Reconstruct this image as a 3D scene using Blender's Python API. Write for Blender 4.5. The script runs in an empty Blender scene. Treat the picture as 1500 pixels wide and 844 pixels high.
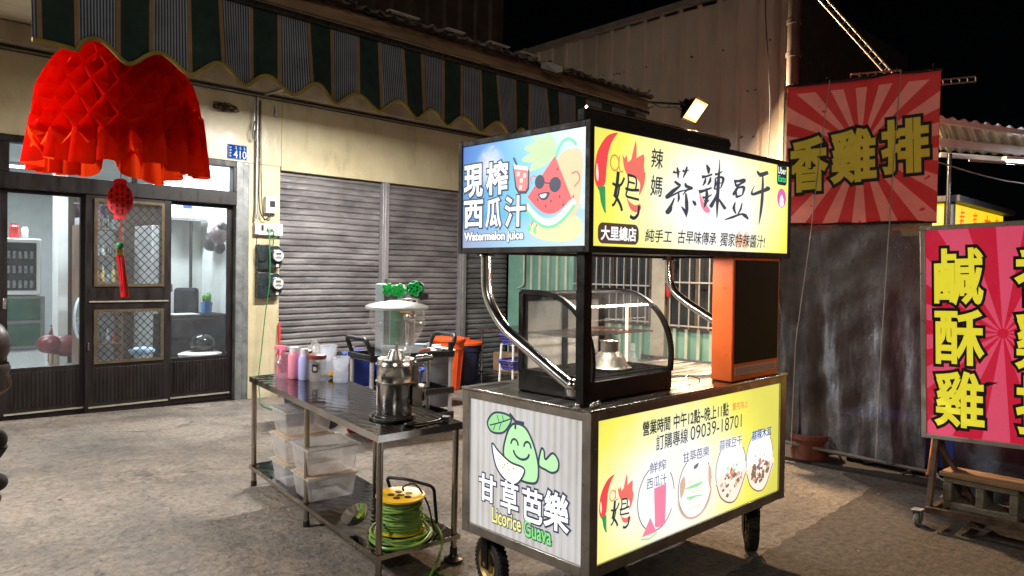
import bpy, bmesh, math, random
from mathutils import Matrix, Vector, Euler
random.seed(7)
R = math.radians
S = bpy.context.scene
COL = S.collection
# ------------------------------------------------------------------ materials
MATS = {}
def newmat(name):
    m = bpy.data.materials.new(name); m.use_nodes = True
    nt = m.node_tree; nt.nodes.clear()
    o = nt.nodes.new('ShaderNodeOutputMaterial')
    return m, nt, o
def N(nt, t, **k):
    n = nt.nodes.new(t)
    for a, v in k.items():
        if a.startswith('_'): n.inputs[a[1:].replace('_', ' ')].default_value = v
        else: setattr(n, a, v)
    return n
def noise(nt, scale, detail=5, rough=.6, vec=None, stretch=None):
    tc = N(nt, 'ShaderNodeTexCoord')
    src = tc.outputs['Object']
    if stretch:
        mp = N(nt, 'ShaderNodeMapping'); mp.inputs['Scale'].default_value = stretch
        nt.links.new(src, mp.inputs['Vector']); src = mp.outputs['Vector']
    n = N(nt, 'ShaderNodeTexNoise'); n.inputs['Scale'].default_value = scale
    n.inputs['Detail'].default_value = detail; n.inputs['Roughness'].default_value = rough
    nt.links.new(src, n.inputs['Vector'])
    return n
def ramp(nt, fac, stops):
    r = N(nt, 'ShaderNodeValToRGB'); nt.links.new(fac, r.inputs['Fac'])
    e = r.color_ramp.elements
    while len(e) < len(stops): e.new(.5)
    for i, (p, c) in enumerate(stops):
        e[i].position = p; e[i].color = (*c, 1) if len(c) == 3 else c
    return r
def pm(name, col, rough=.5, metal=0., var=.18, scale=6., bump=.0, bscale=40., em=0., emc=None, stretch=None, rvar=.15, col2=None, alpha=1., spec=.5):
    if name in MATS: return MATS[name]
    m, nt, o = newmat(name)
    b = N(nt, 'ShaderNodeBsdfPrincipled'); nt.links.new(b.outputs[0], o.inputs[0])
    b.inputs['Roughness'].default_value = rough; b.inputs['Metallic'].default_value = metal
    b.inputs['Specular IOR Level'].default_value = spec
    b.inputs['Base Color'].default_value = (*col, 1)
    if var > 0 or col2:
        n = noise(nt, scale, stretch=stretch)
        lo = tuple(max(0, c*(1-var)) for c in col); hi = col2 or tuple(min(1, c*(1+var)) for c in col)
        r = ramp(nt, n.outputs['Fac'], [(.32, lo), (.68, hi)])
        nt.links.new(r.outputs['Color'], b.inputs['Base Color'])
        if rvar:
            mr = N(nt, 'ShaderNodeMapRange'); n2 = noise(nt, scale*2.7, stretch=stretch)
            nt.links.new(n2.outputs['Fac'], mr.inputs['Value'])
            mr.inputs['From Min'].default_value = .3; mr.inputs['From Max'].default_value = .7
            mr.inputs['To Min'].default_value = max(.02, rough-rvar); mr.inputs['To Max'].default_value = min(1, rough+rvar)
            nt.links.new(mr.outputs[0], b.inputs['Roughness'])
    if bump > 0:
        n = noise(nt, bscale, stretch=stretch); bp = N(nt, 'ShaderNodeBump'); bp.inputs['Strength'].default_value = bump
        bp.inputs['Distance'].default_value = .01
        nt.links.new(n.outputs['Fac'], bp.inputs['Height']); nt.links.new(bp.outputs[0], b.inputs['Normal'])
    if em > 0:
        b.inputs['Emission Color'].default_value = (*(emc or col), 1); b.inputs['Emission Strength'].default_value = em
    if alpha < 1: b.inputs['Alpha'].default_value = alpha
    MATS[name] = m
    return m
def emis(name, col, st=1., base=None):
    # ink or film of a backlit print / a lamp
    if name in MATS: return MATS[name]
    m, nt, o = newmat(name)
    b = N(nt, 'ShaderNodeBsdfPrincipled'); nt.links.new(b.outputs[0], o.inputs[0])
    c = base or tuple(x*.5 for x in col)
    b.inputs['Base Color'].default_value = (*c, 1); b.inputs['Roughness'].default_value = .45
    b.inputs['Emission Color'].default_value = (*col, 1); b.inputs['Emission Strength'].default_value = st
    MATS[name] = m
    return m
def clear(name, tint=(1, 1, 1), body=.1, rough=.03, bodycol=(.8, .8, .8), grough=.05, fres=1.3, gl=.9):
    """thin clear or milky sheet: see-through share + body colour + gloss by real fresnel"""
    if name in MATS: return MATS[name]
    m, nt, o = newmat(name)
    t = N(nt, 'ShaderNodeBsdfTransparent'); t.inputs[0].default_value = (*tint, 1)
    d = N(nt, 'ShaderNodeBsdfDiffuse'); d.inputs[0].default_value = (*bodycol, 1)
    tl = N(nt, 'ShaderNodeBsdfTranslucent'); tl.inputs[0].default_value = (*bodycol, 1)
    md = N(nt, 'ShaderNodeMixShader'); md.inputs[0].default_value = .5
    nt.links.new(d.outputs[0], md.inputs[1]); nt.links.new(tl.outputs[0], md.inputs[2])
    mx = N(nt, 'ShaderNodeMixShader')
    n = noise(nt, 14.); mr = N(nt, 'ShaderNodeMapRange'); nt.links.new(n.outputs['Fac'], mr.inputs['Value'])
    mr.inputs['From Min'].default_value = .3; mr.inputs['From Max'].default_value = .7
    mr.inputs['To Min'].default_value = body*.7; mr.inputs['To Max'].default_value = min(1, body*1.3)
    nt.links.new(mr.outputs[0], mx.inputs[0])
    nt.links.new(t.outputs[0], mx.inputs[1]); nt.links.new(md.outputs[0], mx.inputs[2])
    g = N(nt, 'ShaderNodeBsdfGlossy'); g.inputs['Roughness'].default_value = grough; g.inputs[0].default_value = (gl, gl, gl, 1)
    f = N(nt, 'ShaderNodeFresnel'); ge = N(nt, 'ShaderNodeNewGeometry'); io = N(nt, 'ShaderNodeMapRange')
    nt.links.new(ge.outputs['Backfacing'], io.inputs['Value']); io.inputs['To Min'].default_value = fres; io.inputs['To Max'].default_value = 1/fres; nt.links.new(io.outputs[0], f.inputs['IOR'])
    m2 = N(nt, 'ShaderNodeMixShader'); nt.links.new(f.outputs[0], m2.inputs[0])
    nt.links.new(mx.outputs[0], m2.inputs[1]); nt.links.new(g.outputs[0], m2.inputs[2])
    nt.links.new(m2.outputs[0], o.inputs[0])
    MATS[name] = m
    return m

black_paint = pm('black_paint', (.009, .009, .01), .38, 0, .2, 5, .02, 60, spec=.3)
dark_steel = pm('dark_painted_steel', (.03, .028, .027), .32, .4, .3, 12, .04, 80)
chrome = pm('polished_steel', (.8, .79, .78), .2, 1, .08, 5, 0, 40, rvar=.05)
brushed = pm('brushed_steel', (.36, .35, .34), .3, 1, .2, 4, .05, 90, rvar=.12)
cartsteel = pm('cart_steel', (.36, .33, .3), .36, .85, .3, 5, .06, 70, rvar=.12)
galv = pm('galvanised_steel', (.42, .42, .43), .42, .85, .18, 9, .04, 60)
rubber = pm('rubber', (.018, .017, .016), .7, 0, .3, 20, .2, 90)
rust = pm('rusty_iron', (.17, .075, .035), .75, .2, .5, 14, .3, 60, col2=(.3, .17, .09))
white_pl = pm('white_plastic', (.72, .72, .7), .4, 0, .06)
black_pl = pm('black_plastic', (.015, .015, .016), .4, 0, .2, 12, .03, 90)
wood_dark = pm('dark_wood', (.09, .05, .03), .6, 0, .4, 3, .2, 40, stretch=(1, 1, 8))
door_mat = pm('dark_brown_aluminium', (.008, .005, .005), .45, .1, .35, 6, .05, 60, stretch=(1, 1, .3))
bronze_al = pm('bronze_aluminium', (.15, .115, .07), .4, .6, .2, 10)
orange_pl = pm('orange_bucket_plastic', (.78, .1, .02), .42, 0, .12, 5, .05, 40)
blue_pl = pm('blue_bucket_plastic', (.03, .07, .42), .4, 0, .2, 5, .05, 40)
navy_pl = pm('navy_plastic', (.02, .025, .07), .45, 0, .25, 7, .08, 40)
purple_pl = pm('purple_blue_basket_plastic', (.06, .055, .3), .42, 0, .15)
red_pl = pm('red_plastic', (.55, .03, .03), .4, 0, .15)
green_pl = pm('green_plastic', (.03, .5, .12), .35, 0, .15)
pane = clear('window_pane_glass', (.93, .96, .97), .03, grough=.03, fres=1.22)
clearpl = clear('clear_plastic', (.96, .97, .98), .09, grough=.05, fres=1.45)
milky = clear('milky_plastic', (.95, .96, .98), .34, bodycol=(.9, .9, .92), grough=.3, fres=1.3)
milky_cup = clear('frosted_cup_plastic', (.95, .97, 1), .38, bodycol=(.82, .86, .95), grough=.12, fres=1.35)

# ------------------------------------------------------------------ mesh helpers
W = {}
def mw(o): return W.get(o.name, Matrix.Identity(4))
def tag(o, label=None, cat=None, group=None, kind=None):
    if label: o['label'] = label
    if cat: o['category'] = cat
    if group: o['group'] = group
    if kind: o['kind'] = kind
    return o
def thing(name, label, cat, loc=(0, 0, 0), rz=0, group=None, mat=None):
    o = bpy.data.objects.new(name, None); COL.objects.link(o)
    m = mat if mat is not None else Matrix.Translation(loc) @ Matrix.Rotation(rz, 4, 'Z')
    o.matrix_basis = m; o.empty_display_size = .1
    W[o.name] = m.copy()
    return tag(o, label, cat, group)
class MB:
    def __init__(s): s.bm = bmesh.new(); s.mi = 0
    def _f(s, fs):
        for f in fs: f.material_index = s.mi
    def box(s, a, b, rot=None, ctr=None):
        x0, y0, z0 = a; x1, y1, z1 = b
        vs = [Vector(p) for p in ((x0,y0,z0),(x1,y0,z0),(x1,y1,z0),(x0,y1,z0),(x0,y0,z1),(x1,y0,z1),(x1,y1,z1),(x0,y1,z1))]
        if rot is not None:
            c = Vector(ctr) if ctr is not None else (Vector(a)+Vector(b))/2
            vs = [c + rot @ (v-c) for v in vs]
        v = [s.bm.verts.new(p) for p in vs]
        s._f([s.bm.faces.new([v[i] for i in q]) for q in ((0,3,2,1),(4,5,6,7),(0,1,5,4),(1,2,6,5),(2,3,7,6),(3,0,4,7))])
        return s
    def bar(s, p, q, w, h=None, up=(0, 0, 1)):
        p, q = Vector(p), Vector(q); h = h or w
        d = (q-p).normalized(); u = Vector(up)
        if abs(d.dot(u)) > .98: u = Vector((0, 1, 0))
        sx = d.cross(u).normalized()*w/2; sy = sx.cross(d).normalized()*h/2
        v = [s.bm.verts.new(c + i*sx + j*sy) for c in (p, q) for i, j in ((-1,-1),(1,-1),(1,1),(-1,1))]
        s._f([s.bm.faces.new([v[i] for i in k]) for k in ((3,2,1,0),(4,5,6,7),(0,1,5,4),(1,2,6,5),(2,3,7,6),(3,0,4,7))])
        return s
    def tube(s, pts, r, seg=12, closed=False, caps=True):
        pts = [Vector(p) for p in pts]; rs = r if isinstance(r, (list, tuple)) else [r]*len(pts)
        rings = []; n = len(pts); prev = None
        for i, p in enumerate(pts):
            a = pts[(i-1) % n] if (closed or i > 0) else p
            b = pts[(i+1) % n] if (closed or i < n-1) else p
            d = (b-a).normalized()
            if prev is None:
                u = Vector((0, 0, 1)) if abs(d.z) < .9 else Vector((1, 0, 0))
                prev = d.cross(u).normalized()
            e1 = (prev - d*prev.dot(d)).normalized(); e2 = d.cross(e1); prev = e1
            rings.append([s.bm.verts.new(p + (e1*math.cos(t)+e2*math.sin(t))*rs[i]) for t in (2*math.pi*k/seg for k in range(seg))])
        fs = []
        for i in range(n if closed else n-1):
            A, B = rings[i], rings[(i+1) % n]
            for k in range(seg): fs.append(s.bm.faces.new((A[k], A[(k+1) % seg], B[(k+1) % seg], B[k])))
        if caps and not closed: fs += [s.bm.faces.new(rings[0][::-1]), s.bm.faces.new(rings[-1])]
        s._f(fs); return s
    def cyl(s, p, q, r, seg=20, r2=None): return s.tube([p, q], [r, r if r2 is None else r2], seg)
    def lathe(s, prof, c=(0, 0, 0), seg=32, axis='Z', closed=False, sx=1., sy=1.):
        """prof list of (r, h)"""
        c = Vector(c); rings = []
        for r, h in prof:
            ring = []
            for k in range(seg):
                t = 2*math.pi*k/seg; x, y = r*math.cos(t)*sx, r*math.sin(t)*sy
                p = {'Z': (x, y, h), 'X': (h, x, y), 'Y': (x, h, y)}[axis]
                ring.append(s.bm.verts.new(c+Vector(p)))
            rings.append(ring)
        fs = []
        for i in range(len(rings)-1):
            for k in range(seg): fs.append(s.bm.faces.new((rings[i][k], rings[i][(k+1) % seg], rings[i+1][(k+1) % seg], rings[i+1][k])))
        if closed: fs += [s.bm.faces.new(rings[0][::-1]), s.bm.faces.new(rings[-1])]
        s._f(fs); return s
    def ball(s, c, r, seg=20, sx=1., sy=1., sz=1., lo=0., hi=1.):
        n = 12
        prof = []
        for i in range(n+1):
            t = math.pi*(lo + (hi-lo)*i/n) - math.pi/2
            prof.append((max(1e-4, r*math.cos(t)), r*math.sin(t)*sz))
        return s.lathe(prof, c, seg, sx=sx, sy=sy)
    def grid(s, fn, nu, nv, mi=None):
        vs = [[s.bm.verts.new(fn(i/nu, j/nv)) for j in range(nv+1)] for i in range(nu+1)]
        for i in range(nu):
            for j in range(nv):
                f = s.bm.faces.new((vs[i][j], vs[i+1][j], vs[i+1][j+1], vs[i][j+1])); f.material_index = s.mi if mi is None else mi(i, j)
        return s
    def prism(s, poly, fn, d0, d1):
        """poly 2d outline, fn(u,v,d) -> point; extruded from d0 to d1"""
        A = [s.bm.verts.new(fn(u, v, d0)) for u, v in poly]; B = [s.bm.verts.new(fn(u, v, d1)) for u, v in poly]
        fs = [s.bm.faces.new(A[::-1]), s.bm.faces.new(B)]
        n = len(poly)
        for i in range(n): fs.append(s.bm.faces.new((A[i], A[(i+1) % n], B[(i+1) % n], B[i])))
        s._f(fs); return s
    def build(s, name, mats, parent=None, local=False, bevel=0., smooth=True, solid=0., ang=40, label=None, sub=0):
        me = bpy.data.meshes.new(name)
        bm = s.bm
        bmesh.ops.recalc_face_normals(bm, faces=bm.faces[:])
        bm.to_mesh(me); bm.free()
        if not isinstance(mats, (list, tuple)): mats = [mats]
        for m in mats: me.materials.append(m)
        o = bpy.data.objects.new(name, me); COL.objects.link(o)
        if parent is not None:
            o.parent = parent
            if not local: me.transform(mw(parent).inverted())
            W[o.name] = mw(parent).copy()
        else:
            if me.vertices:
                xs = [v.co for v in me.vertices]
                c = Vector(((min(v.x for v in xs)+max(v.x for v in xs))/2, (min(v.y for v in xs)+max(v.y for v in xs))/2, min(v.z for v in xs)))
                me.transform(Matrix.Translation(-c)); o.location = c; W[o.name] = Matrix.Translation(c)
        if smooth:
            me.polygons.foreach_set('use_smooth', [True]*len(me.polygons))
            try: me.set_sharp_from_angle(angle=R(ang))
            except Exception: pass
        if solid: md = o.modifiers.new('s', 'SOLIDIFY'); md.thickness = solid
        if bevel:
            md = o.modifiers.new('b', 'BEVEL'); md.width = bevel; md.segments = 2; md.limit_method = 'ANGLE'; md.angle_limit = R(40)
        if sub: md = o.modifiers.new('u', 'SUBSURF'); md.levels = sub; md.render_levels = sub
        if label: o['label'] = label
        return o
def copy_tree(o, parent=None):
    c = o.copy(); COL.objects.link(c); c.parent = parent
    W[c.name] = c.matrix_basis.copy() if parent is None else W[parent.name].copy()
    for ch in list(o.children): copy_tree(ch, c)
    return c
def arc(c, r, a0, a1, n, f): return [f(c[0]+r*math.cos(R(a0+(a1-a0)*i/n)), c[1]+r*math.sin(R(a0+(a1-a0)*i/n))) for i in range(n+1)]
def fillet(pts, r, n=6):
    pts = [Vector(p) for p in pts]; out = [pts[0]]
    for i in range(1, len(pts)-1):
        a = (pts[i-1]-pts[i]); b = (pts[i+1]-pts[i]); k = min(r, a.length*.45, b.length*.45)
        p0 = pts[i]+a.normalized()*k; p1 = pts[i]+b.normalized()*k
        for j in range(n+1):
            t = j/n; out.append(p0*(1-t)**2 + pts[i]*2*t*(1-t) + p1*t*t)
    out.append(pts[-1]); return out
def spline(pts, n=6, closed=True):
    """catmull-rom through 2d/3d points"""
    P = [Vector(p) for p in pts]; m = len(P); out = []
    rng = range(m) if closed else range(m-1)
    for i in rng:
        g = (lambda k: P[k % m]) if closed else (lambda k: P[max(0, min(m-1, k))])
        a, b, c, d = g(i-1), g(i), g(i+1), g(i+2)
        for j in range(n):
            t = j/n
            out.append(.5*((2*b)+(c-a)*t+(2*a-5*b+4*c-d)*t*t+(3*b-a-3*c+d)*t**3))
    if not closed: out.append(P[-1])
    return out
# ------------------------------------------------------------------ printing on flat faces
_tc = {}
def text_polys(body, bold=0., outline=0.):
    key = (body, bold, outline)
    if key in _tc: return _tc[key]
    cu = bpy.data.curves.new('lettering', 'FONT'); cu.body = body; cu.size = 1.; cu.resolution_u = 3
    cu.offset = bold
    if outline: cu.bevel_depth = outline; cu.bevel_resolution = 1
    ob = bpy.data.objects.new('lettering', cu); COL.objects.link(ob)
    dg = bpy.context.evaluated_depsgraph_get(); dg.update()
    me = bpy.data.meshes.new_from_object(ob.evaluated_get(dg))
    vs = [tuple(v.co) for v in me.vertices]; fs = [tuple(p.vertices) for p in me.polygons]
    bpy.data.objects.remove(ob); bpy.data.curves.remove(cu); bpy.data.meshes.remove(me)
    _tc[key] = (vs, fs)
    return _tc[key]
class Print:
    """ink on a flat face: fn(u,v,d) -> 3d point, d is millimetres proud of the face"""
    def __init__(s, fn): s.fn = fn; s.bm = bmesh.new(); s.mats = []
    def _m(s, m):
        if m not in s.mats: s.mats.append(m)
        return s.mats.index(m)
    def text(s, body, u0, v0, u1, v1, mat, bold=.01, outline=0., d=1.2, shear=0., rot=0., rise=0., ref=None):
        """fits the ink of `body` into the box; ref = box of the unoutlined text"""
        rv, _ = text_polys(body, 0, 0)
        if not rv: return s
        ax0, ax1 = min(v[0] for v in rv), max(v[0] for v in rv); ay0, ay1 = min(v[1] for v in rv), max(v[1] for v in rv)
        if bold >= .007 and not outline: bold, outline = 0, bold*1.0
        if outline and bold: outline, bold = outline+bold*.5, 0
        vs, fs = text_polys(body, bold, outline)
        mi = s._m(mat); cu, cv = (u0+u1)/2, (v0+v1)/2
        out = []
        for x, y, z in vs:
            fx = (x-ax0)/(ax1-ax0); fy = (y-ay0)/(ay1-ay0)
            u = u0+(u1-u0)*fx + shear*(fy-.5)*(v1-v0)*(1 if u1 > u0 else -1); v = v0+(v1-v0)*fy + rise*(fx-.5)*abs(u1-u0)
            if rot:
                du, dv = u-cu, v-cv; u = cu+du*math.cos(rot)-dv*math.sin(rot); v = cv+du*math.sin(rot)+dv*math.cos(rot)
            out.append(s.bm.verts.new(s.fn(u, v, d + (z*4 if outline else 0))))
        for f in fs:
            try: q = s.bm.faces.new([out[i] for i in f]); q.material_index = mi
            except ValueError: pass
        return s
    def poly(s, pts, mat, d=1.):
        mi = s._m(mat)
        if len(pts) < 3: return s
        vs = [s.bm.verts.new(s.fn(p[0], p[1], d)) for p in pts]
        f = s.bm.faces.new(vs); f.material_index = mi
        if len(pts) > 4: bmesh.ops.triangulate(s.bm, faces=[f])
        return s
    def blob(s, pts, mat, d=1., n=6): return s.poly([(p.x, p.y) for p in spline([(a, b) for a, b in pts], n)], mat, d)
    def ell(s, cu, cv, ru, rv, mat, d=1., a0=0, a1=360, n=32, rot=0):
        pts = []
        for i in range(n + (0 if a1-a0 >= 360 else 1)):
            t = R(a0+(a1-a0)*i/n); x, y = ru*math.cos(t), rv*math.sin(t)
            pts.append((cu+x*math.cos(rot)-y*math.sin(rot), cv+x*math.sin(rot)+y*math.cos(rot)))
        return s.poly(pts, mat, d)
    def line(s, pts, w, mat, d=1., closed=False):
        mi = s._m(mat); P = [Vector((p[0], p[1])) for p in pts]; n = len(P); L = []
        for i in range(n):
            a = P[(i-1) % n] if closed or i else P[i]; b = P[(i+1) % n] if closed or i < n-1 else P[i]
            t = (b-a); t = t.normalized() if t.length else Vector((1, 0)); nn = Vector((-t.y, t.x))
            ww = w[i] if isinstance(w, list) else w
            L.append((s.bm.verts.new(s.fn(*(P[i]+nn*ww/2), d)), s.bm.verts.new(s.fn(*(P[i]-nn*ww/2), d))))
        for i in range(n if closed else n-1):
            A, B = L[i], L[(i+1) % n]
            f = s.bm.faces.new((A[0], A[1], B[1], B[0])); f.material_index = mi
        return s
    def brush(s, pts, wid, mat, mp, d=1.):
        # one brush stroke: points and widths in sketch units, mp maps them to the face
        mi = s._m(mat); P = spline([(a, b) for a, b in pts], 6, False); n = len(P); L = []
        for i in range(n):
            a, b = P[max(0, i-1)], P[min(n-1, i+1)]; t = (b-a); t = t.normalized() if t.length else Vector((1, 0)); nn = Vector((-t.y, t.x))
            f = i/(n-1)*(len(wid)-1); k = min(len(wid)-2, int(f)); w = wid[k]+(wid[k+1]-wid[k])*(f-k)
            L.append((s.bm.verts.new(s.fn(*mp(*(P[i]+nn*w/2)), d)), s.bm.verts.new(s.fn(*mp(*(P[i]-nn*w/2)), d))))
        for i in range(n-1):
            q = s.bm.faces.new((L[i][0], L[i][1], L[i+1][1], L[i+1][0])); q.material_index = mi
        return s
    def ring(s, cu, cv, ru, rv, w, mat, d=1., a0=0, a1=360, n=36):
        pts = [(cu+ru*math.cos(R(a0+(a1-a0)*i/n)), cv+rv*math.sin(R(a0+(a1-a0)*i/n))) for i in range(n+(0 if a1-a0 >= 360 else 1))]
        return s.line(pts, w, mat, d, a1-a0 >= 360)
    def rrect(s, u0, v0, u1, v1, r, mat, d=1.):
        pts = []
        for cx, cy, a in ((u1-r, v1-r, 0), (u0+r, v1-r, 90), (u0+r, v0+r, 180), (u1-r, v0+r, 270)):
            pts += [(cx+r*math.cos(R(a+k*15)), cy+r*math.sin(R(a+k*15))) for k in range(7)]
        return s.poly(pts, mat, d)
    def build(s, name, parent, local=True):
        me = bpy.data.meshes.new(name); s.bm.to_mesh(me); s.bm.free()
        for m in s.mats: me.materials.append(m)
        o = bpy.data.objects.new(name, me); COL.objects.link(o)
        o.parent = parent; W[o.name] = mw(parent).copy()
        if not local: me.transform(mw(parent).inverted())
        return o
# ================================================================== CAMERA
EYE = Vector((0, 0, 1.55))
head = math.acos(.702); pitch = -math.atan(24/1088); roll = .018
fw0 = Vector((math.cos(head), math.sin(head), 0)); r0 = Vector((math.sin(head), -math.cos(head), 0))
FW = fw0*math.cos(pitch)+Vector((0, 0, 1))*math.sin(pitch); U0 = r0.cross(FW)
RT = r0*math.cos(roll)+U0*math.sin(roll); UP = -r0*math.sin(roll)+U0*math.cos(roll)
cam = bpy.data.cameras.new('camera'); co = bpy.data.objects.new('camera', cam); COL.objects.link(co)
co.matrix_world = Matrix(((RT.x, UP.x, -FW.x, 0), (RT.y, UP.y, -FW.y, 0), (RT.z, UP.z, -FW.z, EYE.z), (0, 0, 0, 1)))
cam.sensor_width = 36; cam.lens = 36*1088/1500; cam.clip_start = .05; cam.clip_end = 500
S.camera = co

# ================================================================== GROUND
def gh(x, y):
    t = min(1, max(0, (y-2.6)/2.6)); t = t*t*(3-2*t)
    return t*min(.1, max(0, .095-.02*(x-1.4)))
def ground_mat():
    m, nt, o = newmat('worn_concrete_yard')
    b = N(nt, 'ShaderNodeBsdfPrincipled'); nt.links.new(b.outputs[0], o.inputs[0])
    n1 = noise(nt, .9, 7, .66); n2 = noise(nt, 7, 8, .7); n3 = noise(nt, 26, 9, .78)
    c1 = ramp(nt, n1.outputs['Fac'], [(.32, (.12, .103, .092)), (.44, (.18, .155, .133)), (.54, (.23, .196, .165)), (.68, (.285, .24, .2))])
    c2 = ramp(nt, n2.outputs['Fac'], [(.33, (.62, .62, .62)), (.47, (.95, .95, .95)), (.66, (1.2, 1.16, 1.1))])
    c3 = ramp(nt, n3.outputs['Fac'], [(.34, (.22, .22, .23)), (.44, (.8, .8, .8)), (.6, (1.2, 1.19, 1.17))])
    mu = N(nt, 'ShaderNodeMix', data_type='RGBA', blend_type='MULTIPLY'); mu.inputs[0].default_value = 1
    nt.links.new(c1.outputs[0], mu.inputs[6]); nt.links.new(c2.outputs[0], mu.inputs[7])
    mu2 = N(nt, 'ShaderNodeMix', data_type='RGBA', blend_type='MULTIPLY'); mu2.inputs[0].default_value = 1
    nt.links.new(mu.outputs[2], mu2.inputs[6]); nt.links.new(c3.outputs[0], mu2.inputs[7])
    # cracks and scuffs
    tc = N(nt, 'ShaderNodeTexCoord'); nn = noise(nt, 2.2, 4); mp = N(nt, 'ShaderNodeVectorMath', operation='MULTIPLY_ADD')
    nt.links.new(nn.outputs['Color'], mp.inputs[0]); mp.inputs[1].default_value = (.5, .5, .5); nt.links.new(tc.outputs['Object'], mp.inputs[2])
    vo = N(nt, 'ShaderNodeTexVoronoi', feature='DISTANCE_TO_EDGE'); vo.inputs['Scale'].default_value = .75
    nt.links.new(mp.outputs[0], vo.inputs['Vector'])
    cr = ramp(nt, vo.outputs['Distance'], [(0, (.35, .35, .35)), (.012, (1, 1, 1))])
    mk = ramp(nt, n1.outputs['Fac'], [(.45, (0, 0, 0)), (.6, (1, 1, 1))])
    mu3 = N(nt, 'ShaderNodeMix', data_type='RGBA', blend_type='MULTIPLY')
    nt.links.new(mk.outputs[0], mu3.inputs[0]); nt.links.new(mu2.outputs[2], mu3.inputs[6]); nt.links.new(cr.outputs[0], mu3.inputs[7])
    nt.links.new(mu3.outputs[2], b.inputs['Base Color'])
    rr = ramp(nt, n2.outputs['Fac'], [(.3, (.5, .5, .5)), (.7, (.88, .88, .88))]); nt.links.new(rr.outputs[0], b.inputs['Roughness'])
    ad = N(nt, 'ShaderNodeMath', operation='MULTIPLY_ADD'); nt.links.new(n3.outputs['Fac'], ad.inputs[0]); ad.inputs[1].default_value = .5
    ad2 = N(nt, 'ShaderNodeMath', operation='MULTIPLY'); nt.links.new(n2.outputs['Fac'], ad2.inputs[0]); ad2.inputs[1].default_value = 2.2
    nt.links.new(ad2.outputs[0], ad.inputs[2])
    ad3 = N(nt, 'ShaderNodeMath', operation='MULTIPLY_ADD'); nt.links.new(cr.outputs[0], ad3.inputs[0]); ad3.inputs[1].default_value = .25; nt.links.new(ad.outputs[0], ad3.inputs[2])
    bp = N(nt, 'ShaderNodeBump'); bp.inputs['Strength'].default_value = 1.; bp.inputs['Distance'].default_value = .03
    nt.links.new(ad3.outputs[0], bp.inputs['Height']); nt.links.new(bp.outputs[0], b.inputs['Normal'])
    return m
GM = ground_mat()
def axis(a, b, fine0, fine1, step, big):
    out = []; x = a
    while x < b-1e-6:
        out.append(x); x += step if fine0 <= x < fine1 else (min(big, fine0-x) if x < fine0 else big)
    return out+[b]
xs = axis(-60, 80, -1, 9, .12, 6); ys = axis(-50, 8.1, 0, 8.1, .12, 6)
g = MB(); vv = {}
for i, x in enumerate(xs):
    for j, y in enumerate(ys):
        z = gh(x, y) + (random.uniform(-.0022, .0022) if 0 < x < 8.5 and 0 < y < 8 else 0)
        vv[i, j] = g.bm.verts.new((x, y, z))
for i in range(len(xs)-1):
    for j in range(len(ys)-1): g.bm.faces.new((vv[i, j], vv[i+1, j], vv[i+1, j+1], vv[i, j+1]))
tag(g.build('ground', GM, ang=60), kind='structure')
# far ground behind the shed and to the sides
g = MB(); g.box((8.2, 8.1, -.3), (80, 60, -.02)); tag(g.build('far_ground', GM), kind='structure')
# darker asphalt apron in front of the fried chicken stall
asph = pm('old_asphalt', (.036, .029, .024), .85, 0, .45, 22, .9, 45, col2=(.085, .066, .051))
g = MB()
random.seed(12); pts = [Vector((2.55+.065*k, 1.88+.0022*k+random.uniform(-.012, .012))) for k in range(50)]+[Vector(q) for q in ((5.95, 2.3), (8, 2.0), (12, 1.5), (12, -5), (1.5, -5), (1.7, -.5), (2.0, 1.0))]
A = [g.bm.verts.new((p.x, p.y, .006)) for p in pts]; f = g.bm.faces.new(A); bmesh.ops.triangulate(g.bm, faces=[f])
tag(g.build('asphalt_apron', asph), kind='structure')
# pebbles / litter
g = MB()
for k in range(60):
    x, y = random.uniform(.5, 6.2), random.uniform(.8, 7.6); r = random.uniform(.004, .011)
    if 2.0 < x < 4.2 and 1.6 < y < 5: continue
    g.ball((x, y, gh(x, y)+r*.4+.004), r, 7, random.uniform(.8, 1.5), 1, .5)
tag(g.build('grit', pm('grit_stone', (.32, .29, .25), .8, 0, .4, 30)), 'loose grit and crumbs scattered over the yard', 'grit', kind='stuff')

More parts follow.
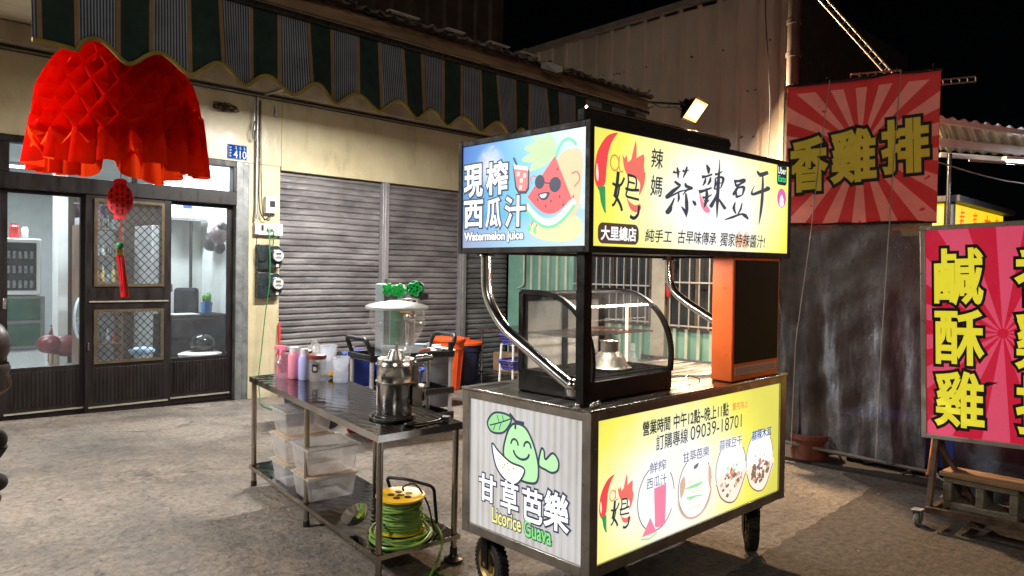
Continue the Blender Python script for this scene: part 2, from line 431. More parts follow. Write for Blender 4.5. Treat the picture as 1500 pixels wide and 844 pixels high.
# ================================================================== SHOP BUILDING
FY = 8.14
def wall_mat():
    m, nt, o = newmat('cream_painted_plaster')
    b = N(nt, 'ShaderNodeBsdfPrincipled'); nt.links.new(b.outputs[0], o.inputs[0]); b.inputs['Roughness'].default_value = .38
    n1 = noise(nt, 1.6, 7, .65); n2 = noise(nt, 5, 6, .7, stretch=(1, 1, .25)); n3 = noise(nt, 45, 3)
    c = ramp(nt, n1.outputs['Fac'], [(.3, (.42, .36, .22)), (.55, (.53, .465, .3)), (.75, (.6, .55, .4))])
    d = ramp(nt, n2.outputs['Fac'], [(.28, (.6, .58, .52)), (.45, (1, 1, 1))])
    mu = N(nt, 'ShaderNodeMix', data_type='RGBA', blend_type='MULTIPLY'); mu.inputs[0].default_value = .7
    nt.links.new(c.outputs[0], mu.inputs[6]); nt.links.new(d.outputs[0], mu.inputs[7]); nt.links.new(mu.outputs[2], b.inputs['Base Color'])
    rr = ramp(nt, n1.outputs['Fac'], [(.4, (.3, .3, .3)), (.62, (.5, .5, .5))]); nt.links.new(rr.outputs[0], b.inputs['Roughness'])
    n4 = noise(nt, 3.5, 3, .5, stretch=(1.6, 1, .8))
    ad = N(nt, 'ShaderNodeMath', operation='MULTIPLY_ADD'); nt.links.new(n3.outputs['Fac'], ad.inputs[0]); ad.inputs[1].default_value = .12
    nt.links.new(n4.outputs['Fac'], ad.inputs[2])
    bp = N(nt, 'ShaderNodeBump'); bp.inputs['Strength'].default_value = .35; bp.inputs['Distance'].default_value = .03
    nt.links.new(ad.outputs[0], bp.inputs['Height']); nt.links.new(bp.outputs[0], b.inputs['Normal'])
    return m
cream = wall_mat()
soffit_m = pm('cream_soffit', (.66, .6, .46), .5, 0, .15, 3, .05)
band_m = pm('dusty_beige_band', (.36, .3, .21), .6, 0, .2, 4, .05)
shop = thing('shop_building', 'cream painted two storey shop with dark doors and grey roller shutters', 'shop', (3, FY, 0))
w = MB()
w.box((-3, FY, 2.73), (4.19, FY+.2, 3.54))            # over the doors
w.box((4.19, FY, 2.69), (7.98, FY+.2, 3.54))           # over the shutters
w.box((3.80, FY+.001, -.1), (4.18, FY+.2, 2.73))       # pillar
w.box((-3, FY, -.1), (.9, FY+.2, 2.73))
w.build('wall', cream, shop, bevel=.006)
w = MB(); w.box((-3, 7.99, 3.545), (7.98, FY+.1, 3.72)); w.build('cornice_band', band_m, shop)
w = MB(); w.box((-3, 8.115, 3.515), (7.98, 8.138, 3.532)); w.tube([(-3, 8.1, 3.49), (1.5, 8.1, 3.488), (4, 8.1, 3.486), (7.9, 8.1, 3.49)], .009, 6); w.build('cable_run', black_pl, shop)
up = MB()
x = -3.
def ribs(mb, p0, p1, z0, z1, period, depth, nrm, flat=.55, ridge=False):
    """vertical trapezoid corrugation from p0 to p1 in xy"""
    p0, p1, nrm = Vector((*p0, 0)), Vector((*p1, 0)), Vector((*nrm, 0)); L = (p1-p0).length; d = (p1-p0)/L
    t = 0; prof = []
    while t < L:
        for f, h in ((0, 0), (flat, 0), (flat+(1-flat)*.25, 1), (flat+(1-flat)*.75, 1)):
            if t+f*period <= L: prof.append((t+f*period, h*depth))
        t += period
    prof.append((L, 0))
    top = z1 if callable(z1) else (lambda s: z1)
    A = [mb.bm.verts.new(p0+d*s+nrm*h+Vector((0, 0, z0))) for s, h in prof]
    B = [mb.bm.verts.new(p0+d*s+nrm*h+Vector((0, 0, top(s)))) for s, h in prof]
    for i in range(len(prof)-1):
        f = mb.bm.faces.new((A[i], A[i+1], B[i+1], B[i])); f.material_index = 1 if (ridge and prof[i][1] > 0 and prof[i+1][1] > 0) else mb.mi
ribs(up, (-3, FY+.25), (7.98, FY+.25), 3.7, 7.5, .3, .04, (0, -1))
up.build('upper_wall', pm('dark_brown_sheet', (.05, .035, .03), .6, .1, .3, 3, .05), shop, smooth=False)

# --- roller shutters
shut_m = pm('grey_shutter_paint', (.15, .14, .145), .48, .3, .35, 1.9, .12, 45, stretch=(.8, 1, 2.2), col2=(.3, .285, .29))
guide_m = pm('shutter_guide', (.33, .32, .33), .4, .5, .15, 8)
def shutter(x0, x1, mi=0):
    s = MB(); z = .02; y = FY+.09
    prof = []
    while z < 2.66:
        prof += [(y, z), (y-.004, z+.006), (y-.02, z+.018), (y-.022, z+.05), (y-.008, z+.064), (y, z+.07)]
        z += .0745
    A = [s.bm.verts.new((x0, a, b)) for a, b in prof]; n = 10
    prevs = A; n = 14
    for k in range(1, n+1):
        xx = x0+(x1-x0)*k/n
        B = [s.bm.verts.new((xx, a+random.uniform(-.002, .002)+.006*math.sin(b*3.1+xx*2.3)*math.sin(xx*5+b), b+random.uniform(-.0012, .0012)+.003*math.sin(xx*4+b*.7))) for a, b in prof]
        for i in range(len(prof)-1): s.bm.faces.new((prevs[i], prevs[i+1], B[i+1], B[i]))
        prevs = B
    s.box((x0, y-.03, .0), (x1, y-.005, .06))
    return s.build('roller_shutter', shut_m, shop, smooth=False)
shutter(4.2, 5.62); shutter(5.73, 6.97); shutter(7.09, 7.97)
for a, b in ((5.625, 5.725), (6.975, 7.085)):
    s = MB(); s.box((a, FY-.005, .0), (b, FY+.12, 2.688)); s.box((a+.035, FY-.012, .0), (b-.035, FY-.004, 2.688)); s.build('shutter_guide', guide_m, shop, bevel=.004)
s = MB(); s.box((5.655, FY-.03, 1.32), (5.695, FY-.013, 1.42)); s.build('shutter_lock', brushed, shop, bevel=.003)
s = MB(); s.box((6.22, FY+.055, 1.16), (6.44, FY+.067, 1.215)); s.build('handle_slot', black_pl, shop)
# --- door jamb, transom and the three leaves
s = MB(); s.box((3.64, FY-.03, .0), (3.72, FY+.1, 2.73)); s.box((3.725, FY-.01, .0), (3.795, FY+.1, 2.73)); s.build('door_jamb', pm('grey_green_jamb', (.19, .2, .2), .5, .5, .35, 6, .1), shop, bevel=.004)
s = MB()
s.box((.9, FY-.03, 2.66), (3.64, FY+.1, 2.728)); s.box((.9, FY-.045, 2.235), (3.64, FY+.1, 2.385))
s.box((2.545, FY-.035, 2.385), (2.6, FY+.08, 2.66)); s.box((1.40, FY-.035, 2.385), (1.5, FY+.08, 2.66)); s.box((3.6, FY-.035, 2.385), (3.638, FY+.08, 2.66))
s.build('transom_frame', door_mat, shop, bevel=.005)
for a, b in ((.92, 1.4), (1.5, 2.545), (2.6, 3.6)):
    s = MB(); s.box((a, FY+.03, 2.385), (b, FY+.034, 2.66)); s.build('transom_pane', pane, shop)
s = MB(); s.box((.9, FY-.05, -.05), (3.64, FY+.16, .055)); s.build('door_threshold', door_mat, shop, bevel=.004)
def leaf(x0, x1, y, mesh=False, name='sliding_door', handle=None):
    d = MB(); z0, z1 = .06, 2.235; st = .06
    gz0, gz1 = .56, 2.2
    if mesh: st = .075
    d.box((x0, y-.02, z0), (x0+st, y+.02, z1)); d.box((x1-st, y-.02, z0), (x1, y+.02, z1))
    d.box((x0+st, y-.018, gz1), (x1-st, y+.018, z1)); d.box((x0+st, y-.018, z0), (x1-st, y+.018, gz0))
    n = int((x1-x0-2*st)/.035)
    for k in range(n):
        xx = x0+st+.02+k*.035; d.box((xx, y-.024, .18), (xx+.025, y-.018, gz0-.04))
    if mesh: d.box((x0+st, y-.02, 1.1), (x1-st, y+.02, 1.33))
    o = d.build(name, door_mat, shop, bevel=.004)
    for za, zb in (((.125, .14), (1.172, 1.186)) if mesh else ((.125, .14),)):
        t = MB(); t.box((x0+.03, y-.035, za), (x1-.03, y-.021, zb)); t.build('trim_strip', pm('worn_aluminium_strip', (.55, .5, .42), .4, .7, .2), o)
    if mesh:
        for a, b in ((.56, 1.1), (1.33, 2.2)):
            q = MB(); q.box((x0+st, y+.01, a), (x1-st, y+.013, b)); q.build('pane', pane, o)
            f = MB(); X0, X1 = x0+st, x1-st
            f.box((X0, y-.034, a), (X0+.028, y-.02, b)); f.box((X1-.028, y-.034, a), (X1, y-.02, b)); f.box((X0+.028, y-.034, a), (X1-.028, y-.02, a+.028)); f.box((X0+.028, y-.034, b-.028), (X1-.028, y-.02, b))
            f.build('grille_frame', bronze_al, o)
            f = MB(); p = .085 if a > 1 else .078
            c0, c1, d0, d1 = X0+.02, X1-.02, a+.02, b-.02
            for sgn in (1, -1):
                k = -40
                while k < 60:
                    # line z = d0 + sgn*(x-c0)*1.05 + k*p
                    seg = []
                    m_ = 1.05*sgn
                    for xx in (c0, c1):
                        zz = d0+m_*(xx-c0)+k*p
                        seg.append((xx, zz))
                    (xa, za), (xb, zb) = seg
                    def clipz(x_, z_):
                        if z_ < d0: return (x_+(d0-z_)/m_, d0)
                        if z_ > d1: return (x_+(d1-z_)/m_, d1)
                        return (x_, z_)
                    pa, pb = clipz(xa, za), clipz(xb, zb)
                    if c0-1e-6 <= pa[0] <= c1+1e-6 and c0-1e-6 <= pb[0] <= c1+1e-6 and abs(pa[0]-pb[0]) > .01:
                        f.bar((pa[0], y-.027, pa[1]), (pb[0], y-.027, pb[1]), .0075, .004, up=(0, 1, 0))
                    k += 1
            f.build('diamond_grille', pm('dark_grille', (.05, .045, .04), .45, .6, .2), o)
    else:
        q = MB(); q.box((x0+st, y-.002, gz0), (x1-st, y+.002, gz1)); q.build('pane', pane, o)
    if handle:
        h = MB(); h.box((handle-.014, y-.045, 1.12), (handle+.014, y-.02, 1.22)); h.cyl((handle, y-.06, 1.17), (handle, y-.02, 1.17), .012, 10); h.build('handle', chrome, o, bevel=.004)
    return o
leaf(1.44, 2.16, FY+.06, handle=1.475)
leaf(.92, 1.5, FY+.11)
leaf(2.13, 2.94, FY-.01, True)
leaf(2.88, 3.635, FY+.06)
s = MB(); s.box((2.935, FY-.03, 1.27), (2.955, FY-.012, 1.36)); s.box((2.15, FY-.045, .7), (2.165, FY-.03, .78)); s.build('door_pull', brushed, shop, bevel=.003)

# --- house number plate
plate = thing('house_number_plate', 'blue enamel house number plate 410 beside the shop door', 'number plate', (3.655, FY, 2.75))
s = MB(); s.box((3.545, FY-.012, 2.752), (3.765, FY-.002, 2.915)); s.build('plate', pm('blue_enamel', (.006, .05, .26), .8, 0, .1, spec=.1), plate, bevel=.003)
white_ink = pm('white_enamel', (.7, .75, .8), .8, 0, .05, spec=.1)
pr = Print(lambda u, v, d: Vector((u, FY-.012-d*.001, v)))
pr.text('410', 3.61, 2.764, 3.757, 2.85, white_ink, .004, d=1)
for k in range(3):
    x0 = 3.62+k*.047
    for q in range(4): pr.line([(x0+.004+random.uniform(0, .01), 2.865+q*.009), (x0+.036-random.uniform(0, .01), 2.867+q*.009)], .002, white_ink)
    pr.line([(x0+.02, 2.86), (x0+.018, 2.9)], .003, white_ink)
for k in range(4):
    z0 = 2.78+k*.031
    for q in range(2): pr.line([(3.556+random.uniform(0, .006), z0+q*.009), (3.588-random.uniform(0, .006), z0+.001+q*.009)], .003, white_ink)
    pr.line([(3.572, z0-.004), (3.57, z0+.016)], .003, white_ink)
pr.line([(3.549, 2.756), (3.761, 2.756), (3.761, 2.911), (3.549, 2.911)], .003, white_ink, closed=True)
pr.build('lettering', plate, False)
# --- conduit, meters, sockets
pipe = MB(); pipe.tube([(3.875, FY-.03, 3.5), (3.872, FY-.03, 2.2), (3.86, FY-.03, 2.08)], .016, 10)
tag(pipe.build('conduit', galv), 'grey metal conduit running down the cream pillar', 'conduit')
pb = thing('breaker_box', 'small white switch box with black window on the pillar', 'switch box', (4.045, FY, 2.18))
s = MB(); s.box((3.975, FY-.065, 2.175), (4.117, FY-.002, 2.363)); s.build('case', white_pl, pb, bevel=.006)
s = MB(); s.box((4.02, FY-.069, 2.245), (4.085, FY-.064, 2.315)); s.build('window', black_pl, pb)
so = thing('socket_row', 'row of grey and white wall sockets above the meters', 'socket', (4.02, FY, 1.92))
for k, (a, b, mt) in enumerate(((3.85, 3.965, pm('pale_grey_plastic', (.5, .5, .5), .4)), (3.968, 4.078, white_pl), (4.081, 4.19, white_pl))):
    s = MB(); s.box((a, FY-.055, 1.918), (b, FY-.002, 2.052)); s.build('socket_box', mt, so, bevel=.005)
s = MB()
for xx in (4.0, 4.045): s.box((xx-.012, FY-.06, 1.965), (xx+.012, FY-.054, 2.0))
s.box((3.925, FY-.06, 1.97), (3.95, FY-.054, 2.03)); s.build('socket_holes', black_pl, so)
s = MB(); s.cyl((4.0, FY-.085, 1.985), (4.0, FY-.06, 1.98), .013, 10); s.cyl((4.045, FY-.085, 1.98), (4.045, FY-.06, 1.98), .013, 10); s.build('plug', pm('green_plug', (.02, .3, .1), .4), so)
meter_body = pm('meter_case', (.025, .035, .04), .3, .2, .3, 8)
meter_glass = clear('meter_glass', (.95, .95, .95), .12, grough=.03, fres=1.5)
def meter(z, label):
    t = thing('electricity_meter', label, 'meter', (4.03, FY, z), 0, 'electricity meters on the pillar')
    s = MB(); s.box((3.88, FY-.08, z), (4.03, FY-.002, z+.29)); s.prism([(4.0, z+.02), (4.14, z+.02), (4.17, z+.07), (4.17, z+.23), (4.12, z+.28), (4.0, z+.28)], lambda u, v, d: Vector((u, FY-.002-d, v)), 0, .09); s.build('case', meter_body, t, bevel=.008)
    s = MB(); s.cyl((4.1, FY-.09, z+.165), (4.1, FY-.135, z+.165), .078, 28, .07); s.build('dial_rim', chrome, t, bevel=.003)
    s = MB(); s.cyl((4.1, FY-.1, z+.165), (4.1, FY-.1365, z+.165), .064, 28); s.build('dial', pm('meter_dial', (.55, .56, .55), .5), t)
    s = MB(); s.box((4.07, FY-.1385, z+.175), (4.13, FY-.137, z+.2)); s.box((4.06, FY-.1385, z+.135), (4.14, FY-.137, z+.145)); s.box((4.075, FY-.1385, z+.152), (4.125, FY-.137, z+.157)); s.build('counter', black_pl, t)
    s = MB(); s.ball((4.1, FY-.137, z+.165), .068, 24, 1, .45, 1); s.build('glass_cover', meter_glass, t)
    s = MB(); s.box((4.09, FY-.1, z+.035), (4.12, FY-.088, z+.07)); s.build('seal', white_pl, t)
meter(1.52, 'upper dark electricity meter with round glass dial on the pillar')
meter(1.2, 'lower dark electricity meter with round glass dial on the pillar')
cb = MB()
cb.tube(spline([(3.9, FY-.03, 3.45), (3.905, FY-.03, 2.8), (3.9, FY-.03, 2.35), (3.93, FY-.05, 2.14), (4.02, FY-.05, 2.09), (4.05, FY-.03, 2.18)], 5, False), .006, 6)
cb.tube(spline([(3.915, FY-.03, 3.45), (3.93, FY-.03, 2.5), (3.95, FY-.05, 2.12), (4.0, FY-.05, 2.12), (4.08, FY-.03, 2.18)], 5, False), .005, 6)
cb.tube(spline([(3.87, FY-.07, 1.93), (3.86, FY-.07, 1.75), (3.9, FY-.09, 1.62), (4.0, FY-.1, 1.68), (4.06, FY-.09, 1.86), (4.045, FY-.09, 1.98)], 5, False), .005, 6)
tag(cb.build('black_cables', black_pl), 'black cables looping round the sockets on the pillar', 'cable')
greenwire = pm('green_cable', (.03, .2, .05), .45, 0, .1)
cb = MB(); cb.tube(spline([(4.0, FY-.09, 1.98), (3.99, FY-.12, 1.86), (4.1, FY-.1, 1.92), (4.045, FY-.09, 1.97)], 4, False), .005, 6)
cb.tube(spline([(4.0, FY-.09, 1.98), (3.98, FY-.15, 1.8), (3.98, FY-.16, 1.4), (3.95, FY-.12, 1.0), (3.92, FY-.1, .6), (3.88, FY-.12, .3), (3.86, FY-.2, .07), (3.7, FY-.6, .06), (3.6, FY-1.4, .07), (3.3, 5.6, .08)], 6, False), .006, 6)
tag(cb.build('green_extension_cord', greenwire), 'thin green cord hanging from the pillar sockets to the ground', 'cord')
cb = MB()
for k in range(9):
    c = Vector((3.5+random.uniform(-.09, .09), FY-.05, 3.3+random.uniform(-.02, .02)))
    cb.tube([c+Vector((.075*math.cos(t+k)*random.uniform(.7, 1.2), -.02*math.sin(2*t), .03*math.sin(t+k))) for t in [i*.52 for i in range(12)]], .006, 5, True)
cb.tube([(3.5, FY-.03, 3.36), (3.5, FY-.05, 3.3)], .008, 6)
tag(cb.build('cable_bundle', pm('brown_cable', (.035, .022, .018), .6, 0, .3)), 'tangled dark bundle of cable hung high on the shop wall', 'cable bundle')
cb = MB(); cb.bar((3.83, FY-.05, 3.42), (3.83, FY-.05, 3.1), .012); cb.tube(spline([(3.83, FY-.06, 3.2), (3.8, FY-.07, 3.05), (3.83, FY-.07, 2.98), (3.85, FY-.07, 3.1)], 5, False), .008, 6)
tag(cb.build('wall_hook', galv), 'small metal hook and wire beside the conduit top', 'hook')
cb = MB(); cb.box((4.09, FY-.02, 3.3), (4.13, FY-.002, 3.42)); cb.box((4.1, FY-.03, 3.33), (4.12, FY-.02, 3.36)); tag(cb.build('wall_bracket', galv, bevel=.004), 'little metal bracket on the cream wall above the shutter', 'bracket')
cb = MB(); cb.bar((4.13, FY-.14, .05), (4.17, FY-.03, .9), .022); tag(cb.build('broom_stick', red_pl), 'red broom handle leaning on the shutter edge', 'broom')

# ================================================================== SHOP INTERIOR
inn = pm('pale_blue_interior', (.64, .68, .67), .7, 0, .06)
terr = pm('terrazzo_floor', (.36, .37, .38), .25, 0, .55, 60, 0, rvar=.08, col2=(.6, .6, .58))
s = MB(); s.box((-1.5, FY+.17, -.1), (7.5, 18, .12)); tag(s.build('floor', terr), kind='structure')
room = thing('shop_room', 'pale blue room seen through the shop doors', 'room', (2, FY+.2, .12))
s = MB(); s.box((-1.6, FY+.2, 0), (-1.5, 18, 3.3)); s.box((-1.5, 17.4, .1), (7.5, 17.5, 3.3)); s.box((3.86, FY+.2, .1), (3.96, 9.6, 3.3)); s.box((3.4, 9.62, .1), (7.5, 9.7, 3.3))
s.box((-1.5, FY+.2, 3.2), (7.5, 17.5, 3.25)); s.box((7.4, 9.7, .1), (7.5, 17.4, 3.2))
s.build('inner_wall', inn, room)
s = MB(); s.box((2.80, 12.0, .121), (2.925, 12.3, 3.2)); s.build('column', white_pl, room)
wd = pm('brown_wood_door', (.16, .1, .065), .5, 0, .35, 3, .1, stretch=(4, 1, .4))
s = MB(); s.box((2.95, 12.1, .121), (4.4, 12.2, 2.5)); s.build('wood_partition', wd, room)
cur = thing('purple_curtain', 'dark purple patterned cloth hanging on the wooden partition', 'curtain', (3.62, 12, 1.2))
s = MB(); s.grid(lambda u, v: Vector((3.03+.40*u+(.1*(1-v)), 12.03+.02*math.sin(u*22), 1.35+1.05*v)), 30, 4); s.build('cloth', pm('purple_cloth', (.08, .05, .1), .8, 0, .6, 6, 0, col2=(.3, .18, .26)), cur)
s = MB(); s.bar((3.0, 12.03, 2.42), (3.6, 12.03, 2.42), .02); s.build('rod', galv, cur)
def ceil_light(x0, y0, x1, y1, lab):
    t = thing('ceiling_tube_light', lab, 'ceiling light', ((x0+x1)/2, (y0+y1)/2, 3.1), 0, 'ceiling tube lights in the shop')
    s = MB(); s.bar((x0, y0, 3.17), (x1, y1, 3.17), .12, .04); s.build('fixture', white_pl, t)
    s = MB(); s.cyl((x0, y0, 3.13), (x1, y1, 3.13), .018, 10); s.build('tube', emis('tube_glow', (.8, .92, 1), 12), t)
    L = bpy.data.lights.new('tube_light', 'AREA'); L.shape = 'RECTANGLE'; L.size = 1.2; L.size_y = .15; L.energy = 105; L.color = (.93, .97, 1)
    lo = bpy.data.objects.new('tube_light', L); COL.objects.link(lo); lo.location = ((x0+x1)/2, (y0+y1)/2, 3.05); lo.rotation_euler = (0, 0, math.atan2(y1-y0, x1-x0))
ceil_light(2.6, 9.0, 3.6, 9.0, 'ceiling tube light nearest the shop door'); ceil_light(1.0, 11.5, 2.4, 11.5, 'ceiling tube light in the middle of the shop'); ceil_light(2.2, 14.5, 3.6, 14.5, 'ceiling tube light at the back of the shop')
# things in the room
t = thing('display_fridge', 'small white glass door fridge on green drawers in the shop', 'fridge', (2.75, 14.4, 1.0))
s = MB(); s.box((2.45, 14.3, 1.02), (3.1, 14.85, 1.95)); s.build('cabinet', white_pl, t, bevel=.02)
s = MB(); s.box((2.51, 14.28, 1.1), (3.02, 14.299, 1.88)); s.build('glass_door', pm('dark_glass', (.02, .03, .035), .08, 0, .3, 30), t)
s = MB()
for k in range(3):
    for q in range(6):
        xx = 2.55+q*.08; s.cyl((xx, 14.27, 1.14+k*.24), (xx, 14.27, 1.26+k*.24), .025, 8)
s.build('bottles', pm('dim_bottles', (.2, .22, .22), .3, 0, .5, 20), t)
t = thing('drawer_cabinet', 'green fronted drawer cabinet under the small fridge', 'drawers', (2.75, 14.4, .12))
s = MB(); s.box((2.4, 14.3, .125), (3.15, 14.95, 1.0)); s.build('carcass', pm('grey_frame', (.2, .2, .2), .5), t, bevel=.01)
for k in range(2):
    s = MB(); s.box((2.47, 14.28, .2+k*.41), (3.08, 14.299, .55+k*.41)); s.build('drawer', pm('green_drawer', (.03, .1, .07), .4, 0, .3), t, bevel=.006)
for (xx, zz, rr, hh, cc, nm) in ((2.75, 1.953, .07, .24, (.6, .03, .03), 'red_can'), (2.9, 1.953, .05, .2, (.7, .7, .7), 'white_jar'), (2.55, 1.953, .05, .13, (.1, .1, .1), 'dark_jar')):
    s = MB(); s.lathe([(rr, 0), (rr, hh*.8), (rr*.7, hh*.9), (rr*.7, hh)], (xx, 14.5, zz), 14, closed=True)
    tag(s.build(nm, pm(nm, cc, .4)), {'red_can': 'red can', 'white_jar': 'white jar', 'dark_jar': 'small dark jar'}[nm]+' standing on top of the display fridge', nm.split('_')[1])
t = thing('rocking_bench', 'small padded red bench on stub legs on the shop floor', 'bench', (3.0, 12.6, .12))
s = MB(); s.ball((2.84, 11.55, .42), .2, 18, 1.5, .8, .75); s.ball((2.58, 11.5, .46), .14, 16, 1.1, 1, .9); s.ball((3.05, 11.55, .5), .16, 16, .8, .8, 1.4); s.build('padding', pm('red_vinyl', (.14, .015, .02), .4), t)
for xx, yy in ((2.66, 11.45), (2.66, 11.7), (3.0, 11.45), (3.0, 11.7)):
    s = MB(); s.cyl((xx, yy, .125), (xx, yy, .32), .035, 10); s.build('leg', pm('tan_wood', (.4, .3, .2), .5), t)
t = thing('bottle_rack', 'wooden open rack crowded with bottles behind the grille door', 'rack', (3.0, 10.6, .12))
s = MB()
for xx in (2.72, 3.22): s.box((xx-.015, 10.6, .125), (xx+.015, 10.9, 2.05))
for zz in (.5, .9, 1.3, 1.65, 2.0): s.box((2.735, 10.6, zz), (3.205, 10.9, zz+.02))
s.build('frame', wd, t)
s = MB()
bcol = [pm('rack_item_%d' % i, c, .35) for i, c in enumerate(((.5, .5, .48), (.35, .1, .06), (.08, .1, .09), (.5, .4, .15), (.25, .32, .36)))]
for zz in (.52, .92, 1.32, 1.67, 2.02):
    for k in range(7):
        s.mi = random.randrange(5); hh = random.uniform(.1, .26); xx = 2.77+k*.062
        s.lathe([(.026, 0), (.026, hh*.6), (.01, hh*.75), (.01, hh)], (xx, 10.72, zz), 10, closed=True)
s.build('rack_items', bcol, t)
t = thing('tall_grey_cabinet', 'tall grey cabinet beside the bottle rack', 'cabinet', (3.35, 10, .12))
s = MB(); s.box((3.3, 9.75, .125), (3.39, 10.4, 2.05)); s.box((2.98, 11.6, .125), (3.5, 11.9, 2.2)); s.build('body', pm('cab_grey', (.3, .31, .32), .5), t, bevel=.01)
s = MB(); s.box((3.28, 9.8, 1.0), (3.298, 9.82, 1.2)); s.build('handle', chrome, t)
t = thing('pedestal_fan', 'round pale fan half hidden behind the grille door', 'fan', (2.3, 9.3, .12))
s = MB(); s.tube([(2.38+.2*math.cos(a)*.5, 9.2+.2*math.cos(a)*.5, .95+.23*math.sin(a)) for a in [i*.2618 for i in range(24)]], .014, 8, True); s.build('rim', pm('pale_blue_plastic', (.6, .68, .75), .4), t)
s = MB(); s.ball((2.38, 9.2, .95), .05, 12); s.cyl((2.38, 9.22, .13), (2.38, 9.22, .92), .015, 10); s.lathe([(.17, 0), (.15, .02), (.03, .04)], (2.38, 9.22, .125), 20, closed=True); s.build('stand', white_pl, t)
s = MB()
for a in range(3): s.ball((2.38+.07*math.cos(a*2.1)*.5, 9.19+.07*math.cos(a*2.1)*.5, .95+.1*math.sin(a*2.1)), .08, 10, .7, .25, 1)
s.build('blade', pm('grey_blade', (.4, .42, .45), .4), t)
# right bay
t = thing('black_chest', 'low black chest of drawers inside the right door', 'chest', (3.45, 9.0, .12))
s = MB(); s.box((3.13, 8.72, .125), (3.84, 9.2, .98)); s.build('carcass', pm('black_chest', (.006, .005, .006), .7, spec=.2), t, bevel=.01)
for k in range(3):
    s = MB(); s.box((3.17, 8.705, .2+k*.26), (3.8, 8.719, .42+k*.26)); s.build('drawer', pm('black_drawer', (.01, .009, .01), .6, spec=.2), t, bevel=.005)
s = MB(); s.box((3.2, 8.75, .981), (3.5, 8.98, .99)); tag(s.build('white_paper', white_pl), 'sheet of white paper lying on the black chest', 'paper')
t = thing('cactus_pot', 'blue pot with green plant on the black chest', 'potted plant', (3.62, 8.85, .98))
s = MB(); s.lathe([(.055, 0), (.068, .14), (.06, .14), (.055, .12)], (3.62, 8.85, .982), 18, closed=True); s.build('pot', pm('cyan_blue_pot', (.03, .2, .6), .4), t)
s = MB()
for k in range(7): s.ball((3.62+random.uniform(-.035, .035), 8.85+random.uniform(-.03, .03), 1.17), .022, 8, 1, 1, random.uniform(2, 3.6))
s.build('leaves', pm('succulent_green', (.12, .35, .06), .5, 0, .3, 20), t)
t = thing('office_chair', 'dark high backed chair behind the black chest', 'chair', (3.5, 9.35, .12))
s = MB(); s.box((3.42, 9.3, .75), (3.72, 9.38, 1.28)); s.build('backrest', pm('dark_chair', (.012, .012, .016), .8, spec=.2), t, bevel=.04)
s = MB(); s.box((3.4, 9.35, .55), (3.74, 9.58, .62)); s.cyl((3.57, 9.45, .13), (3.57, 9.45, .56), .02, 8); s.build('seat', black_pl, t, bevel=.02)
t = thing('hanging_helmets', 'pink helmet and black hats hanging on the inner wall hook', 'helmet', (3.83, 8.95, 1.75))
s = MB(); s.ball((3.74, 8.8, 1.93), .12, 18, .8, 1, 1); s.build('pink_helmet', pm('pink_helmet', (.45, .2, .27), .3, 0, .7, 14, col2=(.12, .1, .12)), t)
s = MB(); s.ball((3.76, 9.08, 1.85), .15, 16, .55, 1.1, .8); s.ball((3.77, 8.86, 1.78), .12, 14, .5, .9, .7); s.ball((3.75, 8.74, 2.02), .06, 10); s.build('black_hat', black_pl, t)
s = MB(); s.box((3.82, 8.7, 2.0), (3.858, 9.2, 2.03)); s.build('hook_rail', galv, t)
t = thing('wall_dispenser', 'white wall box with black slot on the inner wall', 'wall box', (3.83, 8.5, 1.4))
s = MB(); s.box((3.79, 8.5, 1.45), (3.858, 8.68, 1.78)); s.build('case', white_pl, t, bevel=.01)
s = MB(); s.box((3.784, 8.56, 1.58), (3.79, 8.6, 1.68)); s.build('slot', black_pl, t)
s = MB(); s.bar((3.7, 9.55, 1.2), (3.7, 9.55, 2.2), .03); s.box((3.66, 9.5, .9), (3.74, 9.58, 1.2)); tag(s.build('folded_umbrella', black_pl), 'dark folded umbrella standing against the back of the room', 'umbrella')
t = thing('white_carton', 'white carton on the ledge at the back of the right bay', 'carton', (3.5, 9.5, 2.2))
s = MB(); s.box((3.38, 9.42, 2.14), (3.68, 9.6, 2.34)); s.build('box', white_pl, t, bevel=.004)
s = MB(); s.box((3.36, 9.4, 2.11), (3.84, 9.61, 2.139)); s.build('ledge', galv, t)
s = MB(); s.box((3.55, 9.418, 2.26), (3.66, 9.42, 2.31)); s.build('print', blue_pl, t)
t = thing('white_stool', 'white stool carrying a glossy black helmet inside the right door', 'stool', (3.5, 8.45, .12))
s = MB(); s.lathe([(.19, 0), (.2, .03), (.15, .05)], (3.4, 8.48, .53), 24, closed=True, sx=1.2); s.build('seat', white_pl, t)
for a, b in ((-.13, -.1), (.13, -.1), (-.13, .1), (.13, .1)):
    s = MB(); s.bar((3.4+a*1.2, 8.48+b, .125), (3.4+a*.9, 8.48+b*.9, .54), .03); s.build('leg', white_pl, t)
s = MB(); s.ball((3.42, 8.48, .68), .125, 22, 1.15, 1, .85); s.box((3.3, 8.4, .59), (3.55, 8.56, .62)); tag(s.build('motorcycle_helmet', pm('gloss_black', (.01, .01, .01), .08, 0, 0)), 'glossy black helmet resting on the white stool', 'helmet')
s = MB(); s.ball((2.78, 8.5, .62), .07, 14, 2.0, .8, .7); tag(s.build('blue_slipper', pm('pale_blue_foam', (.35, .5, .7), .6)), 'pale blue slipper propped behind the lower grille', 'slipper')
s = MB(); s.tube(spline([(2.15, 10.4, .16), (2.3, 10.7, .18), (2.6, 11.2, .16)], 5, False), .04, 8); tag(s.build('blue_slide', pm('sky_plastic', (.2, .4, .65), .5)), 'blue plastic strip lying on the shop floor', 'toy')
t = thing('fire_extinguisher', 'dark red fire extinguisher by the white column', 'fire extinguisher', (2.8, 12.2, .12))
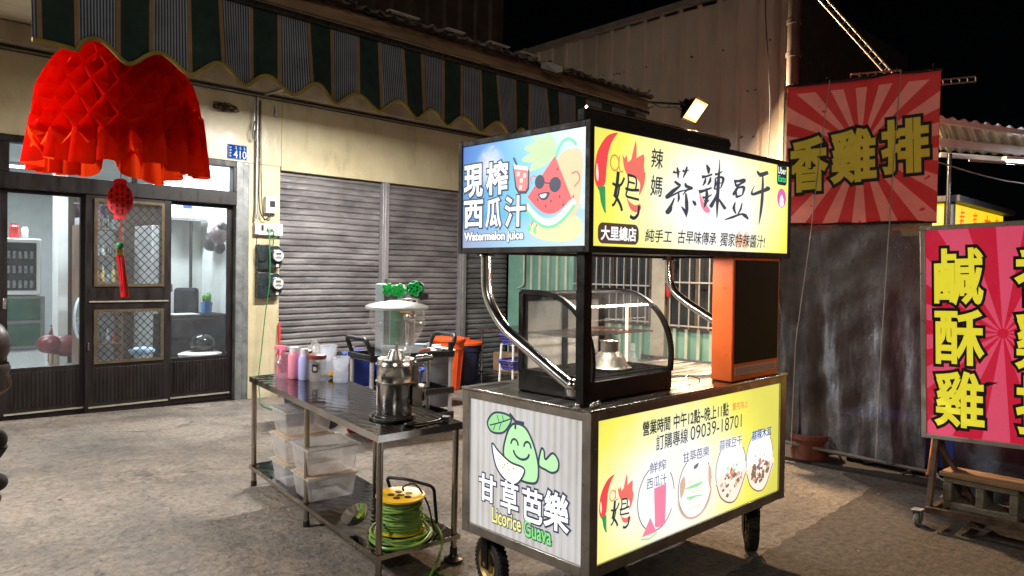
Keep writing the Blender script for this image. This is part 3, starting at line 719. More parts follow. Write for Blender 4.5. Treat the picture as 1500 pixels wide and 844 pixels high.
s = MB(); s.lathe([(.075, 0), (.075, .38), (.04, .46), (.025, .5)], (2.82, 12.3, .125), 16, closed=True); s.build('cylinder', pm('dim_red', (.1, .012, .012), .5), t)
s = MB(); s.bar((2.78, 12.3, .64), (2.9, 12.3, .7), .02); s.tube([(2.84, 12.3, .66), (2.95, 12.25, .55), (2.93, 12.25, .3)], .012, 6); s.build('hose', black_pl, t)
# ================================================================== AWNING
AY = 4.0
awn = thing('awning', 'striped fabric awning with scalloped edge along the shop front', 'awning', (3, AY, 3.0))
roof_m = pm('weathered_roof_sheet', (.22, .2, .18), .55, .2, .4, 3, .15)
x = -2.
def sheet(mb, x0, x1, ya, za, yb, zb, period, depth, n=1):
    prof = []; t = x0
    while t < x1:
        for f, h in ((0, 0), (.3, 0), (.5, 1), (.8, 1)):
            if t+f*period <= x1: prof.append((t+f*period, h*depth))
        t += period
    for j in range(n):
        y0_, y1_ = ya+(yb-ya)*j/n, ya+(yb-ya)*(j+1)/n; z0_, z1_ = za+(zb-za)*j/n, za+(zb-za)*(j+1)/n
        A = [mb.bm.verts.new((a, y0_+random.uniform(-.02, .02)*(j == 0), z0_+h)) for a, h in prof]; B = [mb.bm.verts.new((a, y1_, z1_+h)) for a, h in prof]
        for i in range(len(prof)-1): mb.bm.faces.new((A[i], A[i+1], B[i+1], B[i]))
s = MB(); sheet(s, -2, 5.62, 3.9, 3.135, 8.1, 3.86, .1, .022); s.build('roof_sheet', roof_m, awn, smooth=False, solid=.004)
s = MB(); s.grid(lambda u, v: Vector((-2+7.6*u, 4.06+(7.985-4.06)*v, 3.07+(3.735-3.07)*v)), 8, 4); s.build('soffit', soffit_m, awn, solid=.008)
fasc = pm('weathered_timber', (.24, .14, .085), .75, 0, .5, 5, .35, 30, col2=(.4, .28, .18), stretch=(.3, 1, 3))
s = MB(); s.box((-2, 3.97, 3.06), (5.6, 4.03, 3.125)); s.box((-2, 3.955, 3.035), (5.6, 3.98, 3.06)); s.build('fascia_beam', fasc, awn, bevel=.004)
s = MB(); s.cyl((-2, 3.985, 3.01), (5.62, 3.985, 3.01), .022, 12); s.build('valance_rail', dark_steel, awn)
s = MB()
for k in range(6):
    xx = .9+k*.93; s.bar((xx, 4.05, 3.05), (xx, 7.98, 3.70), .05, .035)
s.bar((3.9, 7.98, 3.5), (3.83, 6.6, 3.45), .03); s.bar((3.83, 6.6, 3.47), (3.83, 6.0, 3.36), .025)
s.build('rafter', galv, awn)
# ragged clear sheets and clips along the roof edge
s = MB()
for k in range(46):
    xx = -.2+k*.126+random.uniform(-.03, .03); s.bar((xx, 3.9, 3.16), (xx+random.uniform(-.02, .02), 3.87+random.uniform(-.02, .02), 3.13+random.uniform(-.03, .05)), .008)
s.tube(spline([(x_*.4-.4, 3.93, 3.13+random.uniform(-.012, .012)) for x_ in range(16)], 4, False), .008, 6)
s.build('roof_clips', dark_steel, awn)
for k in range(9):
    s = MB(); a = 1.4+k*.42+random.uniform(-.1, .1); s.box((a, 3.86, 3.160), (a+random.uniform(.15, .3), 3.9, 3.166)); s.build('pale_strip', pm('pale_plastic_strip', (.5, .5, .48), .4), awn)
# valance: scallop period .2915 with lows at 1.814, stripe period .342 with grey centres at 1.775
dark_f = pm('dark_green_canvas', (.012, .035, .03), .8, 0, .25, 8, .1, 90)
def stripe_mat():
    m, nt, o = newmat('pinstripe_canvas')
    b = N(nt, 'ShaderNodeBsdfPrincipled'); nt.links.new(b.outputs[0], o.inputs[0]); b.inputs['Roughness'].default_value = .85
    tc = N(nt, 'ShaderNodeTexCoord'); wv = N(nt, 'ShaderNodeTexWave', wave_type='BANDS', bands_direction='X'); wv.inputs['Scale'].default_value = 22; wv.inputs['Distortion'].default_value = 0
    nt.links.new(tc.outputs['Object'], wv.inputs['Vector'])
    r = ramp(nt, wv.outputs['Fac'], [(.25, (.04, .055, .1)), (.55, (.14, .17, .23)), (.85, (.38, .43, .5))])
    n = noise(nt, 5, 4); d = ramp(nt, n.outputs['Fac'], [(.3, (.65, .65, .65)), (.6, (1, 1, 1))])
    mu = N(nt, 'ShaderNodeMix', data_type='RGBA', blend_type='MULTIPLY'); mu.inputs[0].default_value = 1
    nt.links.new(r.outputs[0], mu.inputs[6]); nt.links.new(d.outputs[0], mu.inputs[7]); nt.links.new(mu.outputs[2], b.inputs['Base Color'])
    return m
brown_f = pm('brown_stripe_canvas', (.3, .19, .1), .8, 0, .2, 8)
trim_m = pm('olive_piping', (.34, .26, .05), .7, 0, .25, 10)
def vy(x, t): return AY - .012 - .025*math.sin(x*9.1+1.2*math.sin(x*3))*(t**1.2) - .03*t
def vbot(x):
    if x < 1.0: return 2.548+.012*math.sin(x*9)
    ph = (x-1.814)/.2915
    c = .5-.5*math.cos(2*math.pi*ph)
    return 2.545+.088*(c**.8)-.003
def stripe_idx(x):
    k = ((x-1.775+.171) % .342)/.342     # grey centre at .5
    if .2 <= k < .8: return 2 if (k < .265 or k >= .735) else 1
    return 0
edges = []
x = .812
while x < 5.6: edges.append(x); x += .0103
s = MB(); ny = 10
vv = [[s.bm.verts.new((x_, vy(x_, 1-j/ny), vbot(x_)+(3.0-vbot(x_))*j/ny)) for j in range(ny+1)] for x_ in edges]
for i in range(len(edges)-1):
    for j in range(ny):
        f = s.bm.faces.new((vv[i][j], vv[i+1][j], vv[i+1][j+1], vv[i][j+1])); f.material_index = stripe_idx((edges[i]+edges[i+1])/2)
s.build('valance', [dark_f, stripe_mat(), brown_f], awn, solid=.002)
s = MB(); pts = [Vector((x_, vy(x_, 1), vbot(x_))) for x_ in edges[::2]]; s.tube(pts, .011, 6); s.build('piping', trim_m, awn)
# camera-side little white fitting on the roof edge
s = MB(); s.box((4.1, 3.83, 3.09), (4.28, 3.89, 3.13)); s.ball((4.24, 3.86, 3.11), .03, 12); tag(s.build('roof_edge_camera', pm('pale_metal', (.6, .68, .72), .35, .3)), 'small pale camera fixed on the roof edge over the stall', 'camera')

# ================================================================== LANTERN
def paper_mat():
    m, nt, o = newmat('red_tissue_paper')
    d = N(nt, 'ShaderNodeBsdfDiffuse'); t = N(nt, 'ShaderNodeBsdfTranslucent')
    n = noise(nt, 30, 3); r = ramp(nt, n.outputs['Fac'], [(.3, (.55, .008, .006)), (.7, (.75, .012, .008))])
    nt.links.new(r.outputs[0], d.inputs[0]); t.inputs[0].default_value = (.85, .055, .008, 1)
    mx = N(nt, 'ShaderNodeMixShader'); mx.inputs[0].default_value = .6
    nt.links.new(d.outputs[0], mx.inputs[1]); nt.links.new(t.outputs[0], mx.inputs[2]); nt.links.new(mx.outputs[0], o.inputs[0])
    return m
paper = paper_mat()
lc = Vector((1.33, 4.42, 0)); lat = Vector((.712, -.702, 0))
lan = thing('paper_lantern', 'large red honeycomb paper lantern hanging by the striped awning', 'lantern', (lc.x, lc.y, 2.05))
prof = [(2.775, .05), (2.762, .13), (2.732, .205), (2.685, .27), (2.625, .325), (2.555, .368), (2.475, .396), (2.39, .41), (2.305, .42), (2.22, .426), (2.14, .43)]
nseg = 20
def lp_(a, r, z): return Vector((lc.x+r*math.cos(a), lc.y+r*math.sin(a), z))
s = MB(); rows = []
random.seed(5)
for j, (z, r) in enumerate(prof):
    off = .5*(j % 2)
    rows.append([s.bm.verts.new(lp_(2*math.pi*(k+off)/nseg, r*random.uniform(.985, 1.015), z+random.uniform(-.006, .006))) for k in range(nseg)])
s.mi = 0
for j in range(1, len(prof)-1):
    off = j % 2
    for k in range(nseg):
        L_ = rows[j][k]; R_ = rows[j][(k+1) % nseg]
        ta = rows[j-1][(k+1) % nseg] if off else rows[j-1][k]
        ba = rows[j+1][(k+1) % nseg] if off else rows[j+1][k]
        z, r = prof[j]; a = 2*math.pi*(k+.5+.5*off)/nseg
        c = s.bm.verts.new(lp_(a, r*random.uniform(.74, .82), z-.012))
        for p, q in ((L_, ta), (ta, R_), (R_, ba), (ba, L_)): s.bm.faces.new((p, q, c))
s.lathe([(.001, 2.785), (.05, 2.777), (.12, 2.765)], (lc.x, lc.y, 0), 20)
s.build('honeycomb', paper, lan, smooth=False)
s = MB(); na = 240; nz = 14; vv = []
def skirt(a, t):
    latp = math.cos(a-math.atan2(lat.y, lat.x)); lx = .44*latp
    z0 = 2.23+.17*min(1, abs(latp))**3
    zb = 2.075+.006*math.sin(a*7)
    for c_, w_, h_ in ((-.26, .035, .17), (.255, .02, .08)): zb += h_*math.exp(-((lx-c_)/w_)**2)
    zb -= .03*max(0, 1-abs(abs(lx)-.42)/.12); zb -= .035*math.exp(-(lx/.1)**2)
    zb = min(zb, z0-.01)
    z = z0+(zb-z0)*t
    fl = .5+.5*math.cos(a*20)
    r = .418+.04*t - (.07+.03*t)*(fl**1.5) + .004*math.sin(a*53)
    return lp_(a, r, z)
vv = [[s.bm.verts.new(skirt(2*math.pi*i/na, j/nz)) for j in range(nz+1)] for i in range(na)]
for i in range(na):
    for j in range(nz): s.bm.faces.new((vv[i][j], vv[(i+1) % na][j], vv[(i+1) % na][j+1], vv[i][j+1]))
s.build('skirt', paper, lan)
s = MB()
for k in range(14):
    a = 2*math.pi*k/14
    s.grid(lambda u, v, a=a: lp_(a+.12*math.sin(v*9+k)*u, .02+.33*u, 2.70-.12*u-(.46-.08*u)*v), 5, 7)
s.build('inner_fins', paper, lan)
s = MB(); s.cyl((lc.x, lc.y, 2.82), (lc.x, lc.y, 3.12), .003, 6); s.cyl((lc.x+.003, lc.y, 1.4), (lc.x, lc.y, 2.8), .0025, 6); s.build('string', red_pl, lan)
tagm = pm('red_felt_tag', (.62, .02, .03), .7, 0, .2)
s = MB(); fn = lambda u, v, d: Vector((lc.x, lc.y, 0))+lat*(u+.0)+Vector((-.702, -.712, 0))*(d)+Vector((0, 0, v))
out = [(.072*math.cos(R(a)), 1.905+.088*math.sin(R(a))) for a in range(0, 360, 12)]
s.prism(out, fn, 0, .006); s.prism([(-.035, 1.98), (.035, 1.98), (.035, 2.012), (.015, 2.02), (-.015, 2.02), (-.035, 2.012)], fn, 0, .006); s.prism([(-.033, 1.80), (.033, 1.80), (.033, 1.83), (-.033, 1.83)], fn, 0, .006)
tg = s.build('tag', tagm, lan)
pr = Print(lambda u, v, d: fn(u, v, .006+d*.001)); dk = pm('dark_cutout', (.05, .008, .008), .8)
for cx_ in (-.045, -.015, .015, .045):
    for k in range(5 if abs(cx_) < .03 else 4):
        zc = 1.97-.032*k-(.0 if abs(cx_) < .03 else .015)
        for q in range(3): pr.line([(cx_-.009+random.uniform(0, .004), zc+q*.007-.006), (cx_+.009-random.uniform(0, .004), zc+q*.007-.006)], .003, dk)
        pr.line([(cx_, zc-.011), (cx_, zc+.011)], .003, dk)
pr.build('tag_cutwork', tg, False)
s = MB(); s.ball((lc.x, lc.y, 1.655), .02, 12); s.build('bead', pm('jade', (.03, .25, .1), .2), lan)
s = MB(); s.cyl((lc.x, lc.y, 1.6), (lc.x, lc.y, 1.635), .017, 12); s.build('gold_ring', pm('brass', (.7, .45, .12), .25, 1), lan)
s = MB()
for k in range(26):
    a = random.uniform(0, 6.28); r = random.uniform(0, .016)
    p = [Vector((lc.x+r*math.cos(a)+.012*i*.4*(1+.3*math.sin(k)), lc.y+r*math.sin(a), 1.6-.046*i+random.uniform(-.003, .003))) for i in range(6)]
    s.tube(p, .0042, 5)
s.build('tassel', pm('red_silk', (.7, .015, .02), .5), lan)

# ================================================================== FLOOD LAMP
fl = thing('flood_lamp', 'lit halogen flood lamp on an arm over the stall', 'lamp', (6.38, 4.0, 3.1))
nrm = Vector((.12, -.78, -.60)).normalized(); side = nrm.cross(Vector((0, 0, 1))).normalized(); upv = side.cross(nrm)
fc = Vector((6.42, 3.98, 3.16))
def fb(a, b, c): return fc+side*a+upv*b-nrm*c
s = MB()
A = [fb(a, b, 0) for a, b in ((-.17, -.12), (.17, -.12), (.17, .12), (-.17, .12))]; B = [fb(a, b, .1) for a, b in ((-.08, -.05), (.08, -.05), (.08, .05), (-.08, .05))]
va = [s.bm.verts.new(p) for p in A]; vb = [s.bm.verts.new(p) for p in B]
s.bm.faces.new(vb)
for i in range(4): s.bm.faces.new((va[i], va[(i+1) % 4], vb[(i+1) % 4], vb[i]))
for i in range(5): s.bar(fb(-.07+.035*i, -.05, .12), fb(-.07+.035*i, .05, .12), .006, .04)
s.build('housing', black_paint, fl, smooth=False, solid=.004)
s = MB(); s.bm.faces.new([s.bm.verts.new(fb(a, b, .004)) for a, b in ((-.155, -.105), (.155, -.105), (.155, .105), (-.155, .105))]); s.build('reflector', emis('halogen_reflector', (1, .5, .16), 2.6), fl, smooth=False)
s = MB(); s.bm.faces.new([s.bm.verts.new(fb(a, b, .001)) for a, b in ((-.115, -.07), (.115, -.07), (.125, .075), (-.125, .075))]); s.build('lamp_glass', emis('halogen_glow', (1, .78, .5), 40), fl, smooth=False)
s = MB(); s.tube(fillet([fb(-.15, 0, .05), fb(-.16, 0, .14), fb(.16, 0, .14), fb(.15, 0, .05)], .03), .008, 6)
s.tube([(5.58, 4.02, 3.11), (6.3, 4.07, 3.22)], .012, 8); s.tube(spline([(5.6, 4.0, 3.13), (5.9, 4.03, 3.12), (6.2, 4.06, 3.17), (6.32, 4.05, 3.12), (6.25, 4.04, 3.08), (6.3, 4.06, 3.19)], 5, False), .005, 6); s.build('bracket_arm', dark_steel, fl)
L = bpy.data.lights.new('flood_lamp_light', 'AREA'); L.shape = 'RECTANGLE'; L.size = .24; L.size_y = .16; L.energy = 380; L.color = (1, .68, .40)
lo = bpy.data.objects.new('flood_lamp_light', L); COL.objects.link(lo); lo.location = fc+nrm*.03; lo.rotation_euler = nrm.to_track_quat('-Z', 'Y').to_euler()
# lamps under the awning (behind the striped valance)
def under_lamp(p, e, col, lab, axis=(1, 0)):
    t = thing('awning_lamp', lab, 'lamp', p, 0, 'tube lamps under the awning')
    p = Vector(p); d = Vector((axis[0], axis[1], 0))*.6
    s = MB(); s.bar(p-d+Vector((0, 0, .05)), p+d+Vector((0, 0, .05)), .09, .04); s.build('fixture', white_pl, t)
    s = MB(); s.cyl(p-d*.95, p+d*.95, .014, 10); s.build('tube', emis('awning_tube_glow', col, 12), t)
    L = bpy.data.lights.new('awning_light', 'AREA'); L.shape = 'RECTANGLE'; L.size = 1.15; L.size_y = .06; L.energy = e; L.color = col
    lo = bpy.data.objects.new('awning_light', L); COL.objects.link(lo); lo.location = p-Vector((0, 0, .03)); lo.rotation_euler = (0, 0, math.atan2(axis[1], axis[0]))
    return lo
under_lamp((-.9, 4.9, 3.05), 350, (1, .96, .9), 'white tube lamp under the awning above the left shop door')
under_lamp((4.3, 6.3, 3.34), 300, (1, .96, .9), 'white tube lamp under the awning in front of the shutters')

# ================================================================== GREEN SHED
SX = 7.98
shed = thing('corrugated_shed', 'tall shed of pale corrugated sheet with a green lower wall and barred windows', 'shed', (SX, 5.5, 0))
cream_sheet = pm('dusty_cream_sheet', (.42, .38, .31), .5, .1, .2, 2.2, .05, 30, stretch=(1, 1, .35), col2=(.52, .48, .4))
green_sheet = pm('faded_green_sheet', (.16, .36, .29), .5, .1, .25, 3, .05, 30, stretch=(1, 1, .4), col2=(.3, .5, .4))
s = MB(); ribs(s, (SX, 8.13), (SX, 3.84), 1.92, lambda t: 4.9-.022*t, .27, .028, (-1, 0), .72); s.build('upper_wall', cream_sheet, shed, smooth=False)
s = MB()
ribs(s, (SX, 8.13), (SX, 6.82), .0, 1.92, .17, .035, (-1, 0), .5, True)
ribs(s, (SX, 6.82), (SX, 3.84), .0, .88, .17, .035, (-1, 0), .5, True)
s.build('lower_wall', [green_sheet, pm('ridge_cream', (.5, .55, .42), .5, .1, .2, 3)], shed, smooth=False)
s = MB()
s.box((SX-.05, 8.08, 0), (SX+.02, 8.128, 1.92)); s.box((SX-.06, 7.82, 0), (SX-.035, 8.08, 1.9)); s.build('corner_trim', pm('green_trim', (.2, .42, .33), .45, .1, .15), shed, bevel=.003)
s = MB(); s.box((SX-.045, 3.84, 1.9), (SX-.01, 8.08, 1.95)); s.box((SX-.06, 5.3, 0), (SX-.0, 5.5, 1.9)); s.box((SX-.06, 3.8, 0), (SX+.06, 3.86, 4.82)); s.box((SX-.03, 5.3-.82, 1.8), (SX-.005, 5.3, 1.9)); s.box((SX-.03, 3.86, .88), (SX-.005, 4.48, 1.9))
s.build('cream_post', pm('cream_steel', (.52, .47, .36), .45, .1, .15, 5), shed, bevel=.003)
s = MB(); s.box((SX-.08, 3.78, 4.82), (SX+.2, 8.13, 4.9), Matrix.Rotation(R(-1.2), 3, 'X')); s.build('roof_edge_trim', pm('dull_flashing', (.25, .23, .2), .5, .3, .2), shed)
s = MB(); s.box((SX+.05, 3.84, 0), (SX+4, 3.9, 4.8)); s.box((SX+.05, 8.12, 0), (SX+4, 8.18, 4.8)); s.box((SX+3.9, 3.9, 0), (SX+4, 8.12, 4.8)); s.box((SX, 3.84, 4.8), (SX+4, 8.12, 4.85)); s.build('side_wall', pm('shed_dark', (.02, .016, .015), .8), shed)
s = MB()
for k in range(90):
    s.ball((SX-.004, 3.9+random.uniform(0, 4.1), 2.1+.53*random.randrange(5)+random.uniform(-.01, .01)), .011, 6)
s.build('screw_heads', dark_steel, shed)
def swin(y0, y1, z0, z1, n, zc, drk=(.02, .022, .025)):
    s = MB(); w_ = .045
    s.box((SX-.03, y0, z0-w_), (SX+.02, y1, z0)); s.box((SX-.03, y0, z1), (SX+.02, y1, z1+.001+w_)); s.box((SX-.03, y0, z0), (SX+.02, y0+w_, z1)); s.box((SX-.03, y1-w_, z0), (SX+.02, y1, z1)); ym = (y0+y1)/2; s.box((SX-.02, ym-.02, z0), (SX+.02, ym+.02, z1))
    f = s.build('window', pm('brown_window_frame', (.13, .095, .07), .45, .3, .2), shed, bevel=.003)
    s = MB(); s.box((SX-.004, y0+w_, z0), (SX+.002, y1-w_, z1)); s.build('pane', pm('dark_window', (.035, .04, .042), .12, 0, .5, 2), f)
    s = MB()
    for k in range(n): yy = y0+(y1-y0)*(k+.5)/n; s.bar((SX-.07, yy, z0-.01), (SX-.07, yy, z1+.03), .014)
    for zz in (zc, z0+.02, zc+.42): s.bar((SX-.078, y0, zz), (SX-.078, y1, zz), .018)
    s.build('bars', pm('pale_iron_bar', (.55, .52, .47), .45, .4, .15), f)
swin(5.52, 6.80, .92, 1.88, 11, 1.4); swin(4.46, 5.28, .90, 1.78, 6, 1.455)
s = MB(); s.tube(fillet([(SX-.07, 7.78, 1.9), (SX-.07, 7.78, 1.35), (SX-.07, 7.9, 1.3)], .05), .014, 8); tag(s.build('wall_pipe', pm('pale_pvc', (.6, .6, .56), .4)), 'thin pale pipe on the green shed wall near its corner', 'pipe')
s = MB()
for k, (yy, zz, hh) in enumerate(((5.2, 1.7, .2), (5.22, 1.35, .2))): s.ball((SX-.1, yy, zz), .035, 10, .5, 1, 2.6)
s.bar((SX-.1, 5.21, 1.3), (SX-.1, 5.2, 1.85), .004)
tag(s.build('red_charm', pm('charm_red', (.6, .03, .03), .5)), 'red hanging charm on the bars of the shed window', 'charm')
# low steel washing platform at the foot of the shed
t = thing('steel_platform', 'low grey steel wash table along the green shed', 'wash table', (7.3, 4.6, 0))
s = MB(); s.box((6.5, 3.9, .4), (7.9, 5.6, .46)); s.build('top', pm('dull_blue_steel', (.3, .33, .36), .35, .5, .2, 3), t, bevel=.006)
s = MB(); s.box((7.86, 3.9, .46), (7.9, 5.6, .52)); s.build('upstand', brushed, t)
for a, b in ((6.56, 3.96), (7.84, 3.96), (6.56, 5.54), (7.84, 5.54)):
    s = MB(); s.cyl((a, b, .0), (a, b, .4), .022, 10); s.build('leg', brushed, t)
# steel work table by the corner
t = thing('steel_work_table', 'stainless work table in the corner by the shutters', 'table', (7.2, 6.9, 0))
s = MB(); s.box((6.84, 6.1, .735), (7.9, 7.6, .77)); s.build('tabletop', brushed, t, bevel=.004)
for a, b in ((6.88, 6.15), (7.84, 6.15), (6.88, 7.55), (7.84, 7.55)):
    s = MB(); s.cyl((a, b, .0), (a, b, .735), .02, 12); s.build('leg', brushed, t)
s = MB(); s.box((6.84, 6.1, .17), (7.9, 7.6, .19)); s.build('shelf', brushed, t)
s = MB(); s.box((7.15, 6.4, .19), (7.75, 7.3, .6)); s.box((6.95, 6.9, .19), (7.13, 7.4, .45)); tag(s.build('cardboard_boxes', pm('dim_cardboard', (.2, .13, .08), .8, 0, .3), bevel=.01), 'dark cardboard cartons on the lower shelf of the work table', 'cartons')
# purple basket rack
def basket(c, z, lab):
    t = thing('plastic_basket', lab, 'basket', (c[0], c[1], z), R(8), 'purple plastic baskets')
    s = MB()
    def ringp(k, n, a, b, zz):
        th = 2*math.pi*k/n; e = .45
        return Vector((math.copysign(abs(math.cos(th))**e, math.cos(th))*a, math.copysign(abs(math.sin(th))**e, math.sin(th))*b, zz))
    for zz, a in ((.0, .16), (.035, .175), (.07, .19), (.1, .2)):
        s.tube([ringp(k, 28, a, a*.72, zz) for k in range(28)], .009 if zz < .1 else .014, 6, True)
    for k in range(28): s.bar(ringp(k, 28, .16, .115, 0), ringp(k, 28, .2, .144, .1), .012, .006)
    for k in range(-4, 5): s.bar((k*.034, -.11, 0), (k*.034, .11, 0), .01, .005)
    for k in range(-3, 4): s.bar((-.155, k*.032, .001), (.155, k*.032, .001), .01, .005)
    s.build('weave', purple_pl, t, local=True)
BX, BY = 6.3, 6.3
rk = thing('basket_stand', 'white two tier stand holding the purple baskets', 'stand', (BX, BY, 0))
for a in (-1, 1):
    for b in (-1, 1):
        s = MB(); s.cyl((BX+a*.17, BY+b*.12, 0), (BX+a*.15, BY+b*.1, .68), .014, 8); s.build('leg', white_pl, rk)
s = MB()
for zz in (.38, .68):
    s.tube([(BX-.15, BY-.1, zz), (BX+.15, BY-.1, zz), (BX+.15, BY+.1, zz), (BX-.15, BY+.1, zz)], .008, 6, True)
s.build('tier', white_pl, rk)
basket((BX, BY), .695, 'purple plastic basket on the top tier of the white stand'); basket((BX-.02, BY-.02), .395, 'purple plastic basket on the lower tier of the white stand')
# bins along the shutters
def bucket(name, cat, label, x, y, r0_, r1_, h, mat, lid=None, lidmat=None, seg=36, group=None, flute=0):
    t = thing(name, label, cat, (x, y, gh(x, y)), 0, group); z = gh(x, y)
    s = MB(); s.lathe([(.001, .01), (r0_, .0), (r0_+(r1_-r0_)*.8, h*.8), (r0_+(r1_-r0_)*.8+.012, h*.81), (r1_+.006, h*.9), (r1_+.02, h*.97), (r1_+.02, h), (r1_-.004, h), (r1_-.01, h*.9), (r0_-.01, .02), (.001, .02)], (x, y, z), seg)
    for k in range(flute):
        a = 2*math.pi*k/flute; s.bar((x+(r0_+.001)*math.cos(a), y+(r0_+.001)*math.sin(a), z+.02), (x+(r1_-.002)*math.cos(a), y+(r1_-.002)*math.sin(a), z+h*.78), .012, .008)
    s.build('body', mat, t)
    if lid:
        s = MB(); s.lathe([(r1_+.028, h-.02), (r1_+.03, h+.012), (r1_*.85, h+.03), (.05, h+.045), (.001, h+.045)], (x, y, z), seg); s.box((x-.07, y-.015, z+h+.04), (x+.07, y+.015, z+h+.07)); s.build('lid', lidmat, t, bevel=.003)
    return t
bucket('waste_bin', 'bin', 'tall orange plastic bin in front of the shutter', 6.2, 7.45, .155, .2, .66, orange_pl, True, orange_pl, flute=12)
bucket('waste_bin', 'bin', 'dark bin with an orange bag liner beside the orange bin', 6.72, 7.72, .17, .22, .56, navy_pl, True, orange_pl)
bucket('blue_barrel', 'barrel', 'blue plastic barrel with a blue lid behind the trolley', 4.2, 6.5, .17, .22, .62, blue_pl, True, blue_pl)
bucket('blue_bucket', 'bucket', 'glossy blue bucket standing behind the trolley handle', 4.55, 6.25, .19, .24, .5, blue_pl)
bucket('dark_bin', 'bin', 'dark bin lined with a black bag behind the bottles', 3.62, 6.35, .24, .3, .6, navy_pl)
bucket('grey_pail', 'pail', 'dark grey pail with a white plate on top by the orange bin', 5.3, 6.6, .16, .2, .62, pm('grey_pail_plastic', (.1, .1, .11), .5), True, white_pl)
s = MB()
for k in range(30):
    a = 2*math.pi*k/30
s.grid(lambda u, v: Vector((3.62+(.32-.1*v+.02*math.sin(u*80)+.015*math.sin(u*37))*math.cos(u*6.2832), 6.35+(.32-.1*v+.02*math.sin(u*80))*math.sin(u*6.2832), gh(3.6, 6.3)+.45+.18*(1-v)+.05*math.sin(u*41)*(1-v)+.03*math.sin(v*6))), 60, 5)
tag(s.build('black_bag', pm('black_film', (.012, .012, .013), .25, 0, .2)), 'black rubbish bag liner folded over the dark bin', 'bag')
s = MB()
s.grid(lambda u, v: Vector((3.62+(.2*v+.02*math.sin(u*44+v*9))*math.cos(u*6.2832), 6.35+(.2*v+.02*math.sin(u*31+v*5))*math.sin(u*6.2832), gh(3.6, 6.3)+.62+.17*(1-v)**1.3+.03*math.sin(u*25+v*8))), 48, 8)
tag(s.build('clear_bag', clear('clear_film', (.95, .95, .95), .3, bodycol=(.75, .75, .75), grough=.12, fres=1.5)), 'crumpled clear plastic bag on top of the dark bin', 'bag')
# ================================================================== STALL CART
CM = Matrix(((.9997, .0212, -.0108, 2.3464), (-.0211, .9998, .0019, 1.9013), (.0108, -.0017, .9999, .2916), (0, 0, 0, 1)))
cart = thing('food_stall_cart', 'lit snack cart with yellow and blue light box signs on wheels', 'food cart', mat=CM)
CL, CW, CZ = 1.673, .817, .70
s = MB()
for x0, y0 in ((0, 0), (CL-.06, 0), (0, CW-.05), (CL-.06, CW-.05)): s.box((x0, y0, -.002), (x0+.06 if x0 else .05, y0+.05, CZ-.012))
e = .045
s.box((.05, .001, 0), (CL-.06, .045, .05)); s.box((.05, .001, CZ-.05), (CL-.06, .045, CZ-.012)); s.box((.05, CW-.045, 0), (CL-.06, CW-.001, .05)); s.box((.05, CW-.045, CZ-.05), (CL-.06, CW-.001, CZ-.012))
s.box((.001, .05, 0), (.045, CW-.05, .045)); s.box((.001, .05, CZ-.05), (.045, CW-.05, CZ-.012)); s.box((CL-.045, .05, 0), (CL-.001, CW-.05, .045)); s.box((CL-.045, .05, CZ-.05), (CL-.001, CW-.05, CZ-.012))
s.build('base_frame', cartsteel, cart, local=True, bevel=.003)
s = MB(); s.box((.05, .055, -.01), (CL-.05, CW-.05, .0)); s.box((CL-.02, .05, .045), (CL-.012, CW-.05, CZ-.05)); s.box((.05, CW-.03, .05), (CL-.06, CW-.02, CZ-.05)); s.build('base_panel', black_paint, cart, local=True)
s = MB(); s.box((-.006, -.006, CZ-.012), (CL+.006, CW+.006, CZ)); s.build('counter_top', pm('counter_steel', (.42, .4, .38), .22, 1, .15, 3, .04, 30, stretch=(.4, 3, 1), rvar=.1), cart, local=True, bevel=.003)
for x0, y0 in ((.008, .05), (CL-.06, .05)):
    s = MB(); s.box((x0, y0, CZ+.001), (x0+.048, y0+.048, 1.345)); s.build('post', black_paint, cart, local=True, bevel=.004)
s = MB()
for a, b in ((-.01, .075), (.075, .04), (.03, .03)): s.ball((a+.012, b, CZ+.012), .014, 12)
s.lathe([(.045, 0), (.045, .004), (.03, .008)], (.032, .073, CZ), 20); s.build('post_foot', chrome, cart, local=True)
for xx, ytop, rr in ((.03, .687, .025), (1.635, .775, .025)):
    s = MB(); s.tube(fillet([(xx, ytop, 1.36), (xx, ytop-.003, 1.14), (xx, ytop-.12, 1.0), (xx, .135, .78)] if xx < 1 else [(xx, ytop, 1.36), (xx, ytop-.02, 1.15), (xx, ytop-.14, 1.07), (xx, .2, .85), (xx, .13, .8)], .11, 8), rr, 20)
    s.ball((xx, .125, .785), .03, 14); s.lathe([(.04, 0), (.038, .006), (.02, .012)], (xx, ytop, 1.332), 18); s.lathe([(.034, -.015), (.036, .0), (.036, .012)], (xx, .12, .76), 16)
    s.build('curved_tube', chrome, cart, local=True)
s = MB(); s.box((.15, .045, 1.3525), (1.05, .075, 1.3535)); uf = s.build('under_light', white_pl, cart, local=True)
s = MB(); s.cyl((.17, .06, 1.349), (1.03, .06, 1.349), .003, 8); s.build('tube', emis('counter_tube', (1, .9, .78), 8), uf, local=True)
L = bpy.data.lights.new('counter_light', 'AREA'); L.shape = 'RECTANGLE'; L.size = .85; L.size_y = .03; L.energy = 14; L.color = (1, .88, .74)
lo = bpy.data.objects.new('counter_light', L); COL.objects.link(lo); lo.matrix_world = CM @ Matrix.Translation((.6, .30, 1.335))
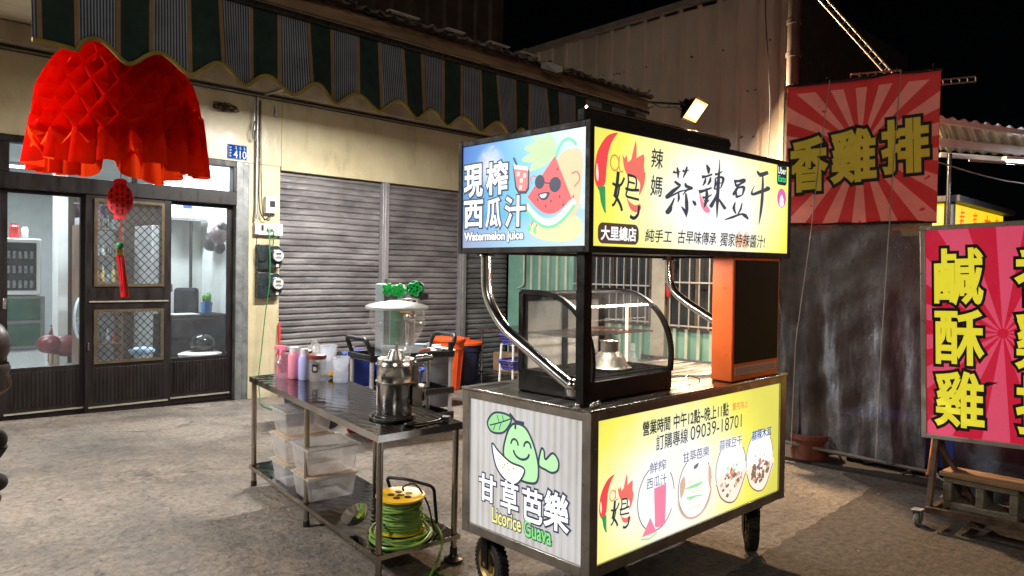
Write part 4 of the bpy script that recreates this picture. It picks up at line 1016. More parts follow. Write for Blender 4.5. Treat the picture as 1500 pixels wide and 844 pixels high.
# wheels
tyre_m = rubber; rim_m = pm('yellowed_rim', (.42, .3, .12), .45, .4, .35, 20)
def wheel(x, y, r, turn, z=-.301):
    q = Matrix.Translation((x, y, z+r)) @ Matrix.Rotation(turn, 4, 'Z')
    f = lambda mb: [setattr(v, 'co', q @ v.co) for v in mb.bm.verts]
    s = MB(); s.lathe([(r*.62, -.026), (r*.9, -.028), (r, -.014), (r, .014), (r*.9, .028), (r*.62, .026)], (0, 0, 0), 40, 'Y')
    for k in range(36):
        a = 2*math.pi*k/36
        s.box((r*.985*math.cos(a)-.006, -.024, r*.985*math.sin(a)-.006), (r*.985*math.cos(a)+.006, .024, r*.985*math.sin(a)+.006), Matrix.Rotation(-a, 3, 'Y'))
    f(s); w_ = s.build('wheel', tyre_m, cart, local=True)
    s = MB(); s.lathe([(.01, -.03), (r*.3, -.03), (r*.35, -.015), (r*.55, -.018), (r*.63, -.03), (r*.63, .03), (r*.55, .018), (r*.35, .015), (r*.3, .03), (.01, .03)], (0, 0, 0), 30, 'Y'); s.cyl((0, -.045, 0), (0, .045, 0), .012, 12); f(s)
    rm = s.build('rim', rim_m, w_, local=True)
    s = MB(); s.box((-.03, -.045, -.02), (.03, -.036, r*.95+.02)); s.box((-.03, .036, -.02), (.03, .045, r*.95+.02)); s.box((-.05, -.05, r*1.0+.01), (.05, .05, r*1.0+.022)); s.cyl((0, 0, r+.02), (0, 0, .3-r), .025, 12)
    s.box((-.13, -.02, r*.2), (-.05, .02, r*.2+.012)); s.box((-.06, -.03, r*.2-.02), (-.03, .03, r*.4)); f(s)
    s.build('fork', black_paint, w_, local=True, bevel=.002)
wheel(.13, .74, .125, R(78)); wheel(1.56, .14, .118, R(40)); wheel(.3, .12, .12, R(10)); wheel(1.5, .7, .12, R(30))

# --- light box panels on the base
def lit_panel(name, cols, st, kind):
    m, nt, o = newmat(name)
    b = N(nt, 'ShaderNodeBsdfPrincipled'); nt.links.new(b.outputs[0], o.inputs[0]); b.inputs['Roughness'].default_value = .3; b.inputs['Base Color'].default_value = (.12, .12, .12, 1)
    tc = N(nt, 'ShaderNodeTexCoord')
    kind(nt, tc, b); b.inputs['Emission Strength'].default_value = st
    return m
def yellow_white(cx, cz, rx, rz, y=(1, .93, .13), edge=(.78, .72, .12)):
    def k(nt, tc, b):
        mp = N(nt, 'ShaderNodeMapping'); mp.inputs['Location'].default_value = (-cx/rx, 0, -cz/rz); mp.inputs['Scale'].default_value = (1/rx, 0, 1/rz)
        nt.links.new(tc.outputs['Object'], mp.inputs['Vector'])
        ln = N(nt, 'ShaderNodeVectorMath', operation='LENGTH'); nt.links.new(mp.outputs[0], ln.inputs[0])
        n = noise(nt, 5, 3); ad = N(nt, 'ShaderNodeMath', operation='MULTIPLY_ADD'); nt.links.new(n.outputs['Fac'], ad.inputs[0]); ad.inputs[1].default_value = .35; nt.links.new(ln.outputs['Value'], ad.inputs[2])
        r = ramp(nt, ad.outputs[0], [(.62, (1, 1, .97)), (.98, (1, .97, .55)), (1.0, y)])
        mr = N(nt, 'ShaderNodeMapRange'); nt.links.new(ad.outputs[0], mr.inputs['Value']); mr.inputs['From Max'].default_value = 1.7
        r = ramp(nt, mr.outputs[0], [(.38, (1, 1, .95)), (.56, (1, .98, .5)), (.75, y), (1, edge)])
        nt.links.new(r.outputs[0], b.inputs['Emission Color'])
    return k
ink_k = emis('ink_black', (.03, .035, .05), 1, (.03, .03, .03)); ink_b = emis('ink_brown', (.09, .055, .045), 1, (.05, .03, .03)); ink_r = emis('ink_red', (.95, .08, .09), .95, (.3, .03, .03)); ink_r2 = emis('ink_soft_red', (.95, .2, .16), .95, (.3, .05, .04))
ink_w = emis('ink_white', (1, 1, 1), 1.05, (.5, .5, .5)); ink_g = emis('ink_green', (.05, .35, .12), .9, (.05, .2, .06)); ink_p = emis('ink_pink', (1, .28, .42), .95, (.4, .1, .15)); ink_mag = emis('ink_magenta', (.8, .15, .5), 1, (.3, .05, .2))
ink_o = emis('ink_orange', (.85, .33, .12), .9, (.3, .1, .05)); ink_lg = emis('ink_light_green', (.42, .85, .4), .95, (.2, .4, .2)); ink_grey = emis('ink_grey', (.22, .2, .22), .95, (.1, .1, .1)); ink_meat = emis('ink_meat', (.28, .16, .11), 1, (.2, .1, .08)); ink_cream = emis('ink_cream', (1, .9, .75), 1, (.5, .45, .35))
ink_tan = emis('ink_tan', (.75, .5, .36), 1, (.3, .2, .15)); ink_dg = emis('ink_outline_navy', (.035, .05, .09), 1, (.02, .02, .03)); ink_halo = emis('ink_halo_lilac', (.86, .88, 1), 1.0, (.5, .5, .5)); ink_hb = emis('ink_halo_blue', (.3, .42, .72), 1, (.2, .25, .4))
def chilli(pr, u, v, w, h, d=1.):
    """red chilli 'L', the a, the flames and the brush 媽 of the shop emblem in the box u..u+w, v..v+h"""
    q = lambda pts: [(u+a*w, v+b*h) for a, b in pts]
    pr.blob(q([(.42, .99), (.22, .93), (.05, .74), (.0, .52), (.03, .38), (.12, .345), (.2, .42), (.22, .58), (.25, .75), (.33, .9)]), ink_r, d, 5)
    pr.blob(q([(.045, .62), (.03, .5), (.06, .42), (.075, .5)]), ink_cream, d+.3, 4)
    pr.blob(q([(.06, .36), (.2, .37), (.15, .3), (.17, .2), (.22, .1), (.19, .09), (.12, .2), (.1, .3)]), ink_g, d+.3, 4)
    pr.ring(u+.37*w, v+.65*h, .08*w, .085*h, .022*w, ink_o, d+.3); pr.line(q([(.46, .74), (.45, .62), (.48, .56), (.54, .57)]), .022*w, ink_o, d+.3)
    pr.blob(q([(.52, .76), (.56, .72), (.6, .76), (.62, .69), (.68, .7), (.72, .8), (.78, .94), (.8, .8), (.79, .72), (.86, .66), (.87, .76), (.95, .8), (.95, .68), (.9, .56), (.98, .6), (.96, .45), (.86, .32), (.88, .45), (.8, .52), (.66, .52), (.56, .6)]), ink_r2, d, 4)
    pr.blob(q([(.6, .3), (.66, .24), (.78, .2), (.88, .22), (.9, .16), (.8, .12), (.68, .16)]), ink_r2, d, 4)
    for pts, wd in (([(.44, .56), (.42, .42), (.38, .27)], .06), ([(.33, .42), (.42, .4), (.5, .42), (.56, .5)], .035), ([(.47, .42), (.44, .3), (.38, .2), (.33, .17)], .035), ([(.36, .3), (.44, .24), (.5, .17), (.52, .12)], .045),
                    ([(.62, .54), (.78, .52), (.8, .44), (.78, .38)], .03), ([(.63, .54), (.64, .46), (.62, .38)], .03), ([(.64, .46), (.77, .45)], .025), ([(.58, .38), (.7, .37), (.86, .38)], .035), ([(.63, .38), (.6, .3), (.72, .28), (.86, .27)], .03), ([(.86, .2), (.84, .1), (.76, .05), (.68, .07)], .045)):
        pr.line([(p.x, p.y) for p in spline(q(pts), 5, False)], wd*w, ink_k, d+.7)
# right base panel
s = MB(); s.box((.052, .012, .05), (CL-.062, .03, CZ-.05))
bp_r = s.build('menu_light_panel', lit_panel('menu_lightbox', None, 1.0, yellow_white(.62, .27, .62, .42)), cart, local=True)
FR = lambda u, v, d: Vector((u, .012-d*.0009, v))
pr = Print(FR)
pr.text('營業時間', .362, .540, .569, .603, ink_k, .022); pr.text('中午12點~晚上11點', .598, .538, 1.078, .606, ink_k, .018); pr.text('賣完為止', 1.115, .557, 1.27, .596, ink_o, .012)
pr.text('訂購專線', .464, .458, .715, .528, ink_k, .008); pr.text('09039-18701', .738, .462, 1.209, .53, ink_k, .0)
pr.build('lettering', bp_r)
pr = Print(FR); chilli(pr, .07, .15, .235, .26); pr.build('emblem', bp_r)
pr = Print(FR)
for a, b, r1, r2 in ((.47, .245, .138, .148), (.785, .235, .142, .15), (1.113, .262, .145, .148), (1.405, .27, .142, .15)):
    pr.ell(a, b, r1, r2, ink_w, .6, n=48); pr.ring(a, b, r1, r2, .006, ink_grey, 1.2, 62, 330 if a < .5 else 350); pr.ring(a, b, r1, r2, .006, ink_grey, 1.2, 5, 40)
# drink + slice
pr.poly([(.452, .29), (.546, .30), (.54, .125), (.5, .112), (.462, .12)], ink_p, 1.4); pr.ell(.501, .122, .042, .016, ink_p, 1.5); pr.poly([(.366, .09), (.425, .165), (.475, .09)], ink_p, 1.8); pr.line([(.36, .082), (.42, .07), (.478, .086)], .008, ink_lg, 1.9)
# guava plate
pr.ring(.785, .2, .14, .115, .012, ink_tan, 1.4, 180, 360); pr.ell(.785, .215, .118, .09, ink_w, 1.5)
random.seed(3)
for k in range(22): pr.blob([(.69+random.uniform(0, .17)+.017*math.cos(a), .135+(k % 6)*.026+.010*math.sin(a)) for a in (0, 1.5, 3, 4.5)], random.choice((ink_lg, ink_w, ink_cream)), 1.7+k*.03, 3)
pr.blob([(.655, .27), (.69, .30), (.70, .25), (.665, .2)], ink_tan, 1.6); pr.blob([(.9, .32), (.925, .28), (.92, .2), (.9, .24)], ink_tan, 1.6); pr.blob([(.77, .335), (.81, .345), (.80, .325), (.775, .32)], ink_grey, 2.2)
# dried tofu and the dark dish
def dish(cu, cv, col, st_):
    pr.blob([(cu-.14, cv-.03), (cu-.09, cv-.1), (cu-.02, cv-.14), (cu+.06, cv-.13), (cu+.15, cv-.02), (cu+.13, cv+.02), (cu, cv-.03), (cu-.1, cv+.02)], ink_cream, 1.5)
    pr.line([(p.x, p.y) for p in spline([(cu-.14, cv-.02), (cu-.1, cv-.09), (cu-.02, cv-.135), (cu+.06, cv-.125), (cu+.145, cv-.01)], 5, False)], .008, ink_meat, 1.58)
    random.seed(st_)
    for k in range(70):
        a = random.uniform(-.095, .1); b = random.uniform(-.105+abs(a+.02)*.6, .035-abs(a)*.35)
        w_, h_ = random.uniform(.010, .02), random.uniform(.008, .018); t_ = random.uniform(0, 3)
        pr.poly([(cu+a+w_*math.cos(t_+q), cv+b+h_*math.sin(t_+q)) for q in (0, 1.4, 3.1, 4.6)], random.choice(col), 1.6+k*.012)
    for k in range(16):
        a, b = random.uniform(-.05, .05), random.uniform(.015, .055); pr.line([(cu+a, cv+b), (cu+a+random.uniform(-.03, .03), cv+b+random.uniform(.0, .02))], .006, random.choice((ink_lg, ink_lg, ink_g, ink_w)), 2.6)
    pr.blob([(cu-.015, cv+.02), (cu+.0, cv+.045), (cu+.018, cv+.02), (cu, cv)], ink_r2, 2.5)
dish(1.115, .225, (ink_tan, ink_cream, ink_cream, ink_meat, ink_tan), 5); dish(1.41, .225, (ink_meat, ink_meat, ink_tan, ink_meat), 9)
random.seed(11)
pr.build('food_pictures', bp_r)
for tx, box_, i1, ol in (('鮮榨', (.415, .362, .54, .412), ink_k, ink_halo), ('西瓜汁', (.395, .295, .545, .345), ink_k, ink_halo), ('甘草芭樂', (.675, .365, .9, .415), ink_k, ink_halo), ('蒜辣豆干', (.995, .37, 1.212, .422), ink_k, ink_halo), ('蒜辣木耳', (1.318, .37, 1.526, .422), ink_dg, ink_hb)):
    pr = Print(FR); pr.text(tx, *box_, ol, .0, .06 if ol is ink_halo else .035, d=2.0); pr.text(tx, *box_, i1, -.006, d=3.2); pr.build('dish_name', bp_r)

# left base panel: ribbed white sheet with the guava
def ribbed(nt, tc, b):
    wv = N(nt, 'ShaderNodeTexWave', wave_type='BANDS', bands_direction='Y'); wv.inputs['Scale'].default_value = 7.5; wv.inputs['Distortion'].default_value = .3; nt.links.new(tc.outputs['Object'], wv.inputs['Vector'])
    n = noise(nt, 6, 5, .6, stretch=(1, 1, .5)); ad = N(nt, 'ShaderNodeMath', operation='MULTIPLY_ADD'); nt.links.new(n.outputs['Fac'], ad.inputs[0]); ad.inputs[1].default_value = .9; ad2 = N(nt, 'ShaderNodeMath', operation='MULTIPLY'); nt.links.new(wv.outputs['Fac'], ad2.inputs[0]); ad2.inputs[1].default_value = .35; nt.links.new(ad2.outputs[0], ad.inputs[2])
    r = ramp(nt, ad.outputs[0], [(.3, (.56, .52, .48)), (.55, (.74, .72, .7)), (.8, (.86, .86, .88))])
    nt.links.new(r.outputs[0], b.inputs['Emission Color']); b.inputs['Base Color'].default_value = (.3, .29, .28, 1)
s = MB(); s.box((.012, .048, .046), (.03, CW-.05, CZ-.05))
for k in range(23):
    y0 = .055+k*.031; s.box((.0095, y0, .05), (.012, y0+.021, CZ-.055))
bp_l = s.build('guava_panel', lit_panel('ribbed_white_lightbox', None, .58, ribbed), cart, local=True)
FL = lambda u, v, d: Vector((.009-d*.0009, u, v))     # u runs to the left seen from outside
pr = Print(FL)
K = ink_dg
body = [(.455, .575), (.39, .568), (.34, .51), (.305, .42), (.31, .345), (.36, .325), (.44, .33), (.5, .36), (.53, .43), (.515, .5), (.49, .55)]
g_fill = emis('ink_guava', (.45, .82, .42), .85, (.3, .5, .3)); lf = emis('ink_leaf', (.3, .68, .3), .85, (.2, .4, .2))
pr.blob(body, g_fill, 1); pr.line([(p.x, p.y) for p in spline(body, 6)], .011, K, 2, True)
leaf_ = [(.478, .595), (.53, .61), (.6, .6), (.642, .55), (.61, .512), (.54, .518), (.5, .55)]
pr.blob(leaf_, lf, 1); pr.line([(p.x, p.y) for p in spline(leaf_, 6)], .010, K, 2, True); pr.line([(.48, .593), (.55, .565), (.625, .54)], .006, K, 2.2)
for a, b in (((.53, .575), (.54, .6)), ((.56, .562), (.575, .595)), ((.545, .567), (.56, .53)), ((.585, .553), (.6, .52))): pr.line([a, b], .004, K, 2.2)
pr.line([(.49, .615), (.45, .585), (.395, .585)], .014, K, 2.4); pr.line([(.45, .585), (.452, .55)], .012, K, 2.4)
sl_ = [(.607, .458), (.56, .43), (.48, .395), (.395, .385), (.4, .345), (.45, .298), (.52, .31), (.58, .36)]
pr.blob(sl_, ink_w, 3, 4); pr.line([(p.x, p.y) for p in spline(sl_, 4)], .010, K, 3.6, True)
pr.blob([(.56, .415), (.48, .39), (.42, .38), (.43, .35), (.48, .33), (.54, .36)], ink_cream, 3.3, 4)
for a, b in ((.55, .395), (.52, .375), (.49, .36), (.46, .37), (.5, .385), (.53, .36)): pr.ell(a, b, .004, .004, ink_r, 3.9, n=8)
hd = [(.302, .42), (.288, .49), (.27, .485), (.262, .45), (.22, .485), (.186, .46), (.187, .42), (.22, .40), (.26, .405)]
pr.blob(hd, g_fill, 1, 5); pr.line([(p.x, p.y) for p in spline(hd, 5)], .010, K, 2, True)
pr.ring(.456, .478, .023, .026, .010, K, 2, 0, 180); pr.ring(.373, .48, .022, .026, .010, K, 2, 0, 180); pr.ring(.412, .457, .05, .036, .011, K, 2, 185, 355)
pr.build('guava_drawing', bp_l)
pr = Print(FL)
for ch, b in (('甘', (.694, .18, .58, .302)), ('草', (.541, .162, .43, .302)), ('芭', (.397, .158, .279, .30)), ('樂', (.263, .16, .125, .318))):
    pr.text(ch, b[0], b[1], b[2], b[3], K, .0, .075, d=2.0); pr.text(ch, *b, ink_w, .022, 0, d=4.2)
y_l = emis('ink_lemon', (.9, .85, .3), .9, (.4, .4, .1)); g_l = emis('ink_grass', (.25, .72, .22), .9, (.1, .4, .1))
pr.text('Licorice', .6, .092, .41, .16, K, .01, .07, d=2, rot=-.0); pr.text('Licorice', .6, .092, .41, .16, y_l, .02, d=4)
pr.text('Guava', .389, .085, .222, .158, K, .01, .07, d=2); pr.text('Guava', .389, .085, .222, .158, g_l, .02, d=4)
pr.build('lettering', bp_l)

# --- sign box
SZ0, SZ1 = 1.342, 1.875; SL0, SL1, SW = -.025, 1.69, .83
s = MB(); f = .03
def frame_box(s, x0, x1, y0, y1, z0, z1, f):
    for xa, ya in ((x0, y0), (x1-f, y0), (x0, y1-f), (x1-f, y1-f)): s.box((xa, ya, z0), (xa+f, ya+f, z1))
    for za in (z0, z1-f):
        s.box((x0+f, y0+.001, za), (x1-f, y0+f, za+f)); s.box((x0+f, y1-f, za), (x1-f, y1-.001, za+f)); s.box((x0+.001, y0+f, za), (x0+f, y1-f, za+f)); s.box((x1-f, y0+f, za), (x1-.001, y1-f, za+f))
frame_box(s, SL0, SL1, 0, SW, SZ0, SZ1, .027)
s.build('sign_frame', pm('dark_sign_frame', (.018, .015, .014), .6, .1, .3, 8), cart, local=True, bevel=.003)
s = MB(); s.box((SL0+.03, .03, SZ1-.012), (SL1-.03, SW-.03, SZ1-.002)); s.box((SL0+.028, .028, SZ0+.014), (SL1-.028, SW-.028, SZ0+.022)); s.box((SL0+.03, SW-.02, SZ0+.027), (SL1-.03, SW-.01, SZ1-.027)); s.box((SL1-.02, .028, SZ0+.027), (SL1-.01, SW-.028, SZ1-.027))
s.build('sign_back', black_paint, cart, local=True)
s = MB(); s.box((SL0+.02, .05, SZ1+.002), (1.12, .09, SZ1+.055)); s.build('roof_box', rubber, cart, local=True, bevel=.006)
s = MB(); s.tube([(SL0+.03, .05, SZ1+.058), (1.1, .05, SZ1+.058), (1.12, .05, SZ1+.03)], .006, 8); s.build('roof_rail', chrome, cart, local=True)
s = MB(); s.box((SL0+.027, .008, SZ0+.027), (SL1-.027, .02, SZ1-.027))
sg_r = s.build('tofu_sign', lit_panel('tofu_sign_lightbox', None, 1.05, yellow_white(.9, 1.6, .72, .42)), cart, local=True)
FS = lambda u, v, d: Vector((u, .008-d*.0009, v))
pr = Print(FS); chilli(pr, .01, 1.475, .345, .37); pr.build('emblem', sg_r)
pr = Print(FS)
pr.text('辣', .392, 1.722, .478, 1.808, ink_k, .01, shear=.1); pr.text('媽', .39, 1.598, .474, 1.688, ink_k, .01, shear=.1)
ikb = emis('ink_brush_grey', (.055, .06, .085), 1, (.04, .04, .05))
BR = {0: ((60, 205, 330, 710), (.509, 1.513, .746, 1.753), [([(115, 268), (140, 276), (182, 262)], (22, 12, 4)), ([(150, 225), (158, 270), (160, 330)], (8, 20, 4)), ([(200, 252), (225, 258), (262, 240)], (20, 12, 4)), ([(240, 212), (228, 262), (204, 325)], (10, 18, 4)),
     ([(128, 360), (160, 385), (178, 400), (120, 450), (62, 512), (100, 500), (180, 455), (238, 440)], (14, 22, 10, 26, 26, 12, 12, 6)), ([(225, 370), (238, 402), (290, 420), (240, 440), (205, 490)], (8, 24, 16, 14, 4)), ([(165, 470), (168, 520), (160, 560)], (10, 16, 4)), ([(128, 520), (105, 580), (68, 655), (98, 640), (110, 600)], (8, 16, 30, 12, 3)), ([(232, 470), (240, 560), (243, 640), (238, 705)], (10, 24, 22, 4)), ([(190, 600), (215, 630), (240, 690)], (4, 18, 10)), ([(295, 540), (312, 560), (326, 590)], (4, 24, 14))]),
 1: ((370, 120, 610, 675), (.771, 1.525, 1.010, 1.81), [([(430, 175), (448, 215), (450, 260)], (6, 26, 8)), ([(392, 292), (430, 285), (482, 262)], (24, 14, 12)), ([(425, 300), (418, 340), (400, 372)], (8, 16, 5)), ([(468, 290), (462, 330), (442, 365)], (8, 18, 6)), ([(368, 432), (420, 415), (480, 388)], (26, 16, 10)), ([(398, 482), (440, 478), (480, 452)], (18, 12, 8)), ([(432, 395), (438, 470), (428, 530), (414, 575)], (10, 22, 20, 4)), ([(460, 500), (440, 520), (405, 500)], (4, 10, 6)),
     ([(546, 118), (545, 200), (538, 330), (532, 520), (530, 672)], (3, 8, 22, 20, 4)), ([(505, 262), (540, 252), (572, 228)], (18, 12, 6)), ([(508, 300), (512, 350), (500, 400)], (8, 16, 8)), ([(508, 300), (550, 285), (582, 300), (562, 385)], (8, 14, 20, 6)), ([(505, 352), (535, 345), (568, 338)], (8, 10, 5)), ([(500, 402), (530, 395), (560, 385)], (8, 12, 6)), ([(530, 425), (510, 490), (474, 562), (500, 545)], (8, 18, 26, 4)), ([(535, 480), (560, 520), (606, 588)], (6, 16, 22))]),
 2: ((615, 350, 832, 718), (1.007, 1.528, 1.233, 1.731), [([(690, 365), (730, 362), (788, 352), (752, 385), (715, 405), (702, 375)], (22, 16, 26, 14, 18, 10)), ([(742, 385), (720, 430), (692, 480), (700, 490)], (10, 16, 22, 6)), ([(702, 440), (740, 420), (784, 420), (770, 490)], (12, 12, 22, 8)), ([(708, 450), (716, 500), (730, 515)], (14, 14, 6)), ([(706, 510), (740, 500), (768, 488)], (10, 14, 6)), ([(705, 555), (692, 610), (712, 660)], (6, 20, 8)), ([(768, 560), (755, 620), (725, 672)], (6, 14, 6)), ([(612, 714), (680, 692), (760, 665), (800, 680), (832, 714)], (6, 16, 12, 26, 8))]),
 3: ((860, 250, 1012, 830), (1.264, 1.513, 1.435, 1.799), [([(905, 255), (935, 292), (1002, 268), (960, 300), (925, 318)], (8, 30, 28, 14, 4)), ([(958, 290), (960, 400), (956, 560), (945, 700), (930, 828)], (8, 16, 20, 16, 2)), ([(885, 415), (862, 470), (868, 505), (940, 475), (1014, 438), (990, 420)], (3, 8, 20, 26, 30, 6)), ])}
for k in BR:
    (zx0, zy0, zx1, zy1), (u0_, v0_, u1_, v1_), strokes = BR[k]
    mp_ = lambda x, y: (u0_+(x-zx0)/(zx1-zx0)*(u1_-u0_), v1_-(y-zy0)/(zy1-zy0)*(v1_-v0_)+.058*((x-(zx0+zx1)/2)/(zx1-zx0)*(u1_-u0_)))
    for i_, (pts_, wd_) in enumerate(strokes): pr.brush(pts_, [x_*1.4 for x_ in wd_], ikb, mp_, 1.2+.12*i_)
pr.blob([(.775, 1.64), (.79, 1.58), (.83, 1.55), (.87, 1.555), (.85, 1.58), (.81, 1.6)], ink_p, .8, 4)
pr.rrect(.036, 1.38, .308, 1.466, .03, ink_b, 1.0); pr.text('大里總店', .056, 1.395, .288, 1.452, ink_w, .03, d=2)
pr.text('純手工', .356, 1.396, .554, 1.452, ink_k, .014, shear=.15, rise=.0); pr.text('古早味傳承', .602, 1.396, .929, 1.456, ink_k, .012, shear=.15, rise=.0); pr.text('獨家特辣醬汁!', .967, 1.392, 1.41, 1.46, ink_k, .01, shear=.15)
for a in (1.135, 1.2): pr.blob([(a-.03, 1.40), (a, 1.385), (a+.03, 1.4), (a+.03, 1.44), (a+.012, 1.475), (a-.01, 1.45), (a-.03, 1.44)], emis('ink_flame_pale', (1, .62, .4), 1, (.4, .2, .1)), .8, 4)
pr.rrect(1.531, 1.742, 1.642, 1.858, .02, emis('ink_app_black', (.02, .03, .03), 1, (.01, .01, .01)), 1); pr.text('Uber', 1.54, 1.803, 1.632, 1.838, ink_w, .02, d=2); pr.text('Eats', 1.543, 1.76, 1.63, 1.793, emis('ink_app_green', (.05, .75, .3), 1, (.05, .4, .15)), .02, d=2)
pr.ell(1.588, 1.671, .05, .052, ink_mag, 1); pr.blob([(1.565, 1.66), (1.588, 1.69), (1.61, 1.66), (1.607, 1.628), (1.57, 1.628)], ink_w, 2, 4); pr.line([(1.575, 1.658), (1.575, 1.645)], .006, ink_mag, 2.6); pr.line([(1.6, 1.658), (1.6, 1.645)], .006, ink_mag, 2.6)
pr.build('lettering', sg_r)
# left sign
def beach(nt, tc, b):
    sp = N(nt, 'ShaderNodeSeparateXYZ'); nt.links.new(tc.outputs['Object'], sp.inputs[0])
    mz = N(nt, 'ShaderNodeMapRange'); nt.links.new(sp.outputs['Z'], mz.inputs['Value']); mz.inputs['From Min'].default_value = 1.365; mz.inputs['From Max'].default_value = 1.85
    r = ramp(nt, mz.outputs[0], [(0, (.93, .95, .9)), (.16, (.75, .92, .95)), (.3, (.1, .6, .8)), (.42, (.3, .75, .92)), (.6, (.15, .65, .95)), (1, (.01, .3, .8))])
    my = N(nt, 'ShaderNodeMapRange'); nt.links.new(sp.outputs['Y'], my.inputs['Value']); my.inputs['From Min'].default_value = .03; my.inputs['From Max'].default_value = .8
    lr = ramp(nt, my.outputs[0], [(0, (.75, .95, 1)), (.5, (.2, .75, 1)), (.8, (.03, .3, .85)), (1, (.01, .08, .55))])
    mx = N(nt, 'ShaderNodeMix', data_type='RGBA'); mx.inputs[0].default_value = .62; nt.links.new(r.outputs[0], mx.inputs[6]); nt.links.new(lr.outputs[0], mx.inputs[7])
    n = noise(nt, 6, 6, .6, stretch=(1, 1, 1.8)); am = N(nt, 'ShaderNodeMath', operation='ADD'); nt.links.new(n.outputs['Fac'], am.inputs[0])
    inv = ramp(nt, my.outputs[0], [(0, (.14, .14, .14)), (.35, (.0, .0, .0)), (1, (0, 0, 0))]); nt.links.new(inv.outputs[0], am.inputs[1])
    cl = ramp(nt, am.outputs[0], [(.64, (0, 0, 0)), (.78, (1, 1, 1))])
    mx2 = N(nt, 'ShaderNodeMix', data_type='RGBA'); nt.links.new(cl.outputs[0], mx2.inputs[0]); nt.links.new(mx.outputs[2], mx2.inputs[6]); mx2.inputs[7].default_value = (.95, .98, 1, 1)
    # printed sun
    dv = N(nt, 'ShaderNodeVectorMath', operation='DISTANCE'); nt.links.new(tc.outputs['Object'], dv.inputs[0]); dv.inputs[1].default_value = (-.02, .61, 1.735)
    sn = ramp(nt, dv.outputs['Value'], [(.01, (1, 1, 1)), (.11, (0, 0, 0))]); mx3 = N(nt, 'ShaderNodeMix', data_type='RGBA'); nt.links.new(sn.outputs[0], mx3.inputs[0]); nt.links.new(mx2.outputs[2], mx3.inputs[6]); mx3.inputs[7].default_value = (1, 1, 1, 1)
    nt.links.new(mx3.outputs[2], b.inputs['Emission Color'])
s = MB(); s.box((SL0+.008, .027, SZ0+.027), (SL0+.02, SW-.027, SZ1-.027))
sg_l = s.build('watermelon_sign', lit_panel('beach_lightbox', None, .92, beach), cart, local=True)
FT = lambda u, v, d: Vector((SL0+.008-d*.0009, u, v))
pr = Print(FT)
mel = emis('ink_melon', (1, .14, .16), .95, (.4, .05, .05)); pale_o = emis('ink_peach', (1, .66, .38), .95, (.5, .3, .2)); sandc = emis('ink_sand', (.96, .78, .45), .95, (.5, .4, .2)); navy = emis('ink_navy', (.03, .05, .1), 1, (.02, .02, .04))
lgc = emis('ink_lime', (.55, .92, .45), .95, (.3, .5, .2)); mintc = emis('ink_mint', (.2, .75, .42), .95, (.1, .4, .2))
pr.blob([(.36, 1.46), (.28, 1.475), (.14, 1.5), (.06, 1.48), (.05, 1.42), (.12, 1.39), (.25, 1.395), (.33, 1.42)], sandc, .6, 5)
for base, tip, sd in (((.2, 1.76), (.4, 1.75), 0), ((.2, 1.77), (.385, 1.8), 0), ((.205, 1.765), (.33, 1.845), 0), ((.2, 1.77), (.26, 1.865), 0), ((.19, 1.76), (.36, 1.7), 0)):
    dx, dz = tip[0]-base[0], tip[1]-base[1]; nx, nz = -dz, dx
    pr.blob([base, (base[0]+dx*.4+nx*.18, base[1]+dz*.4+nz*.18), tip, (base[0]+dx*.5-nx*.12, base[1]+dz*.5-nz*.12)], lgc, .8, 5)
pr.blob([(.19, 1.73), (.06, 1.76), (.05, 1.62), (.08, 1.5), (.13, 1.52)], pale_o, 1.0, 4); pr.ring(.13, 1.68, .075, .13, .012, mintc, 1.3, 20, 130)
arcp = [(.205+.165*math.cos(R(a)), 1.59+.12*math.sin(R(a))) for a in range(183, 338, 8)]
pr.poly([(.2, 1.748)]+[(.362, 1.585)]+[(.35-.26*t, 1.585-.11*math.sin(math.pi*(t*.78+.12))-.0*t+.03) for t in [i/12 for i in range(13)]]+[(.088, 1.533)], mel, 1.6)
rind = [(.372-.285*t, 1.575-.125*math.sin(math.pi*(t*.78+.12))+.02) for t in [i/14 for i in range(15)]]
pr.line(rind, .03, ink_w, 1.9); pr.line([(a-.002, b-.02) for a, b in rind], .014, mintc, 2.2)
for a, b in ((.185, 1.69), (.3, 1.57), (.22, 1.56), (.17, 1.575), (.15, 1.54), (.25, 1.54)): pr.ell(a, b, .004, .007, navy, 2.4, n=8)
pr.ell(.287, 1.645, .029, .03, navy, 2.6); pr.ell(.197, 1.627, .034, .032, navy, 2.6); pr.line([(.26, 1.64), (.23, 1.634)], .006, navy, 2.6); pr.blob([(.295, 1.595), (.23, 1.598), (.24, 1.572), (.265, 1.565), (.285, 1.575)], navy, 2.6, 4); pr.blob([(.285, 1.59), (.245, 1.592), (.255, 1.577), (.275, 1.577)], ink_w, 3, 3)
pr.line([(p.x, p.y) for p in spline([(.09, 1.61), (.06, 1.64), (.075, 1.67), (.105, 1.665)], 5, False)], .006, mel, 2); pr.line([(.335, 1.64), (.345, 1.665), (.33, 1.675), (.31, 1.67)], .006, mel, 2)
pr.line([(.31, 1.5), (.34, 1.46)], .006, mel, 1.6); pr.line([(.29, 1.49), (.31, 1.45)], .006, mel, 1.6); pr.ell(.35, 1.45, .012, .014, mintc, 1.7); pr.ell(.315, 1.44, .010, .018, mintc, 1.7)
